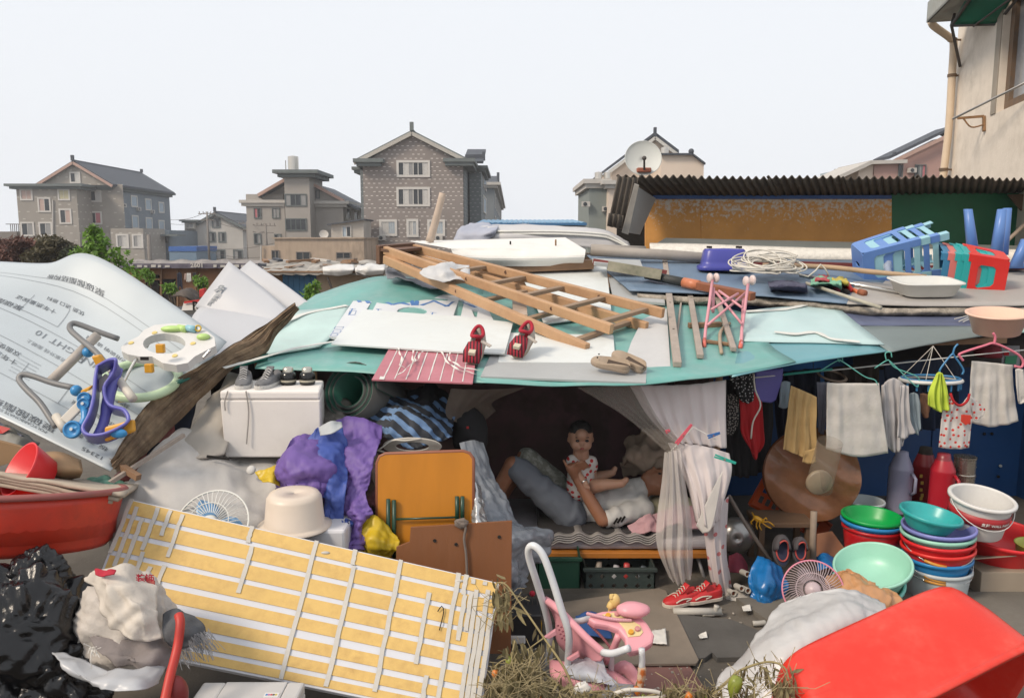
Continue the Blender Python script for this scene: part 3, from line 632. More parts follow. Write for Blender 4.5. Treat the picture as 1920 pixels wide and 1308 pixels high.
for k in range(22):
    if 6 <= k <= 11:continue
    x=244+k*13;panel(m,'banner_mark',x,496+(k%3)*.7,x+6+(k%2)*3,501,Y9-.36,trim_w,.01)
def rag(name,label,catg,px,Y,m,group=None,solid=.004,amp=.01,nu=10,nv=12,f=9,k=0):
    """hanging cloth given by photo pixel rows (each a list of (x, y)) at distance Y, with gathered folds"""
    ctrl=[[P(x,y,Y if len(q) == 0 else Y+q[0]) for (x,y,*q) in r] for r in px];g=patch(ctrl,nu,nv)
    for i,r in enumerate(g):
        t=i/(len(g)-1)
        for j,p in enumerate(r):r[j]=p+V(0,amp*(.4+.6*t)*(math.sin(j*2*math.pi/len(r)*f/3+k+nz(p,3,k)*2)+.6*nz(p,6,k)),0)
    o=MB().grid(g).build(name,m,smooth=True,solid=solid);return tag(o,label,catg,group) if label else o
navy=mat('cloth_navy',(.012,.015,.03),.85,.2)
rag('trousers','dark trousers hanging beside the brown shack doorway','trousers',[[(332,513),(336,510),(341,513)],[(332,528),(336,530),(342,528)],[(333,548),(337,536),(343,546)]],Y9-.4,navy)
rag('shirt','small white shirt drying on the brown shack wall','shirt',[[(350,512),(354,512),(358,512)],[(349,528),(354,529),(359,527)]],Y9-.4,curt['w']);rag('towel','thin black and white cloth drying next to the small white shirt','towel',[[(361,511),(365,511),(368,511)],[(361,527),(364,530),(369,528)]],Y9-.4,mat('cloth_black',(.02,.02,.022),.9));rag('towel','pinkish rag drying at the end of the brown shack line','towel',[[(346,513),(348,513),(349.5,513)],[(345,524),(347,525),(349,524)]],Y9-.4,curt['p'])
Y10=17;b=thing('patchwork_shack','low shack with blue plank door under a rubble-weighted roof','shack',(P(610,450,Y10).x,Y10,GZ))
panel(b,'wall',592,505,720,600,Y10+.02,mat('ply_pale',(.38,.29,.21),.85,.15,1,dirt=.4),.06)
bl=mat('plank_blue',(.035,.13,.25),.7,.3,3,dirt=.4)
for k in range(6):panel(b,'plank',530+k*10.5,509,540+k*10.5,600,Y10-.02+.01*(k%2),bl,.04)
panel(b,'wall',495,503,529,600,Y10+.1,wood,.06)
m=MB();rows=[[P(490+k*8,508+1.5*math.sin(k*2.1),Y10-.35),P(505+k*8,488+1.5*math.sin(k*1.3),Y10+2.2)] for k in range(30)];m.grid(rows).build('roof',mat('roof_rubble',(.33,.31,.28),.9,.4,2,.5,20,dirt=.6),b,solid=.08)
panel(b,'fascia',488,508,720,511,Y10-.36,wood,.05)
rd=random.Random(5)
for k in range(16):
    x=rd.uniform(498,690);y=rd.uniform(487,503);a=P(x,y,Y10+(505-y)*.1);d=V(rd.uniform(-.5,.5),rd.uniform(-.3,.6),.03);t=MB().bar(a,a+d,.12,.05).build('weight_board',random.choice([wood,pole_m,trim_w,roof_d]),b)
whp=mat('plastic_white',(.60,.59,.57),.45,.08,4,.3,12)
for nm,x0,x1,lab in (('plastic_sheet',605,664,'bunched white plastic sheet over the patchwork shack eave, left one'),('plastic_sheet',666,722,'bunched white plastic sheet over the patchwork shack eave, right one')):
    g=patch([[P(x0+6,498,Y10+.3),P((x0+x1)/2,496,Y10+.3),P(x1,497,Y10+.3)],[P(x0,504,Y10-.45),P((x0+x1)/2,503,Y10-.5),P(x1,503,Y10-.45)],[P(x0+2,514,Y10-.45),P((x0+x1)/2,517,Y10-.5),P(x1-4,513,Y10-.45)]],16,12)
    tag(MB().grid(crumple(g,.06,3,x0)).build(nm,whp,smooth=True,solid=.006),lab,'plastic sheet','sheets on the patchwork shack')
MB().bar(P(668,511,Y10-.5),P(695,522,Y10-.5),.03,.03).build('strut',dk,b);MB().bar(P(614,520,Y10-.3),P(622,540,Y10-.3),.04,.04).build('strut',dk,b)
# dark debris between the shacks and the white sheets
tarm=mat('tarp_black',(.02,.021,.024),.5,.2,3,.4,8)
g=patch([[P(235,520,9.5),P(300,555,9),P(370,575,8.4),P(420,575,8)],[P(235,575,8.4),P(300,600,8),P(370,610,7.6),P(420,610,7.4)]],24,8)
tag(MB().grid(crumple(g,.1,2,3)).build('tarpaulin',tarm,smooth=True,solid=.01),'black tarpaulin slope behind the edge of the curled sheet','tarpaulin')
g=patch([[P(330,545,12),P(350,540,12),P(372,548,12)],[P(325,560,11.5),P(350,556,11.2),P(372,566,11.5)]],10,8)
tag(MB().grid(crumple(g,.08,3,9)).build('debris_heap',mat('debris_brown',(.07,.055,.045),.9,.4,4,.6,20),smooth=True,solid=.02),'dark heap of boards by the brown shack','debris')
m=MB();m.slab([P(345,566,8),P(392,560,8),P(390,580,7.9),P(340,582,7.9)],.06);tag(m.build('sign_board',trim_w),'white board with red top edge and black mark behind the sheets','sign');MB().slab([P(345,565,7.95),P(392,559,7.95),P(392,563,7.95),P(345,569,7.95)],.02).build('red_edge',mat('paint_red',(.5,.03,.03),.5),bpy.data.objects['sign_board'])
m=MB();c=P(366,577,7.9);vs_,fs_=text_pts('R',.12,.004);MB().add([c+V(v.x-.03,0,v.y-.02) for v in vs_],fs_).build('lettering',dark,bpy.data.objects['sign_board'])
m=MB().slab([P(373,543,13),P(383,540,13),P(384,556,13),P(374,558,13)],.1);tag(m.build('crate',mat('paint_red',(.5,.03,.03)),bevel=.01),'small red box beside the weed near the brown shack','box')
# ------------------------------------------------ the shelters: roofs and walls
from mathutils.geometry import tessellate_polygon
def holed(outer,holes,t,nrm):
    loops=[[Vector(p) for p in outer]]+[[Vector(p) for p in h] for h in holes];flat=[p for l in loops for p in l]
    tri=tessellate_polygon(loops);n=len(flat);nrm=Vector(nrm);mb=MB();fs=[tuple(f) for f in tri]+[tuple(i+n for i in reversed(f)) for f in tri];b=0
    for l in loops:
        k=len(l);fs += [(b+i,b+(i+1)%k,b+(i+1)%k+n,b+i+n) for i in range(k)];b += k
    return mb.add(flat+[p-nrm*t for p in flat],fs)
def rboard(name,label,catg,px,m,h=.02,th=.012,group=None,bevel=0,par=None):
    o=MB().slab([RP(x,y,h+(q[0] if q else 0)) for (x,y,*q) in px],th,nrm=RN).build(name,m,par,bevel=bevel)
    return tag(o,label,catg,group) if label else o
def rsheet(name,label,catg,rows,m,h=.0,th=.006,nu=16,nv=10,wav=.006,k=0,par=None):
    g=patch([[RP(x,y,h+(q[0] if q else 0)) for (x,y,*q) in r] for r in rows],nu,nv)
    g=[[p+RN*(nz(p,1.6,k)*wav*1.5+nz(p,4,k)*wav*.5) for p in r] for r in g]
    o=MB().grid(g).build(name,m,par,smooth=True,solid=th)
    return tag(o,label,catg) if label else o
teal=mat('sheet_teal',(.12,.33,.30),.4,.16,2.5,.25,7,dirt=.6,dcol=(.30,.40,.38),dscale=2.2)
tealb=mat('sheet_teal_blue',(.12,.30,.34),.4,.1,2.5,.1,9,dirt=.35,dcol=(.25,.36,.38),dscale=2)
mint=mat('sheet_mint',(.43,.58,.55),.4,.12,2.0,.2,7,dirt=.5,dcol=(.36,.44,.42),dscale=3)
mint2=mat('sheet_mint_pale',(.42,.56,.56),.45,.08,3,.12,12,dirt=.3,dcol=(.55,.58,.56),dscale=5)
slate=mat('sheet_slate',(.085,.10,.17),.45,.12,2.5,.1,9,dirt=.3,dcol=(.14,.16,.2),dscale=2)
sage=mat('sheet_sage',(.155,.19,.19),.5,.1,2.5,.1,9,dirt=.3,dcol=(.22,.25,.24),dscale=2)
white=mat('board_white',(.62,.65,.64),.45,.04,2.5,.04,8,dirt=.38,dcol=(.46,.46,.42),dscale=3)
foam=mat('foam_white',(.70,.69,.66),.75,.05,6,.25,60,dirt=.18,dcol=(.42,.38,.32),dscale=4)
greyb=mat('board_grey',(.36,.37,.37),.6,.08,4,.1,20,dirt=.35,dcol=(.24,.23,.21),dscale=4)
greyc=mat('card_grey',(.50,.50,.50),.7,.08,5,.15,20,dirt=.4,dcol=(.34,.33,.31),dscale=5)
timber=mat('timber_grey',(.34,.29,.25),.85,.2,7,.5,40,dirt=.5,dcol=(.16,.12,.09),dscale=7,stretch=(1,1,1))
rof=thing('shelter_roof','patchwork roof of teal and mint plastic sheets over the sleeping shelter','roof',RP(900,700))
rsheet('sheet',None,None,[[(592,552,-.02),(665,528,.07),(735,519,.1),(905,533,.05)],[(520,612,.0),(630,604,.02),(760,598,.02),(905,606,.01)],[(478,690,.0),(640,696,0),(800,710,0),(905,719,0)]],teal,0,.006,24,14,.012,1,rof)
rsheet('sheet',None,None,[[(880,535,.02),(1050,545,.0),(1250,556,.0),(1410,590,.0)],[(884,640,.0),(1060,650,0),(1250,650,0),(1440,645,0)],[(888,717,.008),(1080,722,.006),(1260,719,.006),(1492,681,.006)]],teal,.012,.006,24,14,.012,2,rof)
rsheet('sheet',None,None,[[(560,580,.01),(600,577,.03),(655,572,.02)],[(480,640,.0),(560,622,.02),(630,620,.02)],[(332,711,.0),(440,678,.0),(600,648,.01)]],mint,.022,.006,14,12,.006,3,rof)
rsheet('sheet',None,None,[[(1390,632,0),(1500,634,0),(1640,642,0)],[(1372,705,0),(1490,682,0),(1672,657,0)]],tealb,.018,.006,12,6,.006,4,rof)
rsheet('sheet',None,None,[[(1400,584,.02),(1480,575,.03),(1562,568,.02)],[(1390,612,.0),(1490,605,.01),(1605,604,.0)],[(1385,638,0),(1520,641,0),(1658,645,0)]],mint2,.034,.006,12,8,.008,5,rof)
rsheet('sheet',None,None,[[(1560,568,0),(1700,573,0),(1808,578,0)],[(1605,611,0),(1740,611,0),(1865,612,0)]],slate,.022,.006,12,6,.006,6,rof)
rsheet('sheet',None,None,[[(1600,611,0),(1740,611,0),(1835,611,0)],[(1640,640,0),(1740,632,0),(1840,622,0)],[(1668,660,-.01),(1750,643,-.01),(1848,629,-.01)]],sage,.028,.006,12,6,.006,7,rof)
rsheet('sheet',None,None,[[(1790,608,0),(1860,606,0),(1960,603,0)],[(1835,630,0),(1880,626,0),(1960,622,0)]],mat('sheet_green_pale',(.22,.33,.29),.45,.1,3),.014,.006,8,4,.005,8,rof)
# dark folded teal edge at the left tip, taped seams
dkteal=mat('sheet_teal_dark',(.01,.13,.10),.35,.15,4)
rsheet('folded_edge',None,None,[[(328,714,.0),(400,690,.012),(500,664,.012)],[(330,718,-.02),(402,698,-.02),(500,676,-.02)]],dkteal,.02,.02,12,3,.003,9,rof)
tape=mat('tape_white',(.62,.62,.58),.5,.06,8,.3,30)
def strip(par,name,px,wd,m,h=.03,th=.004,k=0):
    c=cat([RP(x,y,h) for x,y in px],max(8,6*len(px)));L_=[];R_=[]
    for i,p in enumerate(c):
        d=(c[min(i+1,len(c)-1)]-c[max(i-1,0)]).normalized();s=d.cross(RN).normalized();q=wd*.5*(.8+.5*nz(p,12,k));L_.append(p-s*q+RN*.004*nz(p,9,k));R_.append(p+s*q)
    return MB().grid([L_,R_]).build(name,m,par,solid=th)
strip(rof,'tape',[(470,642),(520,612),(570,588),(650,572)],.05,tape,.05);strip(rof,'tape',[(420,690),(500,668),(560,652),(630,640)],.035,tape,.045,k=2)
strip(rof,'torn_paper',[(1398,584),(1470,580),(1520,571),(1578,573)],.06,tape,.066,k=4);strip(rof,'torn_paper',[(1452,621),(1490,625),(1530,622),(1560,634),(1612,640)],.05,tape,.05,k=5)
# loose boards
B_='loose boards lying on the roof'
rboard('white_board','long white board with a slanting left end on the teal roof','board',[(681,580),(862,593),(962,604,.0),(946,662),(872,660),(621,644)],white,.062,.01,B_)
rboard('white_board','white board under the stepladder feet and right red shoe','board',[(944,623),(1150,628),(1154,680),(934,678)],white,.038,.01,B_)
rboard('white_board','bluish white board standing out behind the stepladder rails','board',[(975,508,.05),(1137,498,.08),(1147,590,.0),(1020,606,.0)],white,.042,.01,B_)
rboard('grey_board','smooth grey board right of the stepladder near the long timber','board',[(1141,519,.04),(1238,516,.05),(1247,568,.0),(1150,560,.0)],greyb,.055,.02,B_)
rboard('cardboard_sheet','pale grey flattened cardboard under the two clogs and long timber','cardboard',[(1205,598),(1250,578),(1258,703),(1164,695),(1184,640)],greyc,.032,.015,B_)
rboard('grey_board','long grey board along the roof edge below the white board','board',[(922,660),(1213,686),(1211,717),(901,705)],greyb,.034,.012,B_)
pinkm=mat('sheet_rose',(.42,.14,.17),.5,.1,4,.1,20,dirt=.3,dcol=(.5,.3,.32),dscale=4)
pk_=rboard('rose_sheet','rose-red sheet with thin white lines overhanging the roof edge','sheet',[(730,652),(894,660),(886,718),(697,711)],pinkm,.045,.008)
for i in range(8):
    t=(i+.5)/8;a0=lerp(736,888,t);a1=lerp(708,878,t);strip(pk_,'white_line',[(a0,654+6*t),(lerp(a0,a1,.5),682+3*t),(a1,709+6*t)],.008,tape,.0475,.001,k=i)
MB().slab([RP(713,705,.049),RP(722,706,.049),RP(720,711,.049),RP(711,710,.049)],.002,nrm=RN).build('sticker',tape,pk_)
rb=mat('ribbon_white',(.62,.60,.56),.6,.05)
def ribbon(px,h,label):
    pts=cat([RP(x,y,h+.012+.02*abs(math.sin(i*2.1))) for i,(x,y) in enumerate(px)],24);L_=[p for p in pts];R_=[p+V(.012*math.cos(i*.5),.008,.006*math.sin(i*.7)) for i,p in enumerate(pts)]
    tag(MB().grid([L_,R_]).build('ribbon',rb,solid=.002),label,'ribbon','torn white ribbons on the rose sheet')
ribbon([(745,652),(752,665),(750,682),(756,688)],.05,'curled white ribbon, leftmost on the rose sheet');ribbon([(773,656),(776,676),(785,672),(791,658)],.05,'V-shaped torn white ribbon near the middle of the rose sheet');ribbon([(742,704),(757,697),(766,685),(780,676),(776,668)],.05,'long kinked white ribbon across the middle of the rose sheet')
ribbon([(825,658),(838,675),(852,690),(872,696),(890,700)],.05,'white ribbon running off the right side of the rose sheet');ribbon([(842,660),(846,676),(866,688),(900,694)],.055,'second white ribbon crossing at the right end of the rose sheet')
# printed cut-out foam sheet
n_=RN;h_=.045
def E(cx,cy,rx,ry,n=14,a0=0):return [(cx+rx*math.cos(2*math.pi*k/n),cy+ry*math.sin(2*math.pi*k/n)) for k in range(n)]
out_=[(678,541),(905,557),(925,600),(655,634),(617,630)]
holes_=[[(696,553.5),(841,560),(839,563.5),(697,557)],[(697,565),(707,566),(699,581),(687,580)],[(860,562),(871,563),(864,592),(850,591)],E(773,583,29,8),[(884,580),(896,581),(894,594),(890,594)]]
cs=holed([RP(x,y,h_) for x,y in out_],[[RP(x,y,h_) for x,y in hh] for hh in holes_],.02,RN).build('printed_foam_sheet',mat('foam_printed',(.60,.62,.64),.5,.04,4),bevel=0)
tag(cs,'white foam sheet with cut-out slots and blue zigzag lettering','foam sheet')
blu=mat('print_blue',(.06,.17,.42),.5,.15,6)
def pbar(par,name,pts,wd,m,h):return strip(par,name,pts,wd,m,h,.001,0)
for q in ([(667,557),(675,566)],[(683,558),(692,568)],[(711,561),(736,571)],[(733,563),(768,571)],[(736,571),(769,562)],[(772,563),(775,572)],[(782,563),(781,572)],[(790,572),(815,563)],[(815,564),(838,574)],[(838,574),(850,565)],[(775,545),(797,549)],[(868,566),(893,576)]):pbar(cs,'blue_lettering',[q[0],q[1]],.035,blu,h_+.002)
for (x,y) in ((661,578),(710,579),(812,585)):pbar(cs,'arrow_print',[(x,y),(x-6,y+11)],.010,blu,h_+.002);pbar(cs,'arrow_print',[(x-5,y),(x+6,y+.5)],.008,blu,h_+.002)
for (x0,y0,x1,y1) in ((656,582,668,590),(680,543,702,546),(629,612,645,616),(626,619,640,623),(622,625,634,629)):
    for e in (((x0,y0),(x1,y0)),((x0-3,y1),(x1-3,y1)),((x0,y0),(x0-3,y1)),((x1,y0),(x1-3,y1))):pbar(cs,'box_print',list(e),.003,blu,h_+.002)
# timbers on the right half of the roof
T_='old grey timbers on the roof'
def rtimber(label,a,b2,wd,ht,h0=.05,h1=.03,name='timber',m=None,grp=T_):
    pa,pb=RP(*a,h0),RP(*b2,h1);mb=MB();n=10
    for i in range(n):pass
    mb.bar(pa,pb,wd,ht,RN);mb.jit(.004,6,1);o=mb.build(name,m or timber,bevel=.004);return tag(o,label,'timber',grp) if label else o
o=rtimber('longest grey timber standing out over the roof, with nail holes',(1246,488),(1270,683),.048,.035,.10,.05)
pa,pb=RP(1246,488,.10),RP(1270,683,.05)
for t in (.08,.3,.42,.55,.78):MB().box(pa.lerp(pb,t)+RN*.0185,(.012,.02,.002)).build('nail_hole',dark,o)
rtimber('short grey timber beside the pink stroller frame, its left one',(1291,536),(1313,668),.042,.03,.07,.04);rtimber('short grey timber passing behind the pink stroller frame',(1340,545),(1376,655),.036,.03,.06,.04)
rtimber('thin grey lath right of the longest timber',(1278,560),(1268,640),.015,.012,.04,.03);rtimber('brown cross piece of timber under the short grey ones',(1291,610),(1352,608),.04,.035,.03,.03,m=wood);rtimber('small brown batten at the foot of the stroller frame',(1325,640),(1372,646),.025,.02,.03,.03,m=wood)
tag(MB().tube(cat([RP(1368,606,.03),RP(1352,620,.04),RP(1350,640,.04),RP(1353,662,.03)],12),.012,8).build('bent_pipe',mat('pipe_tan',(.35,.27,.19),.6),smooth=True),'short bent tan pipe below the stroller frame','pipe')

# ------------------------------------------------ stepladder
lw=mat('ladder_pine',(.40,.235,.125),.6,.16,5,.25,30,dirt=.4,dcol=(.20,.11,.06),dscale=6,two=(.47,.29,.16),tscale=3);lw2=mat('ladder_rung',(.27,.185,.12),.7,.16,6,.25,30,dirt=.4,dcol=(.14,.09,.06),dscale=6)
lad=thing('stepladder','wooden double stepladder lying folded on the shelter roof','ladder',RP(1100,660,.05))
ra0,ra1=P(722,469,6.75),P(1147,617,5.18);rb0,rb1=P(722,486,6.72),P(1102,654,5.0);rc0,rc1=P(776,465,7.0),P(1244,587,5.58);rd0,rd1=P(776,482,6.97),P(1213,613,5.52)
for a,c in ((ra0,ra1),(rb0,rb1),(rc0,rc1),(rd0,rd1)):
    MB().bar(a,c,.045,.07,RN).jit(.003,5).build('rail',lw,lad,bevel=.006)
for t in (.14,.36,.56,.76,.955):MB().bar(ra0.lerp(ra1,lerp(.25,1,t)-.02),rc0.lerp(rc1,lerp(.25,1,t)-.02),.05,.028,RN).build('rung',lw2,lad,bevel=.004)
for t in (.2,.45,.7,.95):MB().bar(rb0.lerp(rb1,lerp(.2,1,t)-.02),rd0.lerp(rd1,lerp(.2,1,t)-.02),.05,.028,RN).build('rung',lw2,lad,bevel=.004)
dkw=mat('ladder_dark',(.12,.06,.035),.6,.2,5,.2,30)
MB().bar(P(708,478,6.76),P(775,472,7.02),.05,.16,RN).build('top_board',dkw,lad,bevel=.004)
MB().bar(P(724,470,6.70),P(782,464,6.98),.16,.025,RN).build('top_plate',dkw,lad,bevel=.003)
for i,(a,c) in enumerate(((ra0,ra1),(rb0,rb1),(rc0,rc1))):
    for t in (.42,.78):MB().tube([a.lerp(c,t)+V(-.0,-.022,.0),a.lerp(c,t)+V(0,-.032,0)],.014,8).build('tenon',dkw,lad)
bk=rboard('wood_block','square paint-splashed wooden block wedged under the stepladder rails','block',[(960,541,.06),(984,540,.06),(989,590,.04),(962,588,.04)],mat('block_paint',(.33,.26,.21),.8,.3,9),.09,.05)
# rag caught under the ladder top
g=patch([[P(800,508,6.3),P(840,492,6.4),P(880,490,6.45)],[P(790,520,6.1),P(835,505,6.1),P(882,512,6.2)],[P(830,528,6.0),P(850,522,6.0),P(880,528,6.1)]],20,18)
tag(MB().grid(crumple(g,.05,7,2)).build('plastic_bag',mat('rag_palegrey',(.50,.50,.50),.5,.1,6),smooth=True,solid=.004),'crumpled pale grey bag between the stepladder rails','bag')
g=patch([[P(722,500,6.9),P(760,512,7.0),P(830,532,6.9)],[P(726,522,6.7),P(775,528,6.6),P(850,545,6.4)]],22,10)
tag(MB().grid(crumple(g,.05,6,4)).build('rag',mat('rag_greyblue',(.20,.21,.24),.8,.2,5),smooth=True,solid=.006),'grey-blue rag bundle under the top of the stepladder','rag')

# ------------------------------------------------ behind the ladder: foam slab, tarpaulin pile, pole
sl=thing('foam_slab','thick white foam slab resting behind the stepladder','foam slab',P(950,505,7.2))
fl,fr_,br,bl2=P(845,466,7.15),P(1098,468,7.15),P(1060,445,8.05),P(766,452,8.1)
lo=[P(850,497,7.2),P(1092,497,7.2),P(1085,470,8.0),P(780,480,8.0)]
mb=MB();N_=20
top=patch([[fl,fl.lerp(fr_,.33)+V(0,.02,.01),fl.lerp(fr_,.66),fr_],[bl2.lerp(fl,.5),(fl+br)/2+V(-.3,0,.01),(fl+br)/2+V(.2,0,0),br.lerp(fr_,.5)],[bl2,bl2.lerp(br,.33),bl2.lerp(br,.66),br]],18,10)
mb.grid(top);side=patch([[fl,fl.lerp(fr_,.33)+V(0,.02,.01),fl.lerp(fr_,.66),fr_],[fl.lerp(lo[0],.5)+V(.02,-.04,0),P(930,484,7.08),P(1010,484,7.08),P(1096,482,7.1)],[lo[0],P(930,499,7.14),P(1010,499,7.14),lo[1]]],30,8);side=[[p+V(0,.03*nz(p,5)*min(1,i),0) for p in r] for i,r in enumerate(side)]
mb.grid(side);mb.grid(patch([[fr_,br.lerp(fr_,.5),br],[P(1100,482,7.1),lo[1].lerp(lo[2],.5),lo[2]]],6,4));mb.slab([lo[0],lo[1],lo[2],lo[3]],.01,nrm=V(0,0,1))
mb.build('slab',foam,sl,smooth=False)
for x,y in ((957,452),(1042,449)):MB().tube([P(x,y+13,7.4),P(x,y,7.4)],.008,6).build('nail',dark if x<1000 else rusty,sl)
MB().bar(P(880,505,7.3),P(1110,495,7.3),.3,.08).build('support_plank',wood,sl);
pole=MB().tube(cat([P(805,454,7.8),P(818,410,7.8),P(830,362,7.8)],10),[.04,.039,.038,.037,.037,.036,.035,.034,.033,.033,.032],10).build('bamboo_pole',mat('pole_wood',(.45,.36,.29),.7,.12,6),smooth=True);tag(pole,'pale wooden pole sticking up from behind the foam slab','pole')
tp=thing('covered_pile','flat pile covered in pale tarpaulin behind the foam slab','covered pile',P(1000,470,9))
tpm=mat('tarp_pale',(.50,.49,.49),.5,.06,3,.15,8);tpb=mat('tarp_bluegrey',(.33,.35,.42),.6,.06,3,.2,8)
g=patch([[P(850,452,8.6),P(930,455,8.4),P(1040,458,8.4),P(1150,468,8.4),P(1182,462,8.5)],[P(862,430,8.7),P(930,434,8.5),P(1060,434,8.5),P(1140,440,8.5),P(1180,456,8.6)],[P(885,421,9.3),P(950,421,9.3),P(1060,423,9.2),P(1130,432,9.2),P(1178,452,9)]],36,14)
MB().grid(crumple(g,.02,3,1)).build('tarpaulin',tpm,tp,smooth=True,solid=.01)
g=patch([[P(850,451,8.45),P(880,452,8.4),P(915,449,8.35),P(930,440,8.4)],[P(862,428,8.6),P(890,431,8.5),P(915,432,8.4),P(932,428,8.45)],[P(884,420,9.2),P(905,420,9.2),P(920,421,9.1),P(936,422,9.1)]],20,14)
MB().grid(crumple(g,.04,5,5)).build('blue_cover',tpb,tp,smooth=True,solid=.008)
for dy in (0,5):MB().tube(cat([P(930,434+dy,8.42),P(1040,434+dy,8.4),P(1120,438+dy,8.4),P(1150,445+dy,8.4),P(1190,470,8.3)],20),.012,6).build('edge_cord',tape,tp,smooth=True)
MB().box((P(1010,0,9).x,9.0,1.0),(2.2,1.0,1.9)).build('stacked_core',wood,tp)

# ------------------------------------------------ shed with corrugated roof and rusty board wall
sh=thing('corrugated_shed','shed with corrugated dark roof and rust-stained board wall behind the roofs','shed',(P(1550,450,9.3).x,9.3,GZ))
corr=mat('asbestos_dark',(.105,.088,.072),.9,.25,3,.5,30,dirt=.5,dcol=(.05,.045,.04),dscale=3)
def wavy(a,b2,c,d,n,amp,up,per=8):  # corrugated sheet, near edge a-b, far edge d-c
    r0,r1,r2=[],[],[]
    for k in range(n*per+1):
        t=k/(n*per);w_=up*(amp*math.sin(2*math.pi*k/per));p=a.lerp(b2,t)+w_;q=d.lerp(c,t)+w_;r0.append(p+up*.01*nz(p,1.5));r1.append(p.lerp(q,.5)+up*.008*nz(p,2,3));r2.append(q)
    return [r0,r1,r2]
eA=[(1158,330),(1300,330),(1440,332),(1580,331),(1720,330),(1860,333),(1990,336)];fA=[(1205,371),(1330,372),(1460,372),(1590,370),(1720,367),(1850,365),(1980,362)]
for i in range(6):
    a,b2=P(eA[i][0]-3,eA[i][1]+(i%2)*2,8.55-.02*(i%2)),P(eA[i+1][0]+3,eA[i+1][1]+(i%2)*2,8.55-.02*(i%2));d,c=P(fA[i][0]-3,fA[i][1],9.4),P(fA[i+1][0]+3,fA[i+1][1],9.4)
    MB().grid(wavy(a,b2,c,d,10,.018,V(0,0,1))).build('corrugated_sheet',corr,sh,smooth=True,solid=.008)
a,b2,c,d=P(1158,330,8.5),P(1196,334,8.52),P(1178,432,8.6),P(1139,424,8.55)
MB().grid(wavy(a,b2,c,d,4,.018,V(-.3,-.9,.2).normalized())).build('hanging_sheet',corr,sh,smooth=True,solid=.008)
a,b2,c,d=P(1141,400,8.3),P(1168,404,8.3),P(1165,428,8.35),P(1138,424,8.35)
MB().grid(wavy(a,b2,c,d,3,.016,V(-.3,-.9,.2).normalized())).build('hanging_sheet',corr,sh,smooth=True,solid=.008)
MB().slab([P(1190,345,8.25),P(1198,348,8.25),P(1178,440,8.4),P(1166,436,8.4)],.03).build('pale_board',mat('board_weathered',(.30,.28,.25),.8,.2,5),sh)
MB().slab([P(1196,350,8.6),P(1230,372,9.2),P(1200,440,9.0),P(1176,436,8.6)],.02).build('side_panel',greyb,sh)
def rustboard():
    m=mat('board_rusty',(.62,.30,.085),.8,.18,1.6,.3,18,dirt=.35,dcol=(.30,.13,.035),dscale=1.1);N=m.node_tree.nodes;L=m.node_tree.links;b=N['Principled BSDF'];src=b.inputs['Base Color'].links[0].from_socket
    geo=N.new('ShaderNodeNewGeometry');sep=N.new('ShaderNodeSeparateXYZ');L.new(geo.outputs['Position'],sep.inputs[0])
    mr=N.new('ShaderNodeMapRange');mr.inputs[1].default_value=2.15;mr.inputs[2].default_value=2.6;mr.inputs[3].default_value=.0;mr.inputs[4].default_value=.23;L.new(sep.outputs[2],mr.inputs[0])
    n1=N.new('ShaderNodeTexNoise');n1.inputs['Scale'].default_value=26;n1.inputs['Detail'].default_value=8;n1.inputs['Roughness'].default_value=.75;L.new(geo.outputs['Position'],n1.inputs[0])
    ad=N.new('ShaderNodeMath');ad.operation='ADD';L.new(n1.outputs[0],ad.inputs[0]);L.new(mr.outputs[0],ad.inputs[1])
    rp=N.new('ShaderNodeValToRGB');rp.color_ramp.elements[0].position=.64;rp.color_ramp.elements[1].position=.74;L.new(ad.outputs[0],rp.inputs[0])
    x=N.new('ShaderNodeMixRGB');L.new(rp.outputs[0],x.inputs[0]);L.new(src,x.inputs[1]);x.inputs[2].default_value=(.60,.53,.45,1);L.new(x.outputs[0],b.inputs['Base Color']);return m
rm=rustboard()
panel(sh,'rusty_board',1210,371,1314,470,9.25,rm,.04);panel(sh,'rusty_board',1314.4,371,1672,475,9.24,rm,.04)
panel(sh,'blue_strip',1225,366,1672,373,9.2,mat('strip_blue',(.02,.07,.22),.5),.02)
panel(sh,'green_board',1672.5,362,1990,480,9.24,mat('board_green',(.012,.115,.055),.6,.2,2,.1,10,dirt=.3,dcol=(.05,.12,.06),dscale=1.5),.04)
MB().slab([P(1890,365,9.1),P(1990,362,9.1),P(1990,400,9.1),P(1915,395,9.1)],.02).build('brown_cover',mat('rag_brown',(.13,.085,.055),.9,.3,5),sh)
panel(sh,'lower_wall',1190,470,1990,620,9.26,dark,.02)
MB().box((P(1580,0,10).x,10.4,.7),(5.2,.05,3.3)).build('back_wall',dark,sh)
MB().tube([P(1888,452,8.9),P(1930,412,8.9)],.02,8).build('pole',mat('pole_wood',(.45,.36,.29)),sh)
# satellite dish on that roof
ds=thing('satellite_dish','large pale satellite dish standing on the corrugated roof','satellite dish',P(1206,335,9.6))
dn=V(-.05,-1,.32).normalized();dc=P(1206,297,9.4)
MB().lathe([(.001,-.045),(.06,-.043),(.12,-.03),(.17,-.012),(.21,.008),(.213,.012)],frame(dc,dn),40).build('reflector',mat('dish_grey',(.50,.52,.50),.6,.05,3,dirt=.2,dcol=(.35,.35,.33)),ds,smooth=True,solid=.006)
m=MB();fp=P(1208,300,9.22);m.tube([P(1208,318,9.3),fp],.012,6);m.sphere(fp+V(0,0,.02),.026);m.build('feed_arm',dk,ds)
MB().box(P(1207,319,9.35),(.16,.1,.05)).build('bracket_base',mat('brick_red',(.30,.10,.06),.8),ds,bevel=.01);MB().tube([dc+V(0,.1,0),V(dc.x,9.5,2.6)],.025,8).build('mast',dk,ds)

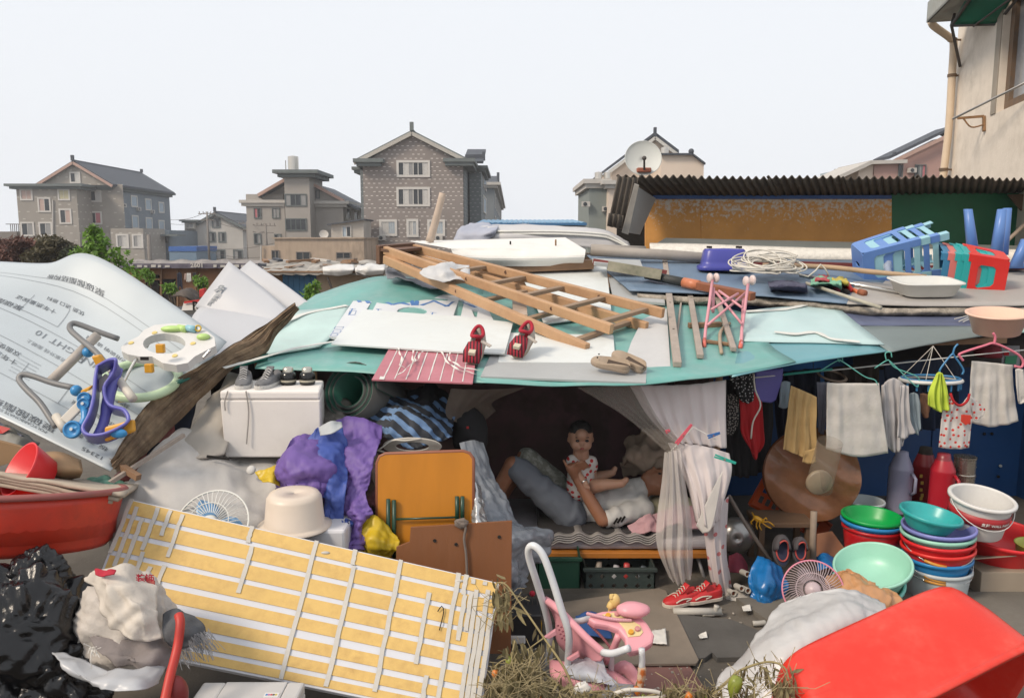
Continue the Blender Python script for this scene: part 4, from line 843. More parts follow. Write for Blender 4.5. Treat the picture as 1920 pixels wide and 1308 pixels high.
# ------------------------------------------------ second roof (right, farther back)
r2=thing('upper_roof','flat upper roof of blue and grey sheets with a crumbling foam edge on the right','roof',RP(1550,565,.08))
H2=.10
blue1=mat('sheet_blue',(.13,.19,.27),.45,.12,3,.1,9,dirt=.35,dcol=(.2,.26,.32),dscale=2);greyr=mat('sheet_beige_grey',(.34,.32,.30),.6,.1,3,.1,10,dirt=.4,dcol=(.2,.18,.16),dscale=3)
rsheet('sheet',None,None,[[(1100,480,.0),(1350,485,.0),(1700,490,.0)],[(1150,520,0),(1330,530,0),(1640,545,0)],[(1180,546,0),(1360,553,0),(1600,571,0)]],blue1,H2,.01,18,10,.008,11,r2)
rsheet('sheet',None,None,[[(1560,490,0),(1750,492,0),(2000,494,0)],[(1600,530,0),(1780,530,0),(2000,535,0)],[(1588,569,0),(1760,572,0),(2000,570,0)]],greyr,H2+.008,.01,16,10,.006,12,r2)
crumb=mat('foam_crumbling',(.33,.29,.24),.95,.45,14,1.0,35,dirt=.8,dcol=(.05,.045,.035),dscale=12)
pts=[(1195,550),(1300,556),(1420,558),(1540,568),(1660,577),(1780,577),(1900,577),(2000,575)];rr_=[]
g=[[RP(x,y,H2-.012) for x,y in pts],[RP(x,y+8,H2-.045)+V(0,-.03,0) for x,y in pts],[RP(x,y+16,H2-.075)+V(0,.03,0) for x,y in pts]]
g=patch(g,70,6);g=[[p+V(.0,.03*nz(p,7),.016*nz(p,11,2)*(1 if 0<i<len(g)-1 else .3)) for p in r] for i,r in enumerate(g)]
MB().grid(g).build('crumbling_edge',crumb,r2,smooth=True,solid=.03)
# white foam edge strip and grey ridge sheets at its back
fg=mat('foam_shell',(.66,.63,.57),.85,.12,25,.8,40)
g=patch([[P(1218,466,8.3),P(1300,467,8.2),P(1420,471,8.2),P(1600,476,8.2),P(1960,478,8.2)],[P(1220,475,8.1),P(1300,477,8.05),P(1420,484,8.05),P(1600,486,8.05),P(1960,488,8.05)],[P(1228,478,8.2),P(1300,483,8.15),P(1420,492,8.15),P(1600,497,8.15),P(1960,499,8.15)]],80,8);g=[[p+V(0,.02*(vor(p,22)[0]-.4),0) for p in r] for r in g]
MB().grid(g).build('foam_strip',fg,r2,smooth=True,solid=.06)
MB().slab([P(1228,458,8.45),P(1248,446,8.7),P(1990,462,8.9),P(1990,482,8.3),P(1600,480,8.25),P(1222,465,8.25)],.02,nrm=V(0,-.4,.9)).build('ridge_sheet',mat('sheet_grey',(.16,.175,.17),.6,.1,3),r2)
MB().box((P(1580,0,7.8).x,8.1,1.55),(4.6,1.0,.1)).build('under_board',dark,r2)
MB().tube([P(1108,470,7.6),P(1250,478,7.6),P(1420,492,7.55)],.05,14).build('bamboo_beam',mat('bamboo_grey',(.30,.27,.24),.6,.12,4,dirt=.3),r2,smooth=True)
MB().tube([P(1108,464,7.8),P(1210,468,7.8)],.035,12).build('bamboo_beam',mat('bamboo_grey',(.3,.27,.24)),r2,smooth=True)
MB().bar(P(1112,490,7.0),P(1250,512,6.9),.03,.05).build('red_batten',mat('batten_red',(.17,.035,.03),.7,.2,5),r2)
MB().bar(P(1400,492,7.3),P(1990,510,7.3),.05,.05).build('red_batten',mat('batten_red',(.17,.035,.03),.7),r2)
MB().bar(P(1140,498,6.7),P(1240,515,6.6),.06,.08).build('mossy_beam',mat('beam_mossy',(.27,.25,.19),.9,.3,8,.3,20,dirt=.5,dcol=(.08,.11,.05),dscale=5),r2)
MB().slab([P(1110,484,7.2),P(1200,487,7.2),P(1205,500,6.9),P(1115,492,6.9)],.03).build('pale_panel',greyb,r2)
po=thing('wrapped_post','round post wrapped in orange tape with a brown wooden end','post',RP(1290,540,.12));a,c=RP(1212,515,.16),RP(1412,556,.15)
MB().tube([a,a.lerp(c,.38)],.038,14).build('black_sleeve',mat('rubber_black',(.03,.032,.03),.6,.2,5),po,smooth=True);MB().tube([a.lerp(c,.38),a.lerp(c,.52)],.042,14).build('orange_tape',mat('tape_orange',(.50,.17,.08),.4,.15,14),po,smooth=True);MB().bar(a.lerp(c,.52),c,.07,.06,RN).build('wooden_end',mat('wood_redbrown',(.22,.075,.035),.7,.2,6),po,bevel=.004)

# ------------------------------------------------ shelter interior walls and posts
iw=thing('shelter_walls','dark cloth-lined walls and posts inside the sleeping shelter','walls',(0,5.8,0))
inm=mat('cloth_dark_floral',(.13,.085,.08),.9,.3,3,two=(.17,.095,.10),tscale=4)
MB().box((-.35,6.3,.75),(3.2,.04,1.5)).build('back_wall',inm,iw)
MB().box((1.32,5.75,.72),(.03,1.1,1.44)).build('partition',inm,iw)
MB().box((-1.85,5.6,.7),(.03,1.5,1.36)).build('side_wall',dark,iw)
for x,y in ((-1.2,4.75),(1.28,4.85)):MB().tube([V(x,y,0),V(x,y,RA+RB*y-.01)],.022,8).build('post',wood,iw)
for y in (4.9,5.5,6.2):MB().bar(V(-1.6,y,RA+RB*y-.03),V(3.4,y+.55,RA+RB*(y+.55)-.03),.04,.04).build('rafter',wood,iw)
bw=thing('blue_panel_wall','deep blue metal panel wall with bolts behind the hanging laundry','wall',P(1750,900,6.3))
bm_=mat('panel_blue',(.012,.065,.20),.35,.12,2,dirt=.25,dcol=(.02,.04,.08),dscale=2)
for i in range(3):MB().box((1.95+i*1.0,6.4,.8),(.992,.03,1.65)).build('panel',bm_,bw,bevel=.004)
for x,y in ((1828,875),(1876,873),(1872,893),(1846,813),(1860,813)):MB().sphere(P(x,y,6.36),.013,nu=8,nv=6).build('bolt',tape if y>870 and y<880 else dark,bw)
MB().box((4.2,5.9,.8),(.03,1.0,1.6)).build('return_panel',bm_,bw)
MB().slab([P(1600,690,5.9),P(1960,680,5.9),P(1960,620,6.3),P(1600,640,6.3)],.02).build('soffit',mat('ply_dark',(.05,.04,.035),.9),bw)
# ------------------------------------------------ things lying on the roofs
def plas(name,col,rough=.35,dirt=.2,**k):return mat(name,col,rough,.06,5,.05,20,dirt=dirt,dcol=tuple(c*.55+.04 for c in col),dscale=5,**k)
def shoe(label,M,L,up,sole,lin,kind='shoe',group=None,op=(.07,.45),laces=None,tongue=None,strap=None,low=1.0,extra=None):
    t_=thing(kind,label,'shoe',M.translation,group)
    prof=[(0,.42,.50),(.03,.68,.62),(.1,.85,.68),(.2,.9,.66),(.32,.9,.6),(.45,.93,.54),(.58,1,.44),(.7,1.02,.35),(.82,.95,.29),(.92,.74,.23),(.97,.5,.17),(1,.2,.10)]
    W=L*.185;rows=[];n=14
    for (t,w_,h) in prof:
        r=[];inside=op[0] <= t <= op[1]
        for k in range(n+1):
            a=math.pi*k/n;c=math.cos(a);s=math.sin(a)**.6 if math.sin(a)>0 else 0;z=h*L*.42*low*s+L*.07
            if inside and abs(c)<.72:z=L*.10
            r.append(V((t-.5)*L,c*W*w_*(.92 if inside and abs(c)<.72 else 1),z))
        rows.append(r)
    MB().grid(rows).xf(M).build('upper',up,t_,smooth=True)
    so_=[(V((t-.5)*L*1.02,s*W*w_*1.06,0)) for s in (1,) for (t,w_,h) in prof]+[V((t-.5)*L*1.02,-W*w_*1.06,0) for (t,w_,h) in reversed(prof)]
    MB().slab([p+V(0,0,L*.085) for p in so_],L*.085,nrm=V(0,0,1)).xf(M).build('sole',sole,t_,bevel=L*.012)
    MB().slab([V((t-.5)*L,W*w_*.7,L*.112) for (t,w_,h) in prof if op[0] <= t <= op[1]]+[V((t-.5)*L,-W*w_*.7,L*.112) for (t,w_,h) in reversed(prof) if op[0] <= t <= op[1]],.004,nrm=V(0,0,1)).xf(M).build('insole',lin,t_)
    if tongue:
        g=[[V(x*L,y*W,z*L) for y in (-.5,-.25,.25,.5)] for x,z in ((.08,.28),(-.02,.34),(-.1,.42),(-.14,.46))];MB().grid(g).xf(M).build('tongue',tongue,t_,smooth=True,solid=.006)
    if laces:
        m=MB()
        for i in range(5):x=.22-.06*i;z=.2+.045*i;m.tube([M @ V(x*L,-W*.45,z*L*.98),M @ V((x-.02)*L,0,(z+.035)*L),M @ V(x*L,W*.45,z*L*.98)],L*.012,5)
        m.build('laces',laces,t_);t_.children[-1] and None
    if extra:extra(t_,M,L,W)
    return t_
plaid=mat('cloth_plaid',(.33,.02,.035),.8,.15,60,wave=(16,(.02,.01,.015),.35,'X'));canv=mat('canvas_grey',(.40,.36,.32),.85,.15,20,.3,60,dirt=.5,dcol=(.2,.16,.12),dscale=12);rubr=mat('rubber_tan',(.32,.25,.19),.8,.15,10,dirt=.4)
redc=mat('cloth_red',(.36,.012,.03),.8,.12,10)
def flaps(t_,M,L,W):
    MB().grid([[V(L*.10,-W*.9,L*.36),V(L*.10,0,L*.42),V(L*.10,W*.9,L*.36)],[V(L*.36,-W*1.25,L*.28),V(L*.38,0,L*.32),V(L*.36,W*1.25,L*.28)],[V(L*.58,-W*1.1,L*.12),V(L*.60,0,L*.14),V(L*.58,W*1.1,L*.12)]]).xf(M).build('plaid_flap',plaid,t_,smooth=True,solid=.008)
    MB().box(V(L*.42,0,L*.30),(L*.14,W*.85,.02),None).xf(M).build('label_patch',mat('patch_cream',(.55,.50,.38),.8),t_)
    MB().tube([M @ V(-L*.19+L*.22*math.cos(q),W*.72*math.sin(q),L*.44+L*.05*math.cos(q*2)) for q in [2*math.pi*k/22 for k in range(22)]],L*.045,8,closed=True).build('collar',redc,t_,smooth=True)
    MB().grid([[V(-L*.02,W*.7,L*.38),V(L*.06,W*.7,L*.37)],[V(L*.1,W*2.2,L*.34),V(L*.17,W*2.0,L*.33)]]).xf(M).build('strap',canv,t_,solid=.006)
for (x,y,rz,lab) in ((893,660,-1.75,'red plaid child shoe on the left, hanging over the rose sheet'),(981,650,-1.95,'red plaid child shoe on the right, on the white board')):
    shoe(lab,Matrix.Translation(RP(x,y,.085)) @ Matrix.Rotation(.5,4,'X') @ Matrix.Rotation(rz,4,'Z'),.25,canv,rubr,redc,group='pair of red plaid shoes',op=(.07,.5),extra=flaps,low=1.5)
clogm=mat('clog_tan',(.34,.265,.195),.75,.15,10,.2,40,dirt=.4,dcol=(.18,.13,.09),dscale=9)
for (x,y,rz,lab) in ((1144,686,-3.5,'left tan child clog with a little face, on the grey cardboard'),(1178,680,-3.9,'right tan child clog, tucked behind its mate on the cardboard')):
    M=Matrix.Translation(RP(x,y,.075)) @ Matrix.Rotation(.55,4,'X') @ Matrix.Rotation(rz,4,'Z');c_=shoe(lab,M,.225,clogm,rubr,mat('clog_inner',(.07,.05,.038),.9),'clog','pair of tan clogs',op=(.0,.6),low=.8)
    if x<1160:
        for s in (-1,1):MB().sphere(M @ V(.075,s*.016,.055),.005,nu=6,nv=5).build('eye',dark,c_)

def stool(label,M,a,b,H,m,group=None,par=None,mg=.055,hz_=(.2,.72,.82),rc=.35):
    t=thing('plastic_stool',label,'stool',M.translation,group) if par is None else par
    th=.008;c=a*rc
    rim=[V(sx*(a-c)+c*math.cos(an),sy*(a-c)+c*math.sin(an),0) for sx,sy,a0 in ((1,1,0),(-1,1,math.pi/2),(-1,-1,math.pi),(1,-1,1.5*math.pi)) for an in [a0+math.pi/2*k/4 for k in range(5)]]
    hole=[V(.02*math.cos(2*math.pi*k/10),.055*math.sin(2*math.pi*k/10),0) for k in range(10)]
    holed(rim,[hole],.012,V(0,0,1)).xf(M).build('seat',m,t,bevel=.004)
    for k in range(4):
        R=Matrix.Rotation(math.pi/2*k,4,'Z')
        def q(x,z):d=lerp(a,b,-z/H);return V(x,-d,z)
        def wx(z):return lerp(a,b,-z/H)
        z1,z2,z3=-H*hz_[0],-H*hz_[1],-H*hz_[2]
        outer=[q(-wx(0)+.02,0),q(wx(0)-.02,0),q(wx(-.03),-.03),q(wx(-H),-H),q(wx(-H)-.06,-H),q(wx(z3)-.06,z3),q(-wx(z3)+.06,z3),q(-wx(-H)+.06,-H),q(-wx(-H),-H),q(-wx(-.03),-.03)]
        def rr(z,i):return wx(z)-mg-i
        hole=[q(-rr(z1,.02),z1),q(rr(z1,.02),z1),q(rr(z1-.02,0),z1-.02),q(rr(z2+.02,0),z2+.02),q(rr(z2,.02),z2),q(-rr(z2,.02),z2),q(-rr(z2+.02,0),z2+.02),q(-rr(z1-.02,0),z1-.02)]
        nrm=V(0,-1,(b-a)/H).normalized()
        holed([R @ p for p in outer],[[R @ p for p in hole]],th,R @ nrm).xf(M).build('leg_panel',m,t,bevel=.002)
    return t
pb1=plas('plastic_blue',(.10,.21,.50));pb2=plas('plastic_skyblue',(.26,.48,.56));pb3=plas('plastic_royal',(.03,.08,.38));pteal=plas('plastic_teal',(.02,.36,.36));pred=plas('plastic_red',(.62,.025,.02));psal=plas('plastic_salmon',(.62,.17,.15));pbt=plas('plastic_cerulean',(.04,.20,.36))
ax=V(1,-.12,.22).normalized();o0=RP(1607,508,.16)+V(0,.0,.06)
for i,(m,lb) in enumerate(((pb1,'cornflower blue stool at the seat end of the nested blue stack'),(pb2,'pale aqua stool second in the nested blue stack'),(pb1,'blue stool third in the nested blue stack, mostly inside it'),(pb2,'pale aqua stool last in the nested blue stack, legs sticking out'))):
    stool(lb,frame(o0+ax*(.075*i),-ax,V(.1,-.3,1)),.145-.001*i,.185,.46,m,'nested blue stools lying on the roof')
ax=V(-1,.35,.05).normalized();o0=RP(1880,534,.13)+V(0,.0,.10)
for i,(m,lb) in enumerate(((pred,'glossy red stool in front of the nested coloured stack'),(pteal,'turquoise stool directly inside the red one'),(pteal,'second turquoise stool in the red stack'),(psal,'salmon stool near the back of the red stack'),(pbt,'dark cyan stool at the far end of the red stack'))):
    stool(lb,frame(o0+ax*(.05*i),-ax,V(0,-.25,1)),.14-.0008*i,.185,.30,m,'nested coloured stools lying on the roof',None,.075,(.3,.74,.93),.5)
oc=thing('overturned_chair','blue plastic chair lying upside down with its legs in the air','chair',P(1860,505,7.3))
seat_z=P(1860,497,7.3)
MB().box(seat_z+V(.05,0,0),(.42,.4,.05)).build('seat',pb1,oc,bevel=.015)
for (x0,y0,x1,y1,Y) in ((1826,478,1816,392,7.5),(1869,478,1880,392,7.1),(1880,478,1890,390,7.5),(1905,500,1925,448,7.0)):
    a,c=P(x0,y0,Y),P(x1,y1,Y);d=(c-a).normalized();rows=[]
    for t in (0,.5,1):
        p=a.lerp(c,t);w_=lerp(.05,.032,t);rows.append([p+V(-w_,.03,0),p+V(-w_,-.01,0),p+V(-w_*.6,-.03,0),p+V(w_*.6,-.03,0),p+V(w_,-.01,0),p+V(w_,.03,0)])
    MB().grid(rows).build('leg',pb1,oc,smooth=True,solid=.006)
g=patch([[RP(1640,470,.3),RP(1670,465,.35),RP(1690,470,.3)],[RP(1645,490,.22),RP(1668,488,.28),RP(1688,492,.2)],[RP(1650,510,.15),RP(1665,512,.2),RP(1680,508,.15)]],16,14)
clear=mat('plastic_clear',(.75,.78,.8),.2,.05,5,.3,20,alpha=.35);tag(MB().grid(crumple(g,.04,9,1)).build('plastic_bag',clear,smooth=True),'clear plastic bag stuffed in the nested blue stools','bag')
wb=thing('white_basin','white rectangular plastic basin in front of the nested blue stools','basin',RP(1734,552,.11));Mb=frame(RP(1732,551,.12),RN,V(1,.05,0))
MB().lathe([(.001,0),(.17,0),(.19,.01),(.225,.10),(.245,.102),(.245,.11),(.222,.11),(.185,.016),(.001,.012)],Mb @ Matrix.Diagonal((1.05,.72,1,1)),40,sq=5).build('tub',plas('plastic_offwhite',(.60,.60,.57),.35),wb,smooth=True)
# indigo tub stool
it=thing('tub_stool','indigo blue plastic tub stool turned upside down on the roof','stool',RP(1355,512,.1));Mi=frame(RP(1356,506,.11),V(0,0,1),V(1,-.15,0))
ind=plas('plastic_indigo',(.05,.055,.30))
MB().lathe([(.225,0),(.23,.005),(.23,.035),(.20,.05),(.195,.08),(.18,.17),(.165,.19),(.001,.195)],Mi @ Matrix.Diagonal((1,.8,1,1)),48,sq=6).build('body',ind,it,smooth=True)
for sx in (-1,1):
    for sy in (-1,1):MB().box(Mi @ V(sx*.13,sy*.09,.205),(.03,.02,.02)).build('foot',dark,it,bevel=.003)
# cable coil
rd=random.Random(12);cab=mat('cable_white',(.55,.52,.46),.5,.06)
cc=RP(1440,522,.13);m=MB();pts=[]
for k in range(17):
    a0=rd.uniform(0,6.28);rx=rd.uniform(.13,.27);ry=rd.uniform(.10,.20);tl=rd.uniform(-.5,.6);ox,oy=rd.uniform(-.09,.09),rd.uniform(-.06,.06);t2=rd.uniform(-.5,.5)
    for j in range(18):
        a=a0+2*math.pi*j/18;p=V(ox+rx*math.cos(a),oy+ry*math.sin(a),.05+.16*abs(math.sin(tl))*(1+math.sin(a+t2))+k*.003);pts.append(cc+p)
pts += [cc+V(.3,-.1,.02),cc+V(.42,-.05,.12),cc+V(.5,-.05,.02)]
tag(MB().tube(cat(pts,len(pts)*2),.0065,6).build('cable_coil',cab,smooth=True),'loose tangled coil of white cable beside the indigo stool','cable')
tag(MB().tube(cat([RP(1430,498,.2),RP(1540,500,.2),RP(1640,510,.22),RP(1737,519,.22)],20),[.024]*5+[.022]*8+[.02]*8,12).build('bamboo_pole',mat('bamboo_tan',(.34,.24,.15),.6,.15,8),smooth=True),'tan bamboo pole resting across the upper roof to the white basin','pole')
rodt=thing('metal_rod','shiny metal rod with a ball end on the upper roof','rod',RP(1640,545,.12));chrome=mat('metal_chrome',(.62,.61,.58),.22,.08,5,metal=.9)
MB().tube([RP(1500,516,.13),RP(1690,548,.13)],.014,10).build('shaft',chrome,rodt,smooth=True);MB().sphere(RP(1693,548,.135),.03).build('ball',chrome,rodt,smooth=True)
tag(MB().tube([RP(1512,531,.16),RP(1652,577,.13)],.014,10).build('pipe',mat('pipe_weathered',(.36,.34,.27),.6,.2,12),smooth=True),'weathered thin pipe overhanging the crumbling roof edge','pipe')
tool=thing('screwdriver','tool with red and black grip lying among rags on the roof','tool',RP(1570,548,.12));MB().tube([RP(1566,540,.12),RP(1580,546,.12)],.024,10).build('grip',mat('grip_red',(.35,.05,.08),.5),tool,smooth=True);MB().tube([RP(1580,546,.12),RP(1590,549,.12)],.024,10).build('grip_end',dark,tool,smooth=True)
tool=thing('hammer','orange-handled hammer with a brown head near the metal rod','tool',RP(1605,548,.12));MB().tube([RP(1585,538,.12),RP(1612,549,.12)],.018,10).build('handle',mat('grip_orange',(.55,.12,.03),.5),tool,smooth=True);MB().tube([RP(1612,547,.13),RP(1622,550,.13)],.026,10).build('head',mat('wood_redbrown',(.22,.075,.035)),tool,smooth=True);MB().tube([RP(1588,531,.14),RP(1596,545,.12)],.02,8).build('clip',pred,tool,smooth=True)
for px,col,lab in (([[(1440,530),(1480,526),(1510,530)],[(1445,545),(1480,546),(1515,545)]],(.05,.05,.09),'crumpled dark grey plastic beside the cable coil'),([[(1520,522),(1545,518),(1575,528)],[(1520,542),(1550,540),(1580,538)]],(.16,.36,.24),'green rag beside the dark plastic'),([[(1530,520),(1542,516),(1554,522)],[(1528,532),(1545,532),(1556,530)]],(.35,.05,.06),'dark red rag lying on the green one'),([[(1560,524),(1575,522),(1590,528)],[(1562,536),(1576,534),(1592,534)]],(.45,.36,.06),'yellow rag next to the green one')):
    g=patch([[RP(x,y,.14) for x,y in px[0]],[RP((a[0]+b[0])/2,(a[1]+b[1])/2,.2) for a,b in zip(px[0],px[1])],[RP(x,y,.12) for x,y in px[1]]],16,12)
    tag(MB().grid(crumple(g,.03,12,len(lab))).build('rag',mat('rag_%d'%len(lab),col,.6,.2,8),smooth=True,solid=.004),lab,'rag','rags on the upper roof')
wires=MB();rd=random.Random(9)
for k in range(9):wires.tube(cat([RP(1790+k*8,600+rd.uniform(-8,4),.05),RP(1850+k*7,585+rd.uniform(-6,6),.06),RP(1935,575+rd.uniform(-6,16),.05)],8),.004,5)
tag(wires.build('wire_bundle',cab),'sprawl of thin white wires at the right end of the upper roof','wires')
# pink stroller frame
pf=thing('stroller_frame','folded pink stroller frame with crossed bars on the roof','stroller',RP(1360,650,.02));pkm=plas('paint_pink',(.60,.27,.31),.4)
def rt(name,pts,r,m,par,n=8):return MB().tube([RP(x,y,h) for x,y,h in pts],r,n).build(name,m,par,smooth=True)
for px in ([(1336,524,.30),(1330,570,.18),(1323,617,.06),(1321,640,.03)],[(1403,530,.30),(1397,575,.18),(1391,617,.06),(1390,646,.03)],[(1338,540,.25),(1337,585,.12)],[(1394,560,.2),(1392,600,.1)]):rt('upright',px,.011,pkm,pf)
for px in ([(1342,547,.24),(1391,607,.1)],[(1400,547,.24),(1327,609,.1)],[(1348,545,.26),(1392,577,.2)],[(1384,550,.26),(1334,580,.2)]):rt('cross_bar',px,.009,pkm,pf)
for px in ([(1321,636,.035),(1320,650,.02)],[(1390,640,.035),(1388,652,.02)]):rt('foot',px,.014,plas('plastic_coral',(.62,.14,.10)),pf)
for x,y in ((1331,521),(1343,521),(1399,527),(1411,525)):MB().lathe([(.001,-.012),(.03,-.012),(.036,-.006),(.036,.006),(.03,.012),(.001,.012)],frame(RP(x,y,.31),V(1,.25,0)),16).build('wheel',plas('plastic_palepink',(.62,.50,.48)),pf,smooth=True)
# peach bowl at the roof corner
bw_=thing('peach_bowl','large peach plastic bowl perched on the roof corner at the right','basin',RP(1866,626,.03));Mp=frame(P(1868,625,5.15),V(-.06,-.12,1),V(1,0,0))
pch=plas('plastic_peach',(.72,.47,.36),.4,sss=0)
MB().lathe([(.001,.0),(.125,.0),(.135,.006),(.172,.125),(.19,.132),(.19,.142),(.168,.140),(.128,.012),(.001,.008)],Mp,44).build('bowl',pch,bw_,smooth=True)
# ------------------------------------------------ left: printed polycarbonate sheet and the pile
ctrl=[[P(-330,640,4.5),P(-150,715,4.2),P(10,785,4.05),P(207,882,3.9)],[P(-240,560,4.9),P(-80,610,4.6),P(80,690,4.42),P(268,800,4.2)],[P(-130,505,5.3),P(0,545,5.0),P(130,620,4.8),P(325,735,4.5)],[P(10,489,5.7),P(100,491,5.55),P(185,482,5.5),P(430,650,4.85)]]
ctrl[3]=[P(0,490,5.75),P(90,493,5.6),P(185,482,5.5),P(425,640,4.9)]
ctrl[2]=[P(-140,520,5.4),P(10,540,5.3),P(160,600,5.15),P(345,725,4.55)];ctrl[1]=[P(-240,560,5.0),P(-80,610,4.78),P(80,690,4.6),P(268,800,4.25)]
pcg=patch(ctrl,36,30)
pc=tag(MB().grid(pcg).build('printed_sheet',mat('polycarb_blue',(.44,.485,.51),.35,.05,1.5,.06,5,dirt=.35,dcol=(.38,.41,.43),dscale=2),smooth=True,solid=.006),'large curled pale blue plastic sheet printed with mirrored lettering','plastic sheet')
def pcS(u,v):
    a=max(0,min(.9999,u))*(len(pcg[0])-1);b=max(0,min(.9999,v))*(len(pcg)-1);i,j=int(b),int(a);fu,fv=a-j,b-i
    p=pcg[i][j].lerp(pcg[i][j+1],fu).lerp(pcg[i+1][j].lerp(pcg[i+1][j+1],fu),fv);e1=pcg[i][j+1]-pcg[i][j];e2=pcg[i+1][j]-pcg[i][j];n=e1.cross(e2).normalized()
    if n.dot(V(0,0,CAMZ)-p)<0:n=-n
    return p+n*.003
ink=mat('ink_dark',(.09,.10,.115),.6);inkl=mat('ink_grey',(.20,.22,.24),.6)
U0,V0=1.75,1.35  # printed area in metres: sheet width and height
def ptext(s,u,v,size,m=ink,bold=0,flip=True,gap=1.0):
    vs_,fs_=text_pts(s,size,bold)
    if not vs_:return
    mx=max(p.x for p in vs_)
    o=MB().add([pcS(u+((mx-p.x)*gap/U0 if flip else p.x*gap/U0),v-p.y/V0*1.0) for p in vs_],fs_).build('lettering',m,pc)
def pline(u0,v0,u1,v1,w_=.003,m=inkl):
    n=14;a=[pcS(lerp(u0,u1,i/n),lerp(v0,v1,i/n)) for i in range(n+1)];dv=w_/V0;du=w_/U0 if abs(u1-u0)<abs(v1-v0) else 0;dv=0 if du else dv
    b=[pcS(lerp(u0,u1,i/n)+du,lerp(v0,v1,i/n)+dv) for i in range(n+1)];MB().grid([a,b]).build('printed_line',m,pc)
ptext('聚碳酸酯结构板',.50,.075,.058,bold=0,gap=1.35);ptext('POLYCARBONATE STRUCTURE SHEET',.50,.035,.026,gap=1.15)
ptext('十年质量保证',.40,.30,.045,bold=0,gap=1.25);ptext('双面使用',.47,.345,.04,bold=0,gap=1.25);ptext('聚碳酸酯结构板',.44,.93-.08,.05,bold=0,gap=1.35);ptext('聚碳酸酯结构板',.80,.26,.035,gap=1.3)
ptext('优质 进口 原料',.50,.70,.035,gap=1.2);ptext('十年质量保证',.40,.64,.04,gap=1.2);ptext('聚碳酸酯阳光板',.20,.58,.05,bold=0,gap=1.3);ptext('使用说明 请撕膜',.70,.60,.03,gap=1.2);ptext('防紫外线 面朝上',.56,.43,.03,inkl,gap=1.2);ptext('SUNLIGHT 10',.56,.50,.06,inkl,gap=1.3);ptext('R',.33,.43,.12,inkl);ptext('R',.72,.50,.09,ink);ptext('聚碳酸酯',.82,.40,.04,gap=1.3);ptext('板 面 朝 外',.82,.11,.04,gap=1.3);ptext('12345',.90,.05,.04,ink,gap=1.2)
for i in range(6):ptext('polycarbonate structure sheet ten year',.17,.26-.018*i,.012,inkl,0,gap=1.0);ptext('polycarbonate structure ten',.58,.34-.02*i,.012,inkl,0)
for v in (.20,.38,.52,.78,.82):pline(.05,v,.99,v)
for u,v in ((.30,.16),(.62,.20),(.12,.44),(.45,.56)):pline(u,v,u+.15,v);pline(u,v,u,v+.12);pline(u+.15,v,u+.15,v+.12)
# two white sheets standing behind
shm=mat('sheet_white_dull',(.46,.47,.495),.45,.03,2,dirt=.15,dcol=(.42,.42,.44),dscale=2)
s1=MB().grid(patch([[P(365,575,6.4),P(395,535,6.45),P(429,490,6.6)],[P(430,600,6.2),P(462,570,6.25),P(495,540,6.4)],[P(490,618,6.0),P(520,600,6.0),P(550,590,6.1)]],10,10)).build('white_sheet',shm,smooth=True,solid=.006);tag(s1,'white sheet with a faded mirrored R standing left of its pair','plastic sheet','white sheets behind the split plank')
s2=MB().grid(patch([[P(440,515,6.9),P(455,500,6.95),P(469,488,7.0)],[P(500,570,6.6),P(515,545,6.65),P(530,530,6.7)],[P(560,640,6.2),P(575,610,6.3),P(590,575,6.4)]],10,10)).build('white_sheet',shm,smooth=True,solid=.006);tag(s2,'blank white sheet standing right behind the lettered one','plastic sheet','white sheets behind the split plank')
MB().grid(patch([[P(330,650,5.4),P(370,580,6.3),P(400,575,6.4)],[P(430,690,5.0),P(490,625,5.6),P(560,600,6.0)]],10,8)).build('lower_fold',shm,s1,smooth=True,solid=.006)
vs_,fs_=text_pts('R',.13,.004);o0,ux,uy=P(413,548,6.36),(P(429,490,6.5)-P(365,575,6.3)).normalized(),(P(365,575,6.3)-P(490,618,5.95)).normalized()
MB().add([o0+ux*v.y*.7+uy*v.x*.9 for v in vs_],fs_).build('lettering',inkl,s1)
for k in range(5):vs_,fs_=text_pts('回',.04,.001);o0=P(408-k*4.5,556+k*5.6,6.34);MB().add([o0+ux*v.y+uy*v.x for v in vs_],fs_).build('lettering',inkl,s1)
# split plank
plk=mat('plank_rotten',(.15,.10,.062),.9,.35,6,.9,25,dirt=.7,dcol=(.045,.032,.022),dscale=5,two=(.22,.155,.095),tscale=7)
top=[P(553,570,4.95),P(510,602,4.9),P(470,625,4.85),P(420,655,4.7),P(370,690,4.55),P(325,715,4.45),P(280,755,4.3),P(250,795,4.15),P(222,840,4.0),P(208,868,3.95)]
wid=[8,22,45,38,45,60,62,55,40,22]
mb=MB();rows=[]
for p,(x,y),w_ in zip(top,((553,570),(510,602),(470,625),(420,655),(370,690),(325,715),(280,755),(250,795),(222,840),(208,868)),wid):
    q=P(x+w_*.5,y+w_*.75,p.y-.02);rows.append([p+V(0,.03,-.03),p,p.lerp(q,.35)+V(0,-.02,.015),p.lerp(q,.7)+V(0,-.015,.0),q,q+V(0,.05,-.02)])
g=patch(rows,30,46);g=[[p+V(.012*nz(p,8),-.012*nz(p,10,3)-.022*nz((j*.9,i*.11,0),1,2),.010*nz(p,14,5)+.016*nz((j*1.3,i*.09,5),1,4)) for j,p in enumerate(r)] for i,r in enumerate(g)]
tag(MB().grid(g,closed=True).build('split_plank',plk,smooth=False),'splintered dark plank leaning against the curled printed sheet','plank')
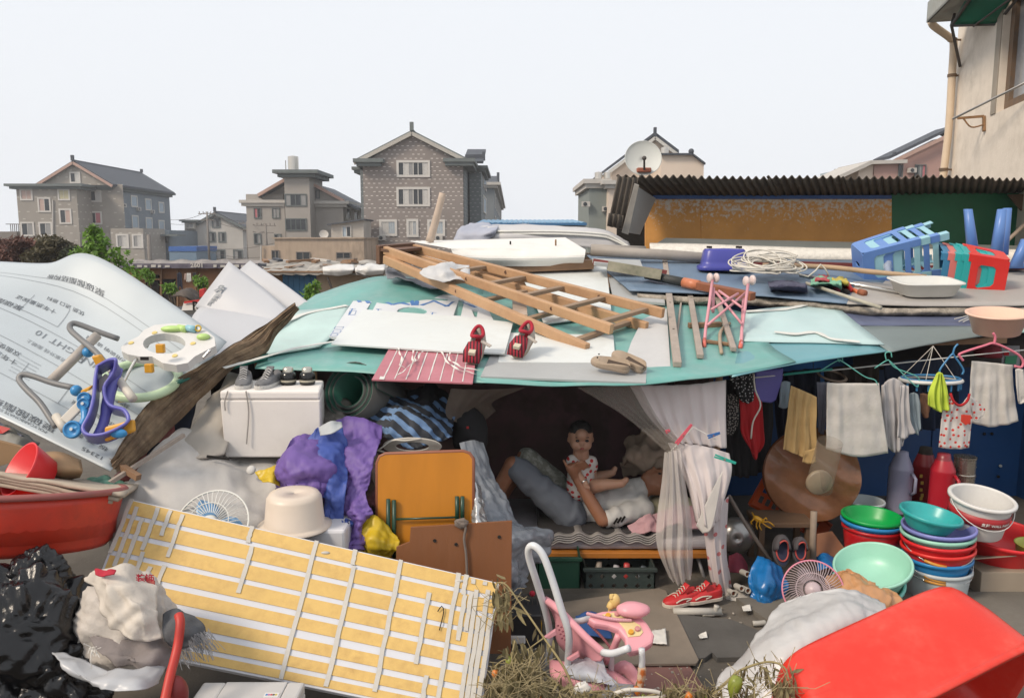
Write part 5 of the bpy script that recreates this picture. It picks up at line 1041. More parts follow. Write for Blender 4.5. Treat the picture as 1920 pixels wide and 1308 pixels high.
# tarpaulin tube and dark fabrics beneath it
g=patch([[P(430,700,4.9),P(470,712,4.85),P(500,705,4.9)],[P(385,760,4.6),P(430,770,4.5),P(455,770,4.6)],[P(330,840,4.3),P(370,855,4.2),P(420,850,4.25)]],16,20)
tag(MB().grid(crumple(g,.04,5,8)).build('canvas_cloth',mat('canvas_beige',(.36,.33,.29),.8,.1,5),smooth=True,solid=.01),'beige canvas hanging in folds left of the foam box','cloth')
g=patch([[P(330,740,4.75),P(375,735,4.75)],[P(290,810,4.5),P(350,820,4.45)],[P(270,860,4.3),P(320,862,4.25)]],12,14);tag(MB().grid(crumple(g,.05,5,12)).build('cloth_bundle',mat('cloth_midnight',(.015,.02,.04),.8),smooth=True,solid=.02),'midnight blue cloth bundle under the split plank','cloth')
g=patch([[P(268,800,4.55),P(320,790,4.5)],[P(250,845,4.35),P(318,850,4.3)],[P(210,905,4.2),P(300,890,4.2)]],12,12);tag(MB().grid(crumple(g,.05,4,13)).build('cloth_bundle',mat('cloth_rose',(.30,.09,.085),.8,.15),smooth=True,solid=.02),'dull rose cloth bundle under the foot of the split plank','cloth')
tag(MB().bar(P(205,905,3.85),P(345,815,4.25),.02,.02).build('lath',timber),'thin pale lath along the bottom edge of the split plank','lath')
tag(MB().bar(P(205,860,4.0),P(260,895,3.9),.03,.03).build('batten',wood),'short brown batten under the corner of the printed sheet','batten')
# white rough tarpaulin over the left pile
tw=mat('tarp_dirty_white',(.46,.44,.415),.55,.1,3,.25,14,dirt=.45,dcol=(.27,.24,.21),dscale=3)
g=patch([[P(300,830,4.25),P(345,800,4.4),P(420,845,4.5),P(500,850,4.55),P(600,860,4.6)],[P(250,890,4.05),P(330,862,4.15),P(410,872,4.2),P(490,880,4.3),P(600,890,4.4)],[P(215,945,3.85),P(320,930,3.92),P(400,925,4.0),P(480,935,4.05),P(600,930,4.2)],[P(205,990,3.7),P(320,985,3.8),P(400,990,3.85),P(490,995,3.9),P(600,990,4.05)],[P(205,1080,3.72),P(320,1080,3.8),P(400,1080,3.85),P(490,1080,3.9),P(600,1080,4.0)]],60,44)
tag(MB().grid(crumple(g,.035,4,21)).build('tarpaulin',tw,smooth=True,solid=.006),'dirty white tarpaulin draped over the pile below the foam box','tarpaulin')
# foam box with shoes on it
fb=thing('foam_box','white foam box standing on the tarpaulin with shoes on its lid','box',P(505,860,4.45));fbx=mat('foam_box_white',(.72,.685,.65),.7,.04,5,.12,60,dirt=.22,dcol=(.45,.40,.35),dscale=4)
A0,A1,A2,A3=P(412,745,4.35),P(600,745,4.35),P(607,712,4.7),P(430,708,4.7);Bz=P(505,858,4.35).z
bot=[V(A0.x+.01,4.36,Bz),V(A1.x-.005,4.36,Bz),V(A2.x-.005,4.7,Bz),V(A3.x+.01,4.7,Bz)];tz=A0.z-.015
tp_=[V(A0.x,4.35,tz),V(A1.x,4.35,tz),V(A2.x,4.7,tz),V(A0.x,4.7,tz)]
MB().add(bot+tp_,[(0,3,2,1),(0,1,5,4),(1,2,6,5),(2,3,7,6),(3,0,4,7),(4,5,6,7)]).build('body',fbx,fb,bevel=.008)
MB().slab([p+V(0,0,.052) for p in tp_],.05,nrm=V(0,0,1)).build('lid',fbx,fb,bevel=.012)
tzz=tz+.053
MB().tube(cat([V(A0.x+.15,4.342,tzz),V(A0.x+.16,4.34,tzz-.12),V(A0.x+.14,4.34,tzz-.3)],10),.004,5).build('string',mat('string_grey',(.3,.28,.26),.8),fb)
MB().tube(cat([V(A0.x+.05,4.342,tzz),V(A0.x+.03,4.34,tzz-.06),V(A0.x+.03,4.34,tzz-.11)],8),.004,5).build('string',mat('string_grey',(.3,.28,.26),.8),fb)
sgr=mat('canvas_sneaker',(.14,.14,.145),.85,.2,20,.2,60);swh=mat('rubber_white',(.50,.49,.47),.6,.06,dirt=.2)
for x,lab in ((455,'grey sneaker with laces on the foam box, left one'),(501,'grey sneaker with laces on the foam box, right one')):
    c=P(x,735,4.47);shoe(lab,TR(V(c.x,4.5,tzz),0,0,-1.35 if x<480 else-1.75),.24,sgr,swh,dark,'sneaker','grey sneakers on the foam box',laces=swh,tongue=sgr,op=(.07,.4))
for x,lab in ((537,'dark glass jar with silver lid on the foam box, left one'),(573,'dark glass jar with silver lid on the foam box, right one')):
    c=P(x,735,4.5);t=thing('jar',lab,'jar',V(c.x,4.52,tzz),'dark jars on the foam box');M=TR(V(c.x,4.55,tzz));MB().lathe([(.001,0),(.04,0),(.045,.01),(.045,.05),(.04,.065),(.028,.075)],M,20).build('glass',mat('glass_black',(.01,.01,.01),.15),t,smooth=True);MB().lathe([(.03,.072),(.03,.095),(.02,.102),(.001,.103)],M,20).build('lid',mat('lid_silver',(.5,.48,.42),.3,metal=.8),t,smooth=True);MB().lathe([(.0455,.018),(.0455,.03)],M,20).build('label_band',mat('label_cream',(.35,.32,.25),.6),t)
# small round white button-like cap and clip
tag(MB().lathe([(.001,.012),(.02,.012),(.026,.004),(.026,0),(.001,0)],frame(P(471,881,4.2),V(-.1,-1,.6)),18).build('round_button',swh,smooth=True),'round white plastic cap on the tarpaulin below the foam box','cap')
tag(MB().bar(P(388,855,4.18),P(430,860,4.18),.012,.012).build('black_clip',dark),'thin black clip at the foam box foot','clip')

# ------------------------------------------------ baby walkers on the printed sheet
wk=thing('baby_walker','overturned baby walker with grey tubes, white bars and a purple seat ring','baby walker',P(150,820,4.05))
gt=mat('tube_grey',(.17,.17,.17),.45,.1,6);gl=mat('tube_greige',(.40,.36,.32),.5,.15,8,dirt=.4);wt=mat('bar_cream',(.55,.51,.44),.5,.06,6,dirt=.2);pur=plas('plastic_purple',(.12,.12,.42),.4);bl3=plas('plastic_azure',(.03,.22,.48),.35);ora=plas('plastic_amber',(.60,.29,.02),.4)
def pt(name,pts,r,m,par,n=10,k=14):return MB().tube(cat([P(*p) for p in pts],k),r,n).build(name,m,par,smooth=True)
pt('handle_tube',[(222,635,4.5),(185,622,4.5),(145,607,4.5),(133,608,4.48),(132,618,4.44),(150,635,4.38),(180,660,4.3),(205,690,4.22),(212,700,4.2)],.016,gt,wk,k=32)
pt('base_tube',[(140,727,4.18),(100,718,4.2),(62,705,4.22),(42,702,4.22),(36,712,4.2),(50,730,4.15),(75,755,4.1),(95,785,4.04),(105,800,4.02)],.016,gt,wk,k=32)
pt('leg_bar',[(183,628,4.45),(94,716,4.22)],.026,gl,wk,k=2)
MB().bar(P(205,705,4.12),P(120,790,3.98),.05,.02,V(0,-1,.3)).build('leg_bar',wt,wk,bevel=.006)
pt('leg_bar',[(202,683,4.2),(225,715,4.1),(250,748,4.0)],.022,wt,wk,k=6);pt('leg_bar',[(105,780,4.02),(122,805,3.95)],.022,wt,wk,k=2)
ring=[(187,700,4.15),(210,688,4.12),(226,690,4.1),(222,715,4.1),(205,740,4.08),(212,770,4.05),(240,780,4.0),(250,800,3.96),(235,815,3.93),(200,830,3.9),(170,830,3.9),(160,815,3.92),(172,790,3.96),(180,760,4.02),(183,725,4.1)]
c_=[P(*p) for p in ring];rows=[]
cc=cat(c_+[c_[0]],60)
mb=MB();L0=[p for p in cc];L1=[p+V(.012,-.06,.05) for p in cc];L2=[p+V(.03,-.085,.06) for p in cc];MB().grid([L0,L1,L2]).build('seat_ring',pur,wk,smooth=True,solid=.014)
pt('seat_column',[(220,690,4.12),(205,740,4.05),(195,790,3.98),(178,828,3.9)],[.03]*7+[.026]*8,pur,wk)
MB().slab([P(195,800,3.88),P(250,785,3.9),P(252,808,3.88),P(195,828,3.86)],.03).build('front_panel',ora,wk,bevel=.01)
MB().sphere(P(222,812,3.85),(.045,.015,.025),nu=12,nv=8).build('fish_emblem',bl3,wk,smooth=True)
for (x,y,Y,r) in ((136,805,3.92,.045),(157,757,4.0,.032),(158,747,4.03,.034)):
    w_=MB().lathe([(.001,-.015),(r*.8,-.015),(r,-.008),(r,.008),(r*.8,.015),(r*.75,.006),(r*.3,.006),(.001,.012)],frame(P(x,y,Y),V(.1,-1,.35)),22).build('wheel',bl3,wk,smooth=True);MB().lathe([(.001,.014),(.008,.014),(.008,0)],frame(P(x,y,Y)+V(0,-.004,.002),V(.1,-1,.35)),10).build('hub',chrome,w_)
pt('wheel_fork',[(158,765,4.0),(160,785,3.97),(150,800,3.94),(140,806,3.93)],.02,bl3,wk,k=8)
for (x,y,Y) in ((165,660,4.35),(143,732,4.1)):MB().sphere(P(x,y,Y),.03,nu=12,nv=8).build('caster',bl3,wk,smooth=True)
for q in ([(170,668),(185,665),(198,690),(186,700)],[(150,732),(172,722),(165,742),(150,745)]):MB().slab([P(x,y,4.18 if q[0][0]>160 else 4.06) for x,y in q],.04).build('caster_block',ora,wk,bevel=.008)
# white tray walker
w2=thing('baby_walker_tray','white baby walker tray with a round opening and green toy rail','baby walker',P(310,690,4.5))
wn_=V(0,-.45,1).normalized();o_=P(312,648,4.5);ux=V(1,0,-.06).normalized();uy=wn_.cross(ux)
def tq(x,y):return PP(x,y,o_,wn_)
outer=[tq(*p) for p in [(227,650),(240,640),(260,630),(270,618),(290,609),(320,606),(355,608),(385,618),(402,632),(404,648),(390,655),(365,668),(352,680),(330,684),(305,680),(285,668),(262,668),(240,664),(228,658)]]
hol=[tq(308+40*math.cos(2*math.pi*k/24),644+19*math.sin(2*math.pi*k/24)) for k in range(24)]
ptw=plas('plastic_white',(.68,.68,.66),.3,.1)
holed(outer,[hol],.05,wn_).build('tray',ptw,w2,bevel=.012)
gn2=plas('plastic_lime',(.42,.60,.20),.4)
MB().sphere(tq(324,619)+wn_*.01,(.07,.035,.02),nu=16,nv=8).build('toy_rail',gn2,w2,smooth=True);MB().tube([tq(335,618)+wn_*.012,tq(352,621)+wn_*.012],.022,10).build('toy_rail',gn2,w2,smooth=True);MB().tube([tq(352,620)+wn_*.02,tq(368,623)+wn_*.02],.02,10).build('toy_blue',pb2,w2,smooth=True);MB().lathe([(.012,-.006),(.02,-.006),(.02,.006),(.012,.006),(.012,-.006)],frame(tq(373,622)+wn_*.025,V(.3,-1,.3)),14).build('toy_ring',plas('plastic_yellow',(.65,.42,.03)),w2,smooth=True);MB().sphere(tq(382,634)+wn_*.01,(.04,.03,.02),nu=14,nv=8).build('toy_rail',gn2,w2,smooth=True)
for x,y in ((246,643),(290,624),(362,644),(328,667)):MB().lathe([(.001,.004),(.014,.004),(.016,0)],frame(tq(x,y)+wn_*.001,wn_),14).build('button',plas('plastic_butter',(.66,.52,.18)),w2)
for q in ([(258,668,4.42),(240,700,4.35),(230,720,4.3)],[(285,632,4.7),(275,650,4.6)],[(395,655,4.4),(380,672,4.38)]):pt('leg',q,.009,chrome,w2,k=6)
rim=[P(265+70*math.cos(2*math.pi*k/30+.2),712+34*math.sin(2*math.pi*k/30),4.5-.25*math.sin(2*math.pi*k/30)) for k in range(30)]
MB().tube(rim,.026,10,closed=True).build('base_ring',plas('plastic_palegreen',(.50,.64,.42),.4),w2,smooth=True)
for x,y in ((301,653),(280,690),(230,745)):MB().box(P(x,y,4.32),(.045,.03,.05)).build('stopper',ora,w2,bevel=.005)
MB().box(P(271,672,4.33),(.045,.006,.018)).build('label_plate',dark,w2)

# ------------------------------------------------ lower left heap
rb_=thing('red_bowl','red plastic bowl lying on its side at the left edge','bowl',P(30,890,3.6));Mr=frame(P(40,880,3.65),V(-.55,-.62,.55),V(0,0,1))
MB().lathe([(.001,-.12),(.09,-.12),(.13,.0),(.135,.012),(.125,.012),(.085,-.108),(.001,-.108)],Mr,32).build('bowl',plas('plastic_scarlet',(.62,.02,.025)),rb_,smooth=True);MB().slab([Mr @ V(.11*math.cos(a)*s,.11*math.sin(a)*s,-.03-.04*(1-s)*5) for a,s in ((1.9,1),(2.5,1),(2.5,.86),(1.9,.86))],.001).build('price_label',mat('label_paper',(.55,.45,.42),.7,.2,40),rb_)
def cardb(label,px,Y,m,t=.02,name='cardboard_piece'):o=MB().slab([P(x,y,Y+(q[0] if q else 0)) for x,y,*q in px],t).jit(.006,5).build(name,m,bevel=.002);return tag(o,label,'cardboard','cardboard scraps in the left heap')
cbm=mat('cardboard',(.27,.17,.09),.85,.15,4,.2,30,dirt=.3);cbl=mat('cardboard_pale',(.40,.34,.27),.85,.15,5,.3,30,dirt=.4)
g=patch([[P(62,850,3.9),P(110,846,3.85),P(152,862,3.9)],[P(75,880,3.75),P(115,880,3.7),P(155,882,3.75)],[P(80,900,3.8),P(115,902,3.8),P(150,895,3.85)]],12,10);tag(MB().grid(g).build('cardboard_tube',cbm,smooth=True,solid=.01),'brown rolled cardboard beside the red bowl','cardboard')
cardb('torn brown cardboard at the left edge above the red bowl',[(-20,822),(40,838),(50,860),(-20,880)],3.95,cbm)
for k,(y0,y1,y2,lab) in enumerate(((886,905,925,'topmost of the stacked board edges above the red tub'),(893,915,932,'second of the stacked board edges above the red tub'),(899,922,938,'third of the stacked board edges above the red tub'),(906,929,943,'lowest of the stacked board edges above the red tub'))):
    rows=[[P(-40,y0-8,3.55),P(60,y0+8,3.52),P(150,y1+6,3.5),P(235-12*k,y2,3.52)],[P(-40,y0-8,3.9),P(60,y0,3.95),P(150,y1-8,3.95),P(260-14*k,y2-16,3.95)]]
    tag(MB().grid([[p+V(0,0,.012*nz(p,6,k)) for p in r] for r in patch(rows,24,4)]).build('board_sheet',cbl,smooth=True,solid=.018),lab,'board','stacked board sheets above the red tub')
g=patch([[P(150,905,3.95),P(190,893,3.95),P(240,905,3.95)],[P(145,920,3.8),P(195,915,3.78),P(245,918,3.8)]],18,10);tag(MB().grid(crumple(g,.04,8,4)).build('net_bag',mat('net_green',(.10,.24,.18),.7,.3,25),smooth=True,solid=.006),'green net bag behind the stacked board edges','bag')
g=patch([[P(-10,792,4.2),P(25,800,4.2),P(70,835,4.2)],[P(-20,835,4.05),P(20,845,4.0),P(60,862,4.0)]],14,10);tag(MB().grid(crumple(g,.04,5,6)).build('grey_bag',mat('plastic_greydirty',(.30,.30,.28),.5,.2,4),smooth=True,solid=.006),'dirty grey plastic bag under the edge of the printed sheet','bag')
MB().slab([P(-30,775,4.3),P(40,815,4.15),P(40,835,4.1),P(-30,830,4.2)],.02).build('flattened_box',slate);tag(bpy.data.objects['flattened_box'],'dark blue-grey flattened box under the left edge of the printed sheet','box');MB().slab([P(-5,796,4.14),P(20,803,4.13),P(5,812,4.12),P(-8,812,4.13)],.002).build('red_mark',mat('paint_red',(.5,.03,.03)),bpy.data.objects['flattened_box'])
# big red tub
rt_=thing('red_tub','big weathered red plastic tub at the left edge','tub',P(60,1060,3.2));cx=P(40,960,3.35);rw=mat('plastic_red_worn',(.52,.035,.015),.45,.12,3,.1,20,dirt=.55,dcol=(.13,.025,.02),dscale=4)
Mt=TR(V(P(25,960,3.5).x,3.5,P(20,1062,3.2).z-.03),-.24,0,0);rt0=.43
MB().lathe([(.001,.0),(rt0*.86,.0),(rt0*.9,.02),(rt0*.985,.20),(rt0*1.0,.235)],Mt,56).build('body',rw,rt_,smooth=True,solid=.006,off=1)
MB().lathe([(rt0*.99,.235),(rt0*1.05,.235),(rt0*1.06,.25),(rt0*1.04,.262),(rt0*.99,.262),(rt0*.97,.235)],Mt,56).build('rim',mat('plastic_rim_worn',(.30,.09,.08),.6,.2,4,dirt=.4),rt_,smooth=True)
MB().lathe([(rt0*.97,.25),(rt0*.95,.05),(.001,.04)],Mt,40).build('inside',rw,rt_,smooth=True)
# black bin bag
def bag(name,label,c,r,m,seed,amp=.14,f=3.2,nu=90,nv=64,catg='bag',parent=None,M=None):
    def wob(p):
        d=Vector((p.x/r[0],p.y/r[1],p.z/r[2])).normalized();s=1+amp*(2.6*(crease(d,f*.42,seed)-.5)+.9*nz(d,f*.45,seed)+1.5*(crease(d,f*1.25,seed+1)-.5));return p*s
    o=MB().sphere(c,r,M,nu,nv,wob).build(name,m,parent,smooth=True);return tag(o,label,catg) if label else o
bp_=mat('plastic_black',(.004,.004,.005),.2,.2,5,.35,30)
bb=thing('bin_bag','bulging shiny black bin bag in the lower left corner','bag',P(60,1300,2.9))
bag('body',None,P(45,1200,3.0),(.26,.24,.30),bp_,3,.22,3.4,parent=bb,nu=120,nv=90);bag('top_bulge',None,P(72,1092,3.12),(.13,.12,.13),bp_,5,.25,3,parent=bb);bag('lower_bulge',None,P(110,1270,2.95),(.2,.18,.16),bp_,8,.25,3,parent=bb);bag('lower_bulge',None,P(-30,1290,2.9),(.24,.2,.2),bp_,9,.25,3,parent=bb)
# woven white sack
sk=thing('woven_sack','white woven sack with red print, tied at the top, in front of the striped panel','sack',P(225,1240,2.95));skm=mat('sack_white',(.47,.43,.39),.75,.1,4,.35,70,dirt=.4,dcol=(.33,.29,.26),dscale=3)
bag('body',None,P(232,1170,3.05),(.19,.17,.21),skm,14,.2,2.8,parent=sk,nu=72,nv=50)
g=patch([[P(150,1080,3.0),P(190,1065,2.95),P(240,1060,3.0),P(288,1085,3.05)],[P(165,1100,2.92),P(200,1100,2.85),P(250,1105,2.86),P(298,1125,2.92)],[P(190,1150,2.85),P(220,1160,2.8),P(265,1150,2.8),P(300,1145,2.86)],[P(200,1170,2.85),P(235,1195,2.78),P(270,1205,2.78),P(305,1195,2.82)]],34,34)
MB().grid(crumple(g,.045,7,17)).build('folded_top',mat('sack_cream',(.53,.48,.42),.75,.08,4,.3,60,dirt=.3,dcol=(.42,.36,.3)),sk,smooth=True,solid=.004)
g=patch([[P(182,1068,2.93),P(205,1066,2.9),P(218,1068,2.9)],[P(180,1078,2.9),P(200,1078,2.88),P(214,1076,2.88)]],10,6);MB().grid(crumple(g,.02,14,2)).build('red_tie',mat('cloth_red',(.36,.012,.03)),sk,smooth=True,solid=.004)
vs_,fs_=text_pts('装饰',.035,.001);o0=P(255,1088,2.87);MB().add([o0+V(v.x,0,v.y*.9) for v in vs_],fs_).build('red_print',redc,sk);
g=patch([[P(272,1078,3.02),P(290,1088,3.0)],[P(275,1112,2.98),P(292,1110,2.98)]],8,6);MB().grid(crumple(g,.01,14,2)).build('red_print_patch',mat('cloth_brick',(.30,.06,.05),.8,.2,30),sk,smooth=True,solid=.003)
g=patch([[P(165,1190,2.9),P(215,1195,2.85),P(300,1190,2.9),P(345,1210,2.95)],[P(185,1225,2.82),P(240,1235,2.78),P(310,1230,2.82),P(335,1240,2.88)],[P(215,1250,2.8),P(260,1262,2.78),P(300,1255,2.82),P(330,1262,2.86)]],34,22);tag(MB().grid(crumple(g,.05,6,33)).build('grey_cloth',mat('cloth_taupe',(.20,.175,.17),.9,.15,8,.3,50),smooth=True,solid=.006),'taupe grey cloth bunched under the woven sack','cloth')
g=patch([[P(95,1212,2.85),P(150,1235,2.8),P(240,1255,2.75),P(320,1225,2.85)],[P(115,1245,2.75),P(170,1270,2.7),P(250,1278,2.68),P(312,1255,2.8)],[P(160,1278,2.72),P(200,1292,2.66),P(260,1294,2.66),P(300,1280,2.75)]],36,22);tag(MB().grid(crumple(g,.03,6,41)).build('plastic_film',mat('film_milky',(.50,.51,.53),.3,.05,4,.2,14,tl=.2),smooth=True,solid=.003),'milky plastic film spread in front of the black bin bag','plastic film')
m=MB();rd=random.Random(4)
for k in range(12):p=P(172+rd.uniform(-6,10),1215+rd.uniform(-5,6),2.72);m.tube([p,p+V(rd.uniform(-.03,.03),-.01,rd.uniform(-.03,.02))],.0015,4)
m.tube(cat([P(172,1215,2.72),P(170,1235,2.7),P(172,1252,2.7)],6),.0015,4);tag(m.build('string_tuft',rb),'small tuft of frayed white string on the black bin bag','string')
# grey fringed mop cloth and red pipe
fm_=mat('cloth_fringe',(.085,.088,.095),.9,.3,10,.3,60);mp=thing('fringed_cloth','dark grey cloth with a frayed fringe hanging over the striped panel','cloth',P(345,1240,2.85))
g=patch([[P(305,1150,2.95),P(335,1142,2.95),P(365,1165,2.95)],[P(305,1180,2.85),P(340,1180,2.85),P(380,1190,2.9)],[P(315,1210,2.85),P(345,1212,2.85),P(378,1205,2.88)]],20,16);MB().grid(crumple(g,.03,8,3)).build('cloth',fm_,mp,smooth=True,solid=.008)
m=MB()
for k in range(110):
    t=rd.random();p=P(lerp(325,390,t),lerp(1210,1185,t)+rd.uniform(-8,8),2.85);L_=rd.uniform(.03,.09);d=V(rd.uniform(-.3,.7)+t*.5,-.1,-rd.uniform(.3,1)).normalized();m.tube([p,p+d*L_*.5,p+d*L_+V(rd.uniform(-.015,.015),0,-.01)],.0014,3)
tag(m.build('fringe',mat('thread_grey',(.22,.22,.23),.9),mp),kind='stuff')
rp_=thing('red_pole','rusty red bent metal pole in front of the fringed cloth','pole',P(320,1308,2.7));MB().tube(cat([P(335,1152,2.85),P(338,1170,2.82),P(332,1215,2.78),P(318,1270,2.7),P(305,1330,2.62)],16),.017,10).build('shaft',mat('paint_red_worn',(.45,.03,.02),.5,.2,6,dirt=.4,dcol=(.15,.05,.03),dscale=8),rp_,smooth=True)
MB().sphere(P(330,1300,2.72),(.045,.04,.07),nu=14,nv=10).build('red_scoop',mat('paint_maroon',(.20,.02,.02),.5,.2,6),rp_,smooth=True)
# ------------------------------------------------ inside the sleeping shelter
bed=thing('plank_bed','low plank bed with an orange board edge inside the shelter','bed',V(.5,5.1,0))
ora_w=mat('board_orange',(.42,.155,.025),.45,.12,5,.1,20);BZ=P(1150,1035,4.75).z
MB().box((P(1165,0,4.75).x,5.2,BZ-.018),(1.35,.92,.036)).build('bed_board',ora_w,bed,bevel=.004)
for x in (1075,1318):MB().tube([P(x-12,1038,4.8),P(x+14,1120,4.76)],.012,8).build('leg',mat('steel_leg',(.35,.34,.33),.4,metal=.6),bed,smooth=True)
for x in (-.1,1.1):MB().bar(V(x,5.45,0),V(x,5.45,BZ-.036),.05,.05,(1,0,0)).build('leg',wood,bed)
qm=mat('quilt_grey',(.30,.28,.27),.9,.1,12,.3,60);q2=mat('quilt_dark',(.03,.027,.027),.9,.2,10,.2,40)
mz=BZ+.004
MB().box((P(1165,0,4.8).x,5.2,mz+.03),(1.32,.84,.06)).jit(.008,4).build('mattress',mat('mattress_pale',(.33,.31,.33),.9,.1,8),bed,bevel=.02)
q=thing('folded_quilt','grey quilt folded in waves along the front of the bed','quilt',P(1120,1025,4.74))
for L_ in range(4):
    pts=[]
    for k in range(70):
        x=lerp(1022,1232,k/69);ph=k*.52;pts.append(P(x,1003+4.2*L_+6*math.sin(ph)*(.5+.5*nz((k*.11,0,0),1))+2*math.sin(k*.23),4.765-.004*L_))
    MB().grid([[p+V(0,.0,.004) for p in pts],[p+V(0,-.006,0) for p in pts],[p+V(0,-.002,-.006) for p in pts],[p+V(0,.25,-.004) for p in pts]]).build('fold',qm,q,smooth=True,solid=.004)
MB().box((P(1130,0,5).x,5.12,mz+.085),(.75,.62,.05)).build('dark_cloth',q2,q,bevel=.015)
BT=mz+.115  # top of the bedding
# man lying on his back
skin=mat('skin_tan',(.28,.125,.068),.5,.08,12,sss=.15);skb=mat('skin_baby',(.40,.225,.15),.5,.06,12,sss=.15);hairm=mat('hair_black',(.012,.010,.009),.6,.2,30,.6,80)
man=thing('person','man in white T-shirt and grey shorts lying on his back holding a baby','person',P(1130,990,5.05))
hip=P(1078,958,5.1);che=P(1175,938,5.1);nck=P(1205,918,5.12);hd=P(1230,905,5.12);shN=P(1205,955,4.98);elb=P(1130,975,4.86);wri=P(1080,895,4.93);knN=P(962,872,4.98);anN=P(905,965,5.0);knF=P(985,858,5.22);anF=P(925,955,5.25);hipN=P(1070,965,5.0);hipF=P(1085,950,5.2);shF=P(1205,930,5.24)
body=[(hip,.11,che,.12),(che,.12,nck,.06),(nck,.055,hd,.06),(hipN,.085,knN,.062),(hipF,.085,knF,.062),(knN,.058,anN,.04),(knF,.058,anF,.04),(anN,.04,anN+V(-.12,0,-.03),.03),(anF,.04,anF+V(-.12,0,-.03),.03),(che,.10,shN,.065),(che,.1,shF,.065),(shN,.055,elb,.043),(elb,.043,elb.lerp(wri,.45),.042),(elb.lerp(wri,.45),.042,wri,.029),
 (hd+V(-.01,0,.0),.083,hd+V(.05,.01,.0),.085),(hd+V(-.055,-.005,.035),.045,hd+V(.0,-.005,.045),.055),(hd+V(-.075,-.01,.04),.028,hd+V(-.03,-.01,.06),.03)]
# nose, lips, brow, ear of the upturned face
body += [(hd+V(-.005,-.01,.085),.012,hd+V(-.018,-.01,.105),.013),(hd+V(-.045,-.01,.083),.014,hd+V(-.058,-.01,.080),.013),(hd+V(.025,-.01,.078),.02,hd+V(.03,.03,.078),.02),(hd+V(.02,-.085,.005),.014,hd+V(.028,-.09,-.02),.018)]
# hand closed round the baby: palm, thumb, four fingers
hd_=(wri+V(-.035,-.02,.07));body += [(wri,.028,hd_,.034),(wri+V(-.012,-.012,.05),.03,hd_+V(.02,.0,.01),.028)]
th0=wri+V(-.03,-.03,.045);body += [(th0,.014,th0+V(-.035,-.025,.05),.012),(th0+V(-.035,-.025,.05),.012,th0+V(-.055,-.025,.085),.0095)]
for i in range(4):
    b0=hd_+V(.005+.012*i,.012*i-.01,.012-.012*i);b1=b0+V(.03,-.02,.03-.004*i);b2=b1+V(.035,.012,.006);b3=b2+V(.018,.03,-.008);body += [(b0,.0115,b1,.0105),(b1,.0105,b2,.0095),(b2,.0095,b3,.008)]
blob('body',body,.0095,skin,man,2)
shirt=mat('cloth_white_tee',(.46,.45,.43),.9,.05,8,.25,14);shorts=mat('cloth_grey_shorts',(.13,.145,.17),.9,.1,6,.25,14);camo=mat('cloth_camo',(.19,.19,.16),.9,.1,6,two=(.32,.33,.29),tscale=26)
def fold(p):return p+V(nz(p,14)*.006,nz(p,17,2)*.008,nz(p,15,4)*.007+.006*math.sin(p.x*60+nz(p,6)*5))
blob('t_shirt',[(hip+V(-.03,0,-.01),.12,che,.138),(che,.135,nck+V(-.035,0,0),.085),(che,.12,shN,.082),(che,.12,shF,.08),(shN,.076,shN.lerp(elb,.78),.066),(hip+V(-.06,-.06,-.05),.08,hip,.12)],.011,shirt,man,2,fold)
blob('shorts',[(hip+V(-.04,0,0),.115,hipN,.11),(hipN,.108,hipN.lerp(knN,.93),.082),(hipF,.1,hip,.11)],.011,shorts,man,2,fold)
blob('far_shorts_leg',[(hipF,.105,hipF.lerp(knF,.95),.085)],.011,camo,man,2,fold)
M=frame(hd+V(.045,.01,-.005),V(0,0,1));blob('hair',[(hd+V(.06,.0,-.015),.082,hd+V(.085,.02,-.02),.07),(hd+V(.07,0,.03),.06,hd+V(.08,.03,.04),.05)],.012,hairm,man,2)
for i in range(3):
    a=shN.lerp(elb,.58+.09*i);MB().box(a+V(.012,-.071,.004),(.012,.006,.045),Euler((0,.55,0)).to_matrix()).build('sleeve_stripe',dark,man)
for dx,dy in ((.015,-.035),(.015,.03)):MB().sphere(hd+V(dx,dy-.01,.078),(.012,.014,.005),nu=8,nv=6).build('eyelid',hairm,man,smooth=True)
# baby sitting on his belly
bab=thing('person','baby in a white romper with red spots sitting on the man, facing us','person',P(1092,930,5.0))
bh=P(1089,821,5.0);bn=P(1090,850,5.02);bc=P(1090,872,5.03);bp=P(1088,912,5.03);sL=P(1074,864,5.0);sR=P(1108,866,5.02);eL=P(1083,888,4.94);wL=P(1098,906,4.9);eR=P(1112,890,5.05)
bb_=[(bh+V(0,.012,.022),.082,bh+V(0,.006,-.014),.077),(bh+V(-.03,-.03,-.036),.037,bh+V(.032,-.03,-.036),.037),(bh+V(0,-.035,-.055),.03,bh+V(.0,-.035,-.05),.03),(bh+V(0,0,-.05),.05,bc,.055),(bc,.075,bp,.085),(sL,.036,sR,.036),(sL,.032,eL,.028),(eL,.028,wL,.02),(sR,.03,eR,.027),(eR,.026,eR+V(.03,-.02,-.04),.02),
 (bp+V(.03,-.02,-.0),.055,P(1130,908,4.94),.042),(P(1130,908,4.94),.04,P(1166,906,4.92),.027),(P(1166,906,4.92),.024,P(1174,899,4.93),.02),(bp+V(.04,.06,.01),.05,P(1125,892,5.12),.036),(P(1125,892,5.12),.034,P(1148,886,5.14),.024),(P(1148,886,5.14),.022,P(1153,878,5.14),.018),
 (bh+V(.074,.015,-.005),.012,bh+V(.076,.018,-.02),.012),(bh+V(-.074,.015,-.005),.012,bh+V(-.076,.018,-.02),.012),(bh+V(.003,-.072,-.018),.009,bh+V(.003,-.076,-.026),.011),(bh+V(-.01,-.066,-.05),.009,bh+V(.014,-.066,-.05),.009),(bh+V(0,-.052,.035),.04,bh+V(0,-.048,.03),.04)]
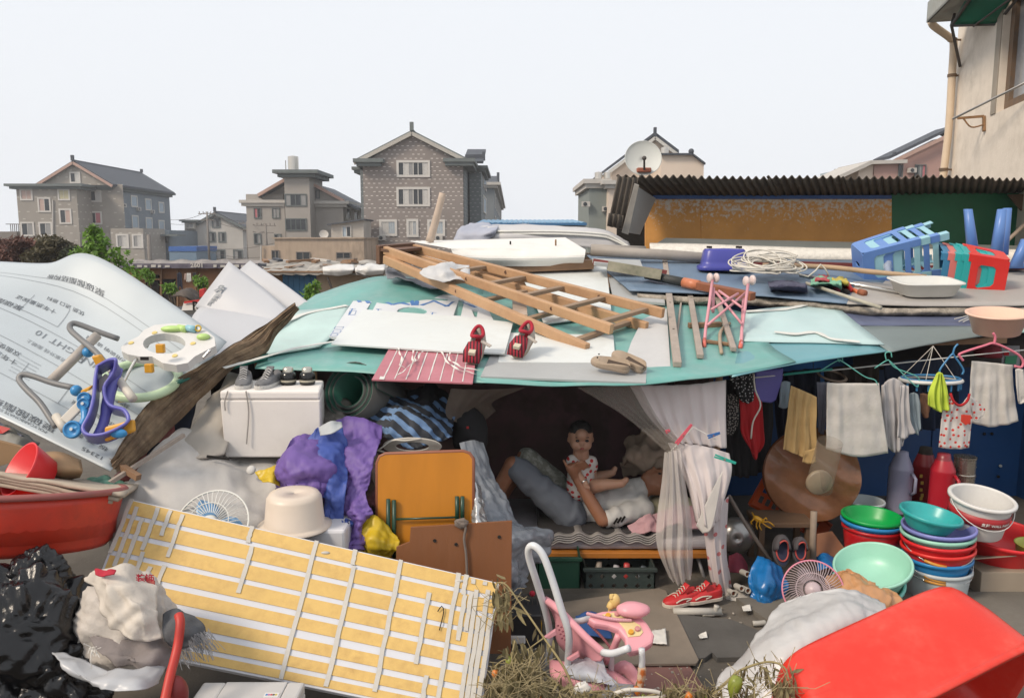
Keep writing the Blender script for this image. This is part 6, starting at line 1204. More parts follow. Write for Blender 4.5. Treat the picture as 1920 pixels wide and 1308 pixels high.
for i in range(4):p0=wL+V(.006*i-.006,-.006,-.008);bb_ += [(p0,.0075,p0+V(.012,-.006,-.02+.002*i),.0065),(p0+V(.012,-.006,-.02+.002*i),.0065,p0+V(.012,.006,-.034),.0055)]
bb_ += [(wL,.012,wL+V(-.01,-.012,-.014),.007),(wL+V(-.01,-.012,-.014),.007,wL+V(-.004,-.014,-.028),.006)]
blob('body',bb_,.0065,skb,bab,2)
rom=mat('cloth_romper',(.52,.49,.46),.9,.05,8);
def dots(name,base,dot,sc,r=.22):
    if name in MATS:return MATS[name]
    m=mat(name,base,.9,.05,8,.2,30);N=m.node_tree.nodes;L=m.node_tree.links;b=N['Principled BSDF'];src=b.inputs['Base Color'].links[0].from_socket
    v=N.new('ShaderNodeTexVoronoi');v.inputs['Scale'].default_value=sc;v.voronoi_dimensions='2D';v.inputs['Randomness'].default_value=.75;tc=N.new('ShaderNodeTexCoord');sp=N.new('ShaderNodeSeparateXYZ');cb=N.new('ShaderNodeCombineXYZ');L.new(tc.outputs['Object'],sp.inputs[0]);L.new(sp.outputs[0],cb.inputs[0]);L.new(sp.outputs[2],cb.inputs[1]);L.new(cb.outputs[0],v.inputs[0])
    l=N.new('ShaderNodeMath');l.operation='LESS_THAN';l.inputs[1].default_value=r;L.new(v.outputs[0],l.inputs[0]);x=N.new('ShaderNodeMixRGB');L.new(l.outputs[0],x.inputs[0]);L.new(src,x.inputs[1]);x.inputs[2].default_value=dot+(1,);L.new(x.outputs[0],b.inputs['Base Color']);return m
blob('romper',[(bc+V(0,0,.0),.083,bp,.095),(bc+V(0,0,.02),.07,bn+V(0,.01,-.02),.05),(sL,.045,sL.lerp(eL,.35),.042),(sR,.045,sR.lerp(eR,.35),.042),(bp+V(.02,-.015,0),.07,bp+V(.05,-.02,0),.06)],.008,dots('cloth_spots_baby',(.52,.49,.46),(.42,.03,.03),26,.28),bab,2)
blob('hair',[(bh+V(0,.014,.036),.081,bh+V(0,.03,.0),.08)],.009,hairm,bab,2)
for s in (-1,1):
    e=MB().sphere(bh+V(.003+s*.030,-.071,.0),(.0125,.006,.0085),nu=10,nv=8).build('eye',mat('eye_dark',(.008,.006,.005),.2),bab,smooth=True);MB().bar(bh+V(.003+s*.016,-.076,.021),bh+V(.003+s*.043,-.069,.022),.004,.005).build('eyebrow',hairm,bab)
MB().sphere(bh+V(.002,-.075,-.05),(.015,.006,.007),nu=10,nv=6).build('mouth',mat('lip_red',(.30,.06,.05),.5),bab,smooth=True)
MB().lathe([(.022,-.004),(.0235,0),(.022,.004)],frame(wL.lerp(eL,.18),wL-eL),16).build('bracelet',chrome,bab,smooth=True)
# bedding round his head
pil=mat('pillow_yellow',(.42,.38,.25),.9,.08,6,.2,20);tag(bag('pillow',None,P(1262,952,5.1),(.2,.2,.075),pil,4,.06,2,36,24),'pale yellow pillow under the man\'s head','pillow')
pkb=mat('blanket_pink',(.42,.25,.27),.9,.08,8,.3,30)
g=patch([[P(1182,985,4.85),P(1215,968,4.85),P(1260,955,4.9),P(1330,950,4.95)],[P(1190,998,4.8),P(1225,993,4.78),P(1270,985,4.8),P(1330,985,4.85)]],40,14);tag(MB().grid(wrinkle(g,1.25,.05,90,3)).build('pink_blanket',pkb,smooth=True,solid=.012),'pink blanket rolled up at the pillow end of the bed','blanket')
bei=mat('cloth_beige_heap',(.33,.25,.19),.9,.15,6,.3,20)
g=patch([[P(1175,835,5.4),P(1210,812,5.4),P(1262,820,5.4)],[P(1165,865,5.3),P(1205,855,5.22),P(1262,862,5.25)],[P(1172,890,5.35),P(1210,892,5.3),P(1262,895,5.3)]],34,28);tag(MB().grid(wrinkle(g,1.3,.08,110,5)).build('cloth_heap',bei,smooth=True,solid=.006),'crumpled beige clothes heaped behind the man\'s head','clothes')
tag(MB().lathe([(.05,-.006),(.055,0),(.05,.006)],frame(P(1232,805,5.5),V(.1,-1,.2)),20).build('hanging_ring',dk,smooth=True),'small dark ring hanging on the back wall above the clothes heap','ring')
# curtains and mosquito net
cur=mat('sheet_pinkwhite',(.68,.62,.61),.9,.08,3,.15,25,tl=.15);net=mat('net_sheer',(.74,.70,.67),.9,.05,4,tl=.3,alpha=.62);netd=mat('net_sheer_thin',(.42,.38,.33),.9,.05,4,alpha=.38)
def folds(g,amp,n,k=0,axis=1,grow=True):
    o=[]
    for i,r in enumerate(g):
        t=i/(len(g)-1);q=[]
        for j,p in enumerate(r):
            s=j/(len(r)-1);w_=amp*((.35+.65*t) if grow else 1)*(math.sin(2*math.pi*n*s+k+nz((s*4,t*2,k),1)*2.5)+.35*math.sin(2*math.pi*n*2.3*s+k*2));q.append(p+V(0,w_,0))
        o.append(q)
    return o
g=patch([[P(1180,722,4.62),P(1240,722,4.62),P(1300,720,4.62),P(1362,712,4.65)],[P(1215,780,4.6),P(1262,790,4.58),P(1310,790,4.6),P(1362,780,4.62)],[P(1262,830,4.6),P(1285,832,4.56),P(1320,835,4.58),P(1364,840,4.6)]],50,26)
cu=thing('bed_curtain','pinkish white sheet curtain tied back at the right side of the bed','curtain',P(1330,1110,4.6))
MB().grid(folds(g,.014,6,1)).build('upper_drape',cur,cu,smooth=True,solid=.003)
g=patch([[P(1252,830,4.6),P(1290,832,4.56),P(1330,838,4.57),P(1368,850,4.6)],[P(1285,900,4.56),P(1310,905,4.5),P(1340,900,4.5),P(1372,890,4.56)],[P(1305,980,4.54),P(1322,985,4.48),P(1340,985,4.48),P(1352,960,4.54)]],34,34)
MB().grid(folds(g,.016,4,2)).build('tied_drape',cur,cu,smooth=True,solid=.003)
flo=dots('cloth_floral',(.47,.42,.42),(.42,.13,.13),13,.17)
g=patch([[P(1318,985,4.55),P(1340,960,4.52),P(1366,930,4.58)],[P(1325,1040,4.55),P(1345,1040,4.5),P(1362,1030,4.56)],[P(1332,1085,4.55),P(1350,1090,4.5),P(1370,1085,4.56)],[P(1345,1112,4.55),P(1355,1118,4.52),P(1372,1100,4.56)]],24,36)
MB().grid(folds(g,.014,3,3)).build('floral_hem',flo,cu,smooth=True,solid=.003)
g=patch([[P(1305,985,4.5),P(1325,940,4.47),P(1345,900,4.47)],[P(1318,1000,4.49),P(1336,985,4.46),P(1356,880,4.47)]],18,12);MB().grid(g).build('turned_back_hem',mat('sheet_white_hem',(.52,.50,.47),.9),cu,smooth=True,solid=.003)
nt_=thing('mosquito_net','sheer mosquito net hanging in a gathered strand over the bed','mosquito net',P(1265,1085,4.55))
g=patch([[P(1082,726,4.62),P(1140,724,4.62),P(1200,722,4.6)],[P(1170,780,4.6),P(1205,785,4.58),P(1232,780,4.57)],[P(1252,850,4.57),P(1264,845,4.54),P(1276,838,4.54)]],24,26);MB().grid(folds(g,.012,5,2)).build('upper_net',netd,nt_,smooth=True)
g=patch([[P(1246,848,4.56),P(1262,845,4.52),P(1278,840,4.54)],[P(1242,900,4.55),P(1265,905,4.48),P(1285,900,4.53)],[P(1232,980,4.54),P(1268,985,4.46),P(1297,975,4.52)],[P(1234,1030,4.54),P(1268,1050,4.46),P(1300,1040,4.52)],[P(1256,1085,4.54),P(1275,1095,4.48),P(1298,1080,4.52)]],40,40);MB().grid(folds(g,.022,4,1)).build('gathered_strand',net,nt_,smooth=True)
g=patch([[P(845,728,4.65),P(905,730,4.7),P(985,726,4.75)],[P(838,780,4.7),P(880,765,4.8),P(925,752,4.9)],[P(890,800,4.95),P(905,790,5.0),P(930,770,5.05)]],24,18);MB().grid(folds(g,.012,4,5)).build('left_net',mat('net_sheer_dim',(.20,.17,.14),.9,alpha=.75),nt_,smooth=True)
# clothes line with pegs
tag(MB().tube([P(1258,845,4.55),P(1300,800,4.5),P(1345,825,4.46)],.003,5).build('peg_line',tape),'short cord across the tied curtain holding the pegs','cord')
def peg(label,a,b,m):
    t=thing('clothes_peg',label,'clothes peg',a,'plastic clothes pegs on the curtain');d=(b-a);s=V(0,-1,0).cross(d).normalized()*.007
    for k in (-1,1):MB().bar(a+s*k*1.0,b+s*k*.35,.010,.008,(0,-1,0)).build('jaw',m,t,bevel=.002)
    MB().tube([a.lerp(b,.45)-V(0,.008,0),a.lerp(b,.45)+V(0,.008,0)],.005,6).build('spring',chrome,t)
peg('big pink clothes peg on the curtain fold',P(1268,832,4.42),P(1297,795,4.42),plas('plastic_hotpink',(.60,.10,.14)));peg('tiny pink peg on the net strand',P(1248,810,4.5),P(1256,806,4.5),plas('plastic_hotpink',(.6,.1,.14)));peg('blue clothes peg near the curtain edge',P(1327,819,4.45),P(1350,811,4.45),plas('plastic_pegblue',(.03,.13,.36)));peg('teal clothes peg at the knot of the curtain',P(1340,854,4.42),P(1380,868,4.42),plas('plastic_pegteal',(.02,.36,.28)))
# under the bed
def crate(name,label,x0,y0,x1,y1,Y,dp,m,holes=True,group=None):
    t=thing(name,label,'crate',P((x0+x1)/2,y1,Y));a,b=P(x0,y1,Y),P(x1,y1,Y);h=P(x0,y0,Y).z-a.z;w_=b.x-a.x;c=(a+b)/2
    def side(o,u,L_,n):
        nx=max(2,int(L_/.07));hs=[]
        if holes:
            for i in range(nx):
                for j in range(2):
                    cx=(i+.5)/nx*L_;cz=h*(.3+.36*j);r=.017;hs.append([o+u*(cx+r*math.cos(k*math.pi/2))+V(0,0,cz+r*math.sin(k*math.pi/2)) for k in range(4)])
        return holed([o,o+u*L_,o+u*L_+V(0,0,h),o+V(0,0,h)],hs,.008,n)
    side(a,V(1,0,0),w_,V(0,-1,0)).build('front',m,t);side(a,V(0,1,0),dp,V(-1,0,0)).build('side',m,t);side(b,V(0,1,0),dp,V(1,0,0)).build('side',m,t);side(a+V(0,dp,0),V(1,0,0),w_,V(0,1,0)).build('back',m,t);MB().box(c+V(0,dp/2,.006),(w_-.02,dp-.02,.01)).build('base',m,t)
    MB().box(c+V(0,-.004,h-.012),(w_+.02,.016,.024)).build('rim',m,t,bevel=.004);return t
crate('plastic_crate','dark green plastic crate under the left end of the bed',1008,1044,1088,1112,4.6,.3,plas('plastic_darkgreen',(.01,.06,.035),.5),False);crate('plastic_crate','grey-green crate with diamond holes under the bed',1096,1064,1228,1112,4.6,.3,plas('plastic_greygreen',(.03,.045,.042),.55))
rd=random.Random(21)
for i,(x,y,col,lab) in enumerate(((1120,1062,(.3,.25,.2),'brown jar top among the clutter in the grey-green crate'),(1175,1062,(.45,.05,.05),'red cap among the clutter in the grey-green crate'),(1150,1068,(.4,.4,.42),'pale bottle lying in the grey-green crate'),(1205,1066,(.1,.12,.14),'dark bottle lying in the grey-green crate'),(1190,1075,(.42,.35,.3),'beige tin in the grey-green crate'))):
    c=P(x,y+4,4.75);tag(MB().lathe([(.001,0),(.03,0),(.032,.08),(.02,.10),(.018,.13),(.001,.132)],TR(c-V(0,0,.09),rd.uniform(-.3,.3),rd.uniform(-.3,.3)),14).build('bottle',mat('bottle_%d'%i,col,.4),smooth=True),lab,'bottle','bottles in the crate under the bed')
redsh=mat('leather_red',(.46,.02,.022),.5,.12,12,.1,50);whst=mat('trim_cream',(.55,.48,.40),.7)
def stripe(t_,M,L,W):
    for s in (-1,1):MB().tube(cat([M @ V(.28*L,s*W*.98,.13*L),M @ V(.1*L,s*W*1.0,.19*L),M @ V(-.15*L,s*W*.93,.16*L),M @ V(.0*L,s*W*1.0,.12*L)],8),.004,5).build('side_stripe',whst,t_)
for x,y,rz,lab in ((1278,1130,-.75,'red running shoe with cream stripe, the nearer of the pair'),(1316,1125,-.85,'red running shoe behind, the farther of the pair')):
    shoe(lab,TR(GP(x,y,.03),0,0,rz+4.3),.245,redsh,whst,mat('lining_pale',(.35,.3,.28),.9),'running_shoe','pair of red running shoes',laces=whst,tongue=redsh,extra=stripe,op=(.08,.42),low=1.05)

# ------------------------------------------------ left inside: mat roll, clothes, folding table
rl=thing('rolled_mat','rolled green-lined grey mat lying under the roof edge','mat',P(660,790,4.6));ax=(P(760,790,5.2)-P(645,735,4.5)).normalized();c0=P(655,732,4.72);pts=[]
Mx=frame(c0,-ax,V(1,0,0));rows=[[],[]]
for k in range(100):
    a=k/99*2*math.pi*3.2;r=lerp(.185,.09,k/99);rows[0].append(Mx @ V(r*math.cos(a),r*math.sin(a),0));rows[1].append(Mx @ V(r*math.cos(a),r*math.sin(a),-.75))
MB().grid(rows).build('roll',mat('mat_grey',(.12,.12,.115),.7,.08,5),rl,smooth=True,solid=.004,off=1);MB().grid([[p-(p-c0)*.03 for p in rows[0]],[p-(p-c0)*.03 for p in rows[1]]]).build('lining',mat('mat_green',(.012,.09,.06),.6),rl,smooth=True,solid=.003)
def cloth(name,label,catg,rows,m,comp=1.2,amp=.05,seed=0,nu=34,nv=30,it=110,par=None,solid=.004,f=5,hg=0):
    g=patch([[P(*q) for q in r] for r in rows],nu,nv);g=crumple(crumple(wrinkle(g,comp,amp*1.2,120,seed,bend=.22,pin='t',grav=.0016*hg,lo=-.2,f=f,cu=1+.12*hg,slip=1.2,hi=1.1),amp*.62,8.5,seed+2),amp*.16,26,seed+5) if hg else crumple(wrinkle(g,comp,amp,it,seed,f=f),amp*.2,13,seed)
    o=MB().grid(g).build(name,m,par,smooth=True,solid=solid);return tag(o,label,catg) if label else o
pjm=mat('jacket_purple',(.13,.075,.28),.6,.1,6,.1,30);bjm=mat('jacket_blue',(.04,.075,.30),.55,.1,6,.1,30);yel=mat('bag_yellow',(.52,.36,.015),.45,.12,6,.15,20)
pj=thing('purple_jacket','purple and blue rain jacket thrown over the pile beside the foam box','jacket',P(640,1010,4.05))
cloth('sleeve',None,None,[[(545,830,4.2),(565,812,4.25),(600,815,4.3),(640,850,4.3)],[(520,870,4.1),(560,858,4.02),(600,860,4.05),(640,880,4.15)],[(508,905,4.1),(550,905,4.02),(600,900,4.05),(635,905,4.1)]],pjm,1.08,.06,1,56,44,par=pj,hg=1)
cloth('back',None,None,[[(610,800,4.45),(660,780,4.45),(715,795,4.4)],[(610,850,4.3),(660,850,4.2),(705,840,4.2)],[(620,900,4.15),(660,905,4.08),(690,890,4.1)],[(640,960,4.0),(670,950,3.95),(695,935,4.0)],[(655,1005,3.92),(670,1000,3.9),(682,985,3.95)]],pjm,1.06,.06,2,52,76,par=pj,hg=1)
cloth('blue_lining',None,None,[[(570,830,4.22),(600,800,4.3),(640,790,4.35)],[(590,860,4.1),(615,850,4.1),(640,840,4.2)],[(605,910,4.0),(622,915,3.98),(640,905,4.02)],[(608,955,3.98),(628,960,3.95),(645,965,3.95)],[(640,985,3.9),(655,975,3.9),(660,970,3.92)]],bjm,1.06,.05,3,36,70,par=pj,hg=1)
cloth('collar',None,None,[[(598,800,4.25),(620,790,4.25),(640,792,4.3)],[(602,815,4.2),(622,810,4.18),(640,800,4.22)]],mat('lining_silver',(.35,.37,.38),.5),1.1,.03,4,14,8,par=pj)
cloth('yellow_bag','yellow plastic bag under the purple jacket, lower one','bag',[[(678,970,4.0),(705,965,3.98),(728,985,4.0)],[(675,1005,3.92),(702,1005,3.88),(732,1010,3.92)],[(672,1030,3.9),(700,1035,3.86),(725,1040,3.9)]],yel,1.1,.05,6,40,40,hg=.7);cloth('yellow_bag','yellow plastic scrap at the left end of the purple jacket','bag',[[(482,885,4.1),(505,878,4.1),(520,872,4.12)],[(490,900,4.05),(508,900,4.02),(525,905,4.05)]],yel,1.22,.04,7,16,14)
chk=mat('bag_check',(.03,.035,.045),.8,.2,12,.2,40,wave=(5,(.14,.24,.42),.38,'DIAGONAL',1.5));drk=mat('cloth_charcoal',(.028,.027,.03),.85,.2,8,.2,30)
cloth('checked_backpack','blue and charcoal checked backpack behind the purple jacket','backpack',[[(695,780,4.75),(740,750,4.85),(800,745,4.9),(842,760,4.85)],[(705,800,4.6),(750,785,4.58),(800,785,4.6),(848,790,4.7)],[(740,830,4.5),(770,835,4.48),(800,830,4.5),(840,820,4.6)]],chk,1.2,.08,8,40,30)
cloth('dark_bag','charcoal bag with zip on top of the checked backpack','bag',[[(765,735,5.0),(800,722,5.0),(835,740,5.0)],[(765,765,4.85),(800,760,4.8),(835,770,4.85)],[(780,785,4.8),(805,790,4.75),(830,785,4.8)]],drk,1.18,.06,9,24,22)
tag(bag('black_sack',None,P(880,812,4.85),(.115,.1,.16),mat('cloth_black',(.02,.02,.022)),5,.1,2.2,40,28),'black stuffed sack with a small red tag at the bed entrance','sack');MB().box(P(877,801,4.73),(.014,.01,.012)).build('red_tag',mat('paint_red',(.5,.03,.03)),bpy.data.objects['black_sack'])
cloth('brown_plastic','crumpled grey-brown plastic behind the foam box','plastic',[[(605,765,4.75),(640,760,4.8),(675,780,4.8)],[(605,785,4.6),(640,785,4.55),(680,795,4.6)],[(610,810,4.5),(640,808,4.45),(672,805,4.5)]],mat('plastic_brownish',(.16,.145,.13),.45,.2,6),1.25,.07,11,26,22)
cb=thing('cable_bundle','flat oval bundle of white cable above the orange table','cable',P(775,852,4.45));cc=P(775,832,4.5)
for k in range(9):r=1-.05*k;MB().tube([cc+V(.165*r*math.cos(a),-.05-.1*r*math.sin(a)*.3,.055*r*math.sin(a)-.0) for a in [2*math.pi*j/30 for j in range(30)]],.005,6,closed=True).build('cable_loop',cab,cb,smooth=True)
for q_ in ([(708,845,4.4),(735,826,4.42),(760,826,4.42),(790,822,4.42)],[(690,845,4.4),(712,845,4.38),(725,850,4.38)]):MB().tube(cat([P(*p) for p in q_],10),.005,6).build('cable_end',cab,cb,smooth=True)
cloth('mixed_rags','brown and pink rags stuffed between jacket and orange table','rags',[[(680,848,4.4),(700,850,4.38),(715,860,4.4)],[(685,890,4.25),(700,895,4.22),(715,905,4.25)],[(690,940,4.2),(705,945,4.18),(718,950,4.2)]],mat('rag_browny',(.20,.15,.12),.9,.3,5,two=(.33,.14,.16),tscale=5),1.25,.06,12,20,28)
# orange folding table standing on its side
tb=thing('folding_table','orange wooden folding table top standing upright with green tube legs','table',P(795,1040,4.0));ot=mat('table_orange',(.50,.19,.012),.4,.1,3,.06,20,dirt=.2,dcol=(.30,.09,.01),dscale=2,stretch=(3,3,.5))
n_=V(0,-1,.12).normalized();p0=P(797,940,4.05);R_=[PP(x,y,p0,n_) for x,y in ((707,1060),(707,868),(712,856),(722,851),(868,846),(880,850),(887,860),(887,1060))]
MB().slab(R_,.018,nrm=n_).build('table_top',ot,tb,bevel=.003)
R2=[PP(x,y,p0,n_)-n_*.009 for x,y in ((707,1060),(707,868),(712,856),(722,851),(868,846),(880,850),(887,860),(887,1060))];MB().tube(R2,.0105,8).build('edge_band',mat('edge_brown',(.25,.09,.05),.5),tb,smooth=True)
grn=mat('paint_darkgreen',(.012,.05,.03),.35,.15,8)
for q_ in (((728,935),(728,1040)),((739,937),(739,1045)),((857,930),(857,985)),((867,930),(867,985))):MB().tube([PP(x,y,p0+n_*.02,n_) for x,y in q_],.011,8).build('leg',grn,tb,smooth=True)
MB().tube([PP(741,973,p0+n_*.02,n_),PP(858,969,p0+n_*.02,n_)],.006,8).build('cross_rod',grn,tb,smooth=True)
bb1=mat('board_brown',(.21,.078,.025),.6,.2,3,.3,25,stretch=(1,1,.15),dirt=.6,dcol=(.13,.06,.03),dscale=4);bt=thing('brown_board','brown wooden board tied in front of the orange table','board',P(850,1200,3.75))
p0=P(850,1050,3.82);n_=V(.03,-1,.15).normalized();MB().slab([PP(x,y,p0,n_) for x,y in ((743,1045),(743,1025),(768,1015),(770,988),(960,976),(958,1225),(850,1225),(743,1225))],.02,nrm=n_).build('board',bb1,bt,bevel=.002)
for x,y in ((936,1006),(815,1013),(855,1020)):MB().lathe([(.001,.004),(.008,.004),(.009,0)],frame(PP(x,y,p0+n_*.002,n_),n_),10).build('knot',dark,bt)
MB().tube(cat([PP(868,978,p0+n_*.015,n_),PP(873,990,p0+n_*.02,n_),PP(870,1010,p0+n_*.015,n_),PP(874,1040,p0+n_*.015,n_),PP(876,1090,p0+n_*.015,n_)],12),.007,6).build('rope',mat('rope_dirty',(.16,.13,.11),.95,.2,20),bt);MB().sphere(PP(865,980,p0+n_*.015,n_),(.035,.02,.025),nu=12,nv=8,wob=lambda p:p*(1+.35*nz(p,60))).build('knotted_rope',mat('rope_dirty',(.16,.13,.11)),bt)
# grey plastic sheet beside the bed
gp=mat('plastic_greysheet',(.24,.26,.29),.25,.1,4,.2,12,alpha=.9)
cloth('plastic_sheeting','grey plastic sheeting hanging beside the bed entrance','plastic sheet',[[(862,830,4.45),(885,825,4.5),(905,830,4.55)],[(888,900,4.35),(915,900,4.4),(935,905,4.45)],[(890,960,4.25),(930,965,4.25),(960,960,4.35)],[(905,1000,4.2),(950,1000,4.12),(1030,990,4.4)],[(915,1050,4.15),(955,1060,4.1),(1000,1040,4.3)],[(915,1110,4.15),(945,1115,4.12),(968,1105,4.2)]],gp,1.05,.05,15,44,80,hg=.8)
cloth('silver_foil','crumpled silver foil strip right of the orange table','foil',[[(886,910,4.1),(893,908,4.1),(900,915,4.12)],[(885,980,4.02),(897,980,4.0),(912,985,4.05)]],mat('foil_silver',(.5,.5,.5),.25,.1,metal=.7),1.2,.03,16,14,24)

# ------------------------------------------------ fan, basin, white box before the tarpaulin
def fan(label,c,n,r,guard,blade,rod=.0022,rings=12,spokes=40,ringm=None,M0=None):
    t=thing('electric_fan',label,'fan',c);M=frame(c,n,V(0,0,1));m=MB()
    for k in range(spokes):
        a=2*math.pi*k/spokes;m.tube([M @ V(.05*math.cos(a),.05*math.sin(a),.05),M @ V(r*.75*math.cos(a+.25),r*.75*math.sin(a+.25),.045),M @ V(r*math.cos(a+.35),r*math.sin(a+.35),0)],rod,4)
    tag(m.build('guard_wires',guard,t),kind='stuff');MB().tube([M @ V(r*math.cos(a),r*math.sin(a),0) for a in [2*math.pi*k/48 for k in range(48)]],rod*2.6,6,closed=True).build('guard_rim',ringm or guard,t,smooth=True)
    MB().tube([M @ V(r*.55*math.cos(a),r*.55*math.sin(a),.048) for a in [2*math.pi*k/40 for k in range(40)]],rod*1.2,5,closed=True).build('guard_ring',guard,t)
    for k in range(3):
        a0=2*math.pi*k/3+.5;rows=[]
        for i in range(6):
            q_=i/5;rr=lerp(.03,r*.85,q_);w_=.55*math.sin(math.pi*(.25+.7*q_));rows.append([M @ V(rr*math.cos(a0+w_*s),rr*math.sin(a0+w_*s),-.02+.03*s) for s in (-1,-.5,0,.5,1)])
        MB().grid(rows).build('blade',blade,t,smooth=True,solid=.003)
    MB().lathe([(.04,0),(.045,.03),(.035,.05),(.001,.055)],M,18).build('hub',guard,t,smooth=True);return t
fan('white fan guard with blue blades poking up behind the striped panel',P(396,985,3.78),V(-.05,-.75,.65),.185,tape,plas('plastic_fanblue',(.16,.33,.55)))
ub=thing('upturned_basin','cream plastic basin turned upside down on a white box','basin',P(552,985,3.85));cream=plas('plastic_cream',(.62,.53,.44),.4)
Mu=frame(P(553,985,3.86),V(.02,-.03,1),V(1,0,0));MB().lathe([(.178,-.002),(.182,.006),(.155,.012),(.148,.02),(.135,.15),(.12,.172),(.09,.178),(.07,.172),(.001,.172)],Mu,44).build('basin',cream,ub,smooth=True,solid=.003)
wbx=thing('white_box','small white plastic box holding up the cream basin','box',P(585,1020,3.85));bx=P(583,1010,3.8);MB().box((bx.x,3.92,bx.z-.05),(.34,.24,.19)).build('body',plas('plastic_boxwhite',(.58,.58,.60),.4),wbx,bevel=.015);MB().box((P(538,0,3.8).x,3.795,P(0,1000,3.8).z),(.02,.008,.03)).build('latch',dark,wbx)
# ------------------------------------------------ right side: laundry under the eave
def hang(name,label,catg,rows,Y,m,n=4,amp=.016,k=0,group='laundry under the eave',nu=30,nv=26,solid=.004,par=None):
    g=patch([[P(x,y,Y+(q[0] if q else 0)) for (x,y,*q) in r] for r in rows],nu,nv);g=folds(g,amp,n,k);g=[[p+V(.004*nz(p,9,k),.006*nz(p,13,k),.003*nz(p,11,k)) for p in r] for r in g]
    o=MB().grid(g).build(name,m,par,smooth=True,solid=solid);return tag(o,label,catg,group) if label else o
twl=mat('towel_white',(.52,.495,.465),.95,.06,10,.35,120,two=(.475,.455,.42),tscale=9);tan_=mat('cloth_tan',(.40,.265,.11),.9,.1,8,.3,30)
redr=mat('cloth_crimson',(.34,.008,.012),.85,.1,6);blk=mat('cloth_black',(.02,.02,.022));slt=mat('cloth_slate',(.15,.155,.19),.9,.1,8);grw=mat('cloth_greywhite',(.40,.385,.39),.9,.08,8);lime=mat('cloth_lime',(.46,.58,.06),.85,.1,6);pbl=mat('cloth_paleblue',(.26,.32,.36),.9,.1,8);brn=mat('cloth_brownsock',(.22,.11,.065),.9)
line=MB().tube([P(1370,712,4.95),P(1600,690,5.1),P(1800,668,5.25),P(1960,652,5.35)],.004,6);tag(line.build('washing_line',tape),'thin washing line strung under the right eave','washing line')
hang('black_clothes','black clothes hanging in the dark right of the curtain','clothes',[[(1362,712),(1400,706),(1448,700)],[(1360,790),(1400,795),(1450,800)],[(1365,890),(1400,895),(1440,880)]],5.25,blk,5,.02,1)
hang('shade_cloth_navy','navy coat hanging in the back row behind the tan trousers','clothes',[[(1450,700),(1490,694),(1540,690)],[(1455,780),(1495,785),(1535,780)],[(1462,838),(1495,842),(1530,835)]],5.6,navy,4,.03,21)  # added dark cloth, deepens the shade over the blue wall
hang('shade_cloth_brown','dark brown coat hanging in the back row behind the white towel','clothes',[[(1545,690),(1600,684),(1650,680)],[(1550,750),(1600,755),(1648,750)],[(1556,800),(1600,805),(1642,798)]],5.7,mat('shade_brown',(.035,.025,.02),.9),4,.03,22)  # another added backing cloth, dark where only eave shade falls
hang('dark_cloth','dark blue blanket hung behind the round dryer','blanket',[[(1655,680),(1730,672),(1800,666)],[(1660,740),(1730,745),(1795,740)],[(1665,800),(1730,806),(1790,800)]],5.8,mat('shade_blue',(.012,.022,.05),.9),5,.03,23)  # third added cloth, its dark colour replaces shade under the eave
hang('spotted_scarf','black scarf with white dots beside the red cloth','scarf',[[(1366,704),(1390,702),(1416,700)],[(1380,735),(1396,740),(1414,735)],[(1392,752),(1404,756),(1414,748)]],4.95,dots('cloth_whitedots',(.012,.012,.013),(.4,.4,.4),48,.2),3,.01,2,nu=20,nv=16)
hang('leopard_scarf','dark patterned scarf hanging along the curtain edge','scarf',[[(1364,740),(1374,738),(1386,745)],[(1364,790),(1374,795),(1384,790)],[(1362,812),(1370,815),(1380,808)]],4.98,dots('cloth_leopard',(.015,.014,.014),(.22,.2,.18),70,.3),2,.008,3,nu=12)
hang('red_cloth','bright red cloth hanging in steps right of the curtain','cloth',[[(1385,728),(1405,725),(1428,752)],[(1388,790),(1408,800),(1432,800)],[(1392,815),(1412,835),(1432,830)],[(1410,845),(1415,860),(1424,845)]],5.0,redr,2,.012,4)
pbn=thing('purple_basin','purple plastic basin hung on edge under the eave','basin',P(1440,750,5.0));MB().slab([P(1416,694,5.0),P(1470,690,5.0),P(1468,712,5.0),P(1456,750,5.0),P(1448,756,5.0),P(1412,752,5.0)],.06).build('basin',plas('plastic_violet',(.10,.09,.33),.35),pbn,bevel=.012)
tag(MB().tube(cat([P(1413,700,4.85),P(1416,730,4.85),P(1426,760,4.85),P(1412,790,4.85),P(1408,822,4.85)],18),.005,6).build('dangling_cord',cab,smooth=True),'white cord dangling in front of the red cloth','cord');tag(MB().box(P(1407,693,4.86),(.05,.03,.04)).jit(.004,9).build('socket_box',mat('board_weathered',(.3,.28,.25)),bevel=.004),'small beige box at the eave from which the white cord hangs','box')
hang('child_trousers','tan child trousers hanging between slate cloths','trousers',[[(1482,722),(1505,732),(1531,744)],[(1475,770),(1502,775),(1530,780)],[(1468,830),(1500,842),(1530,835)],[(1466,840),(1498,853),(1528,868)]],4.9,tan_,3,.016,5)
hang('cuff',None,None,[[(1510,845),(1520,842),(1530,838)],[(1505,866),(1517,870),(1529,866)]],4.86,tan_,1,.006,6,None,10,8,par=bpy.data.objects['child_trousers'])
hang('small_shirt','small pale blue shirt left of the tan trousers','shirt',[[(1465,716),(1473,714),(1482,717)],[(1460,762),(1468,765),(1478,762)]],5.05,pbl,1,.01,7,nu=12);hang('slate_trousers','slate grey trousers hanging right of the tan ones','trousers',[[(1532,716),(1545,716),(1556,716)],[(1534,770),(1545,775),(1553,770)],[(1536,810),(1541,814),(1546,810)]],5.02,slt,2,.012,8,nu=16)
hang('bath_towel','large white towel hanging from a teal wire hanger','towel',[[(1551,718),(1600,718),(1648,718)],[(1550,780),(1602,782),(1656,780)],[(1549,842),(1605,856),(1666,850)]],4.92,twl,2,.006,9,nu=40)
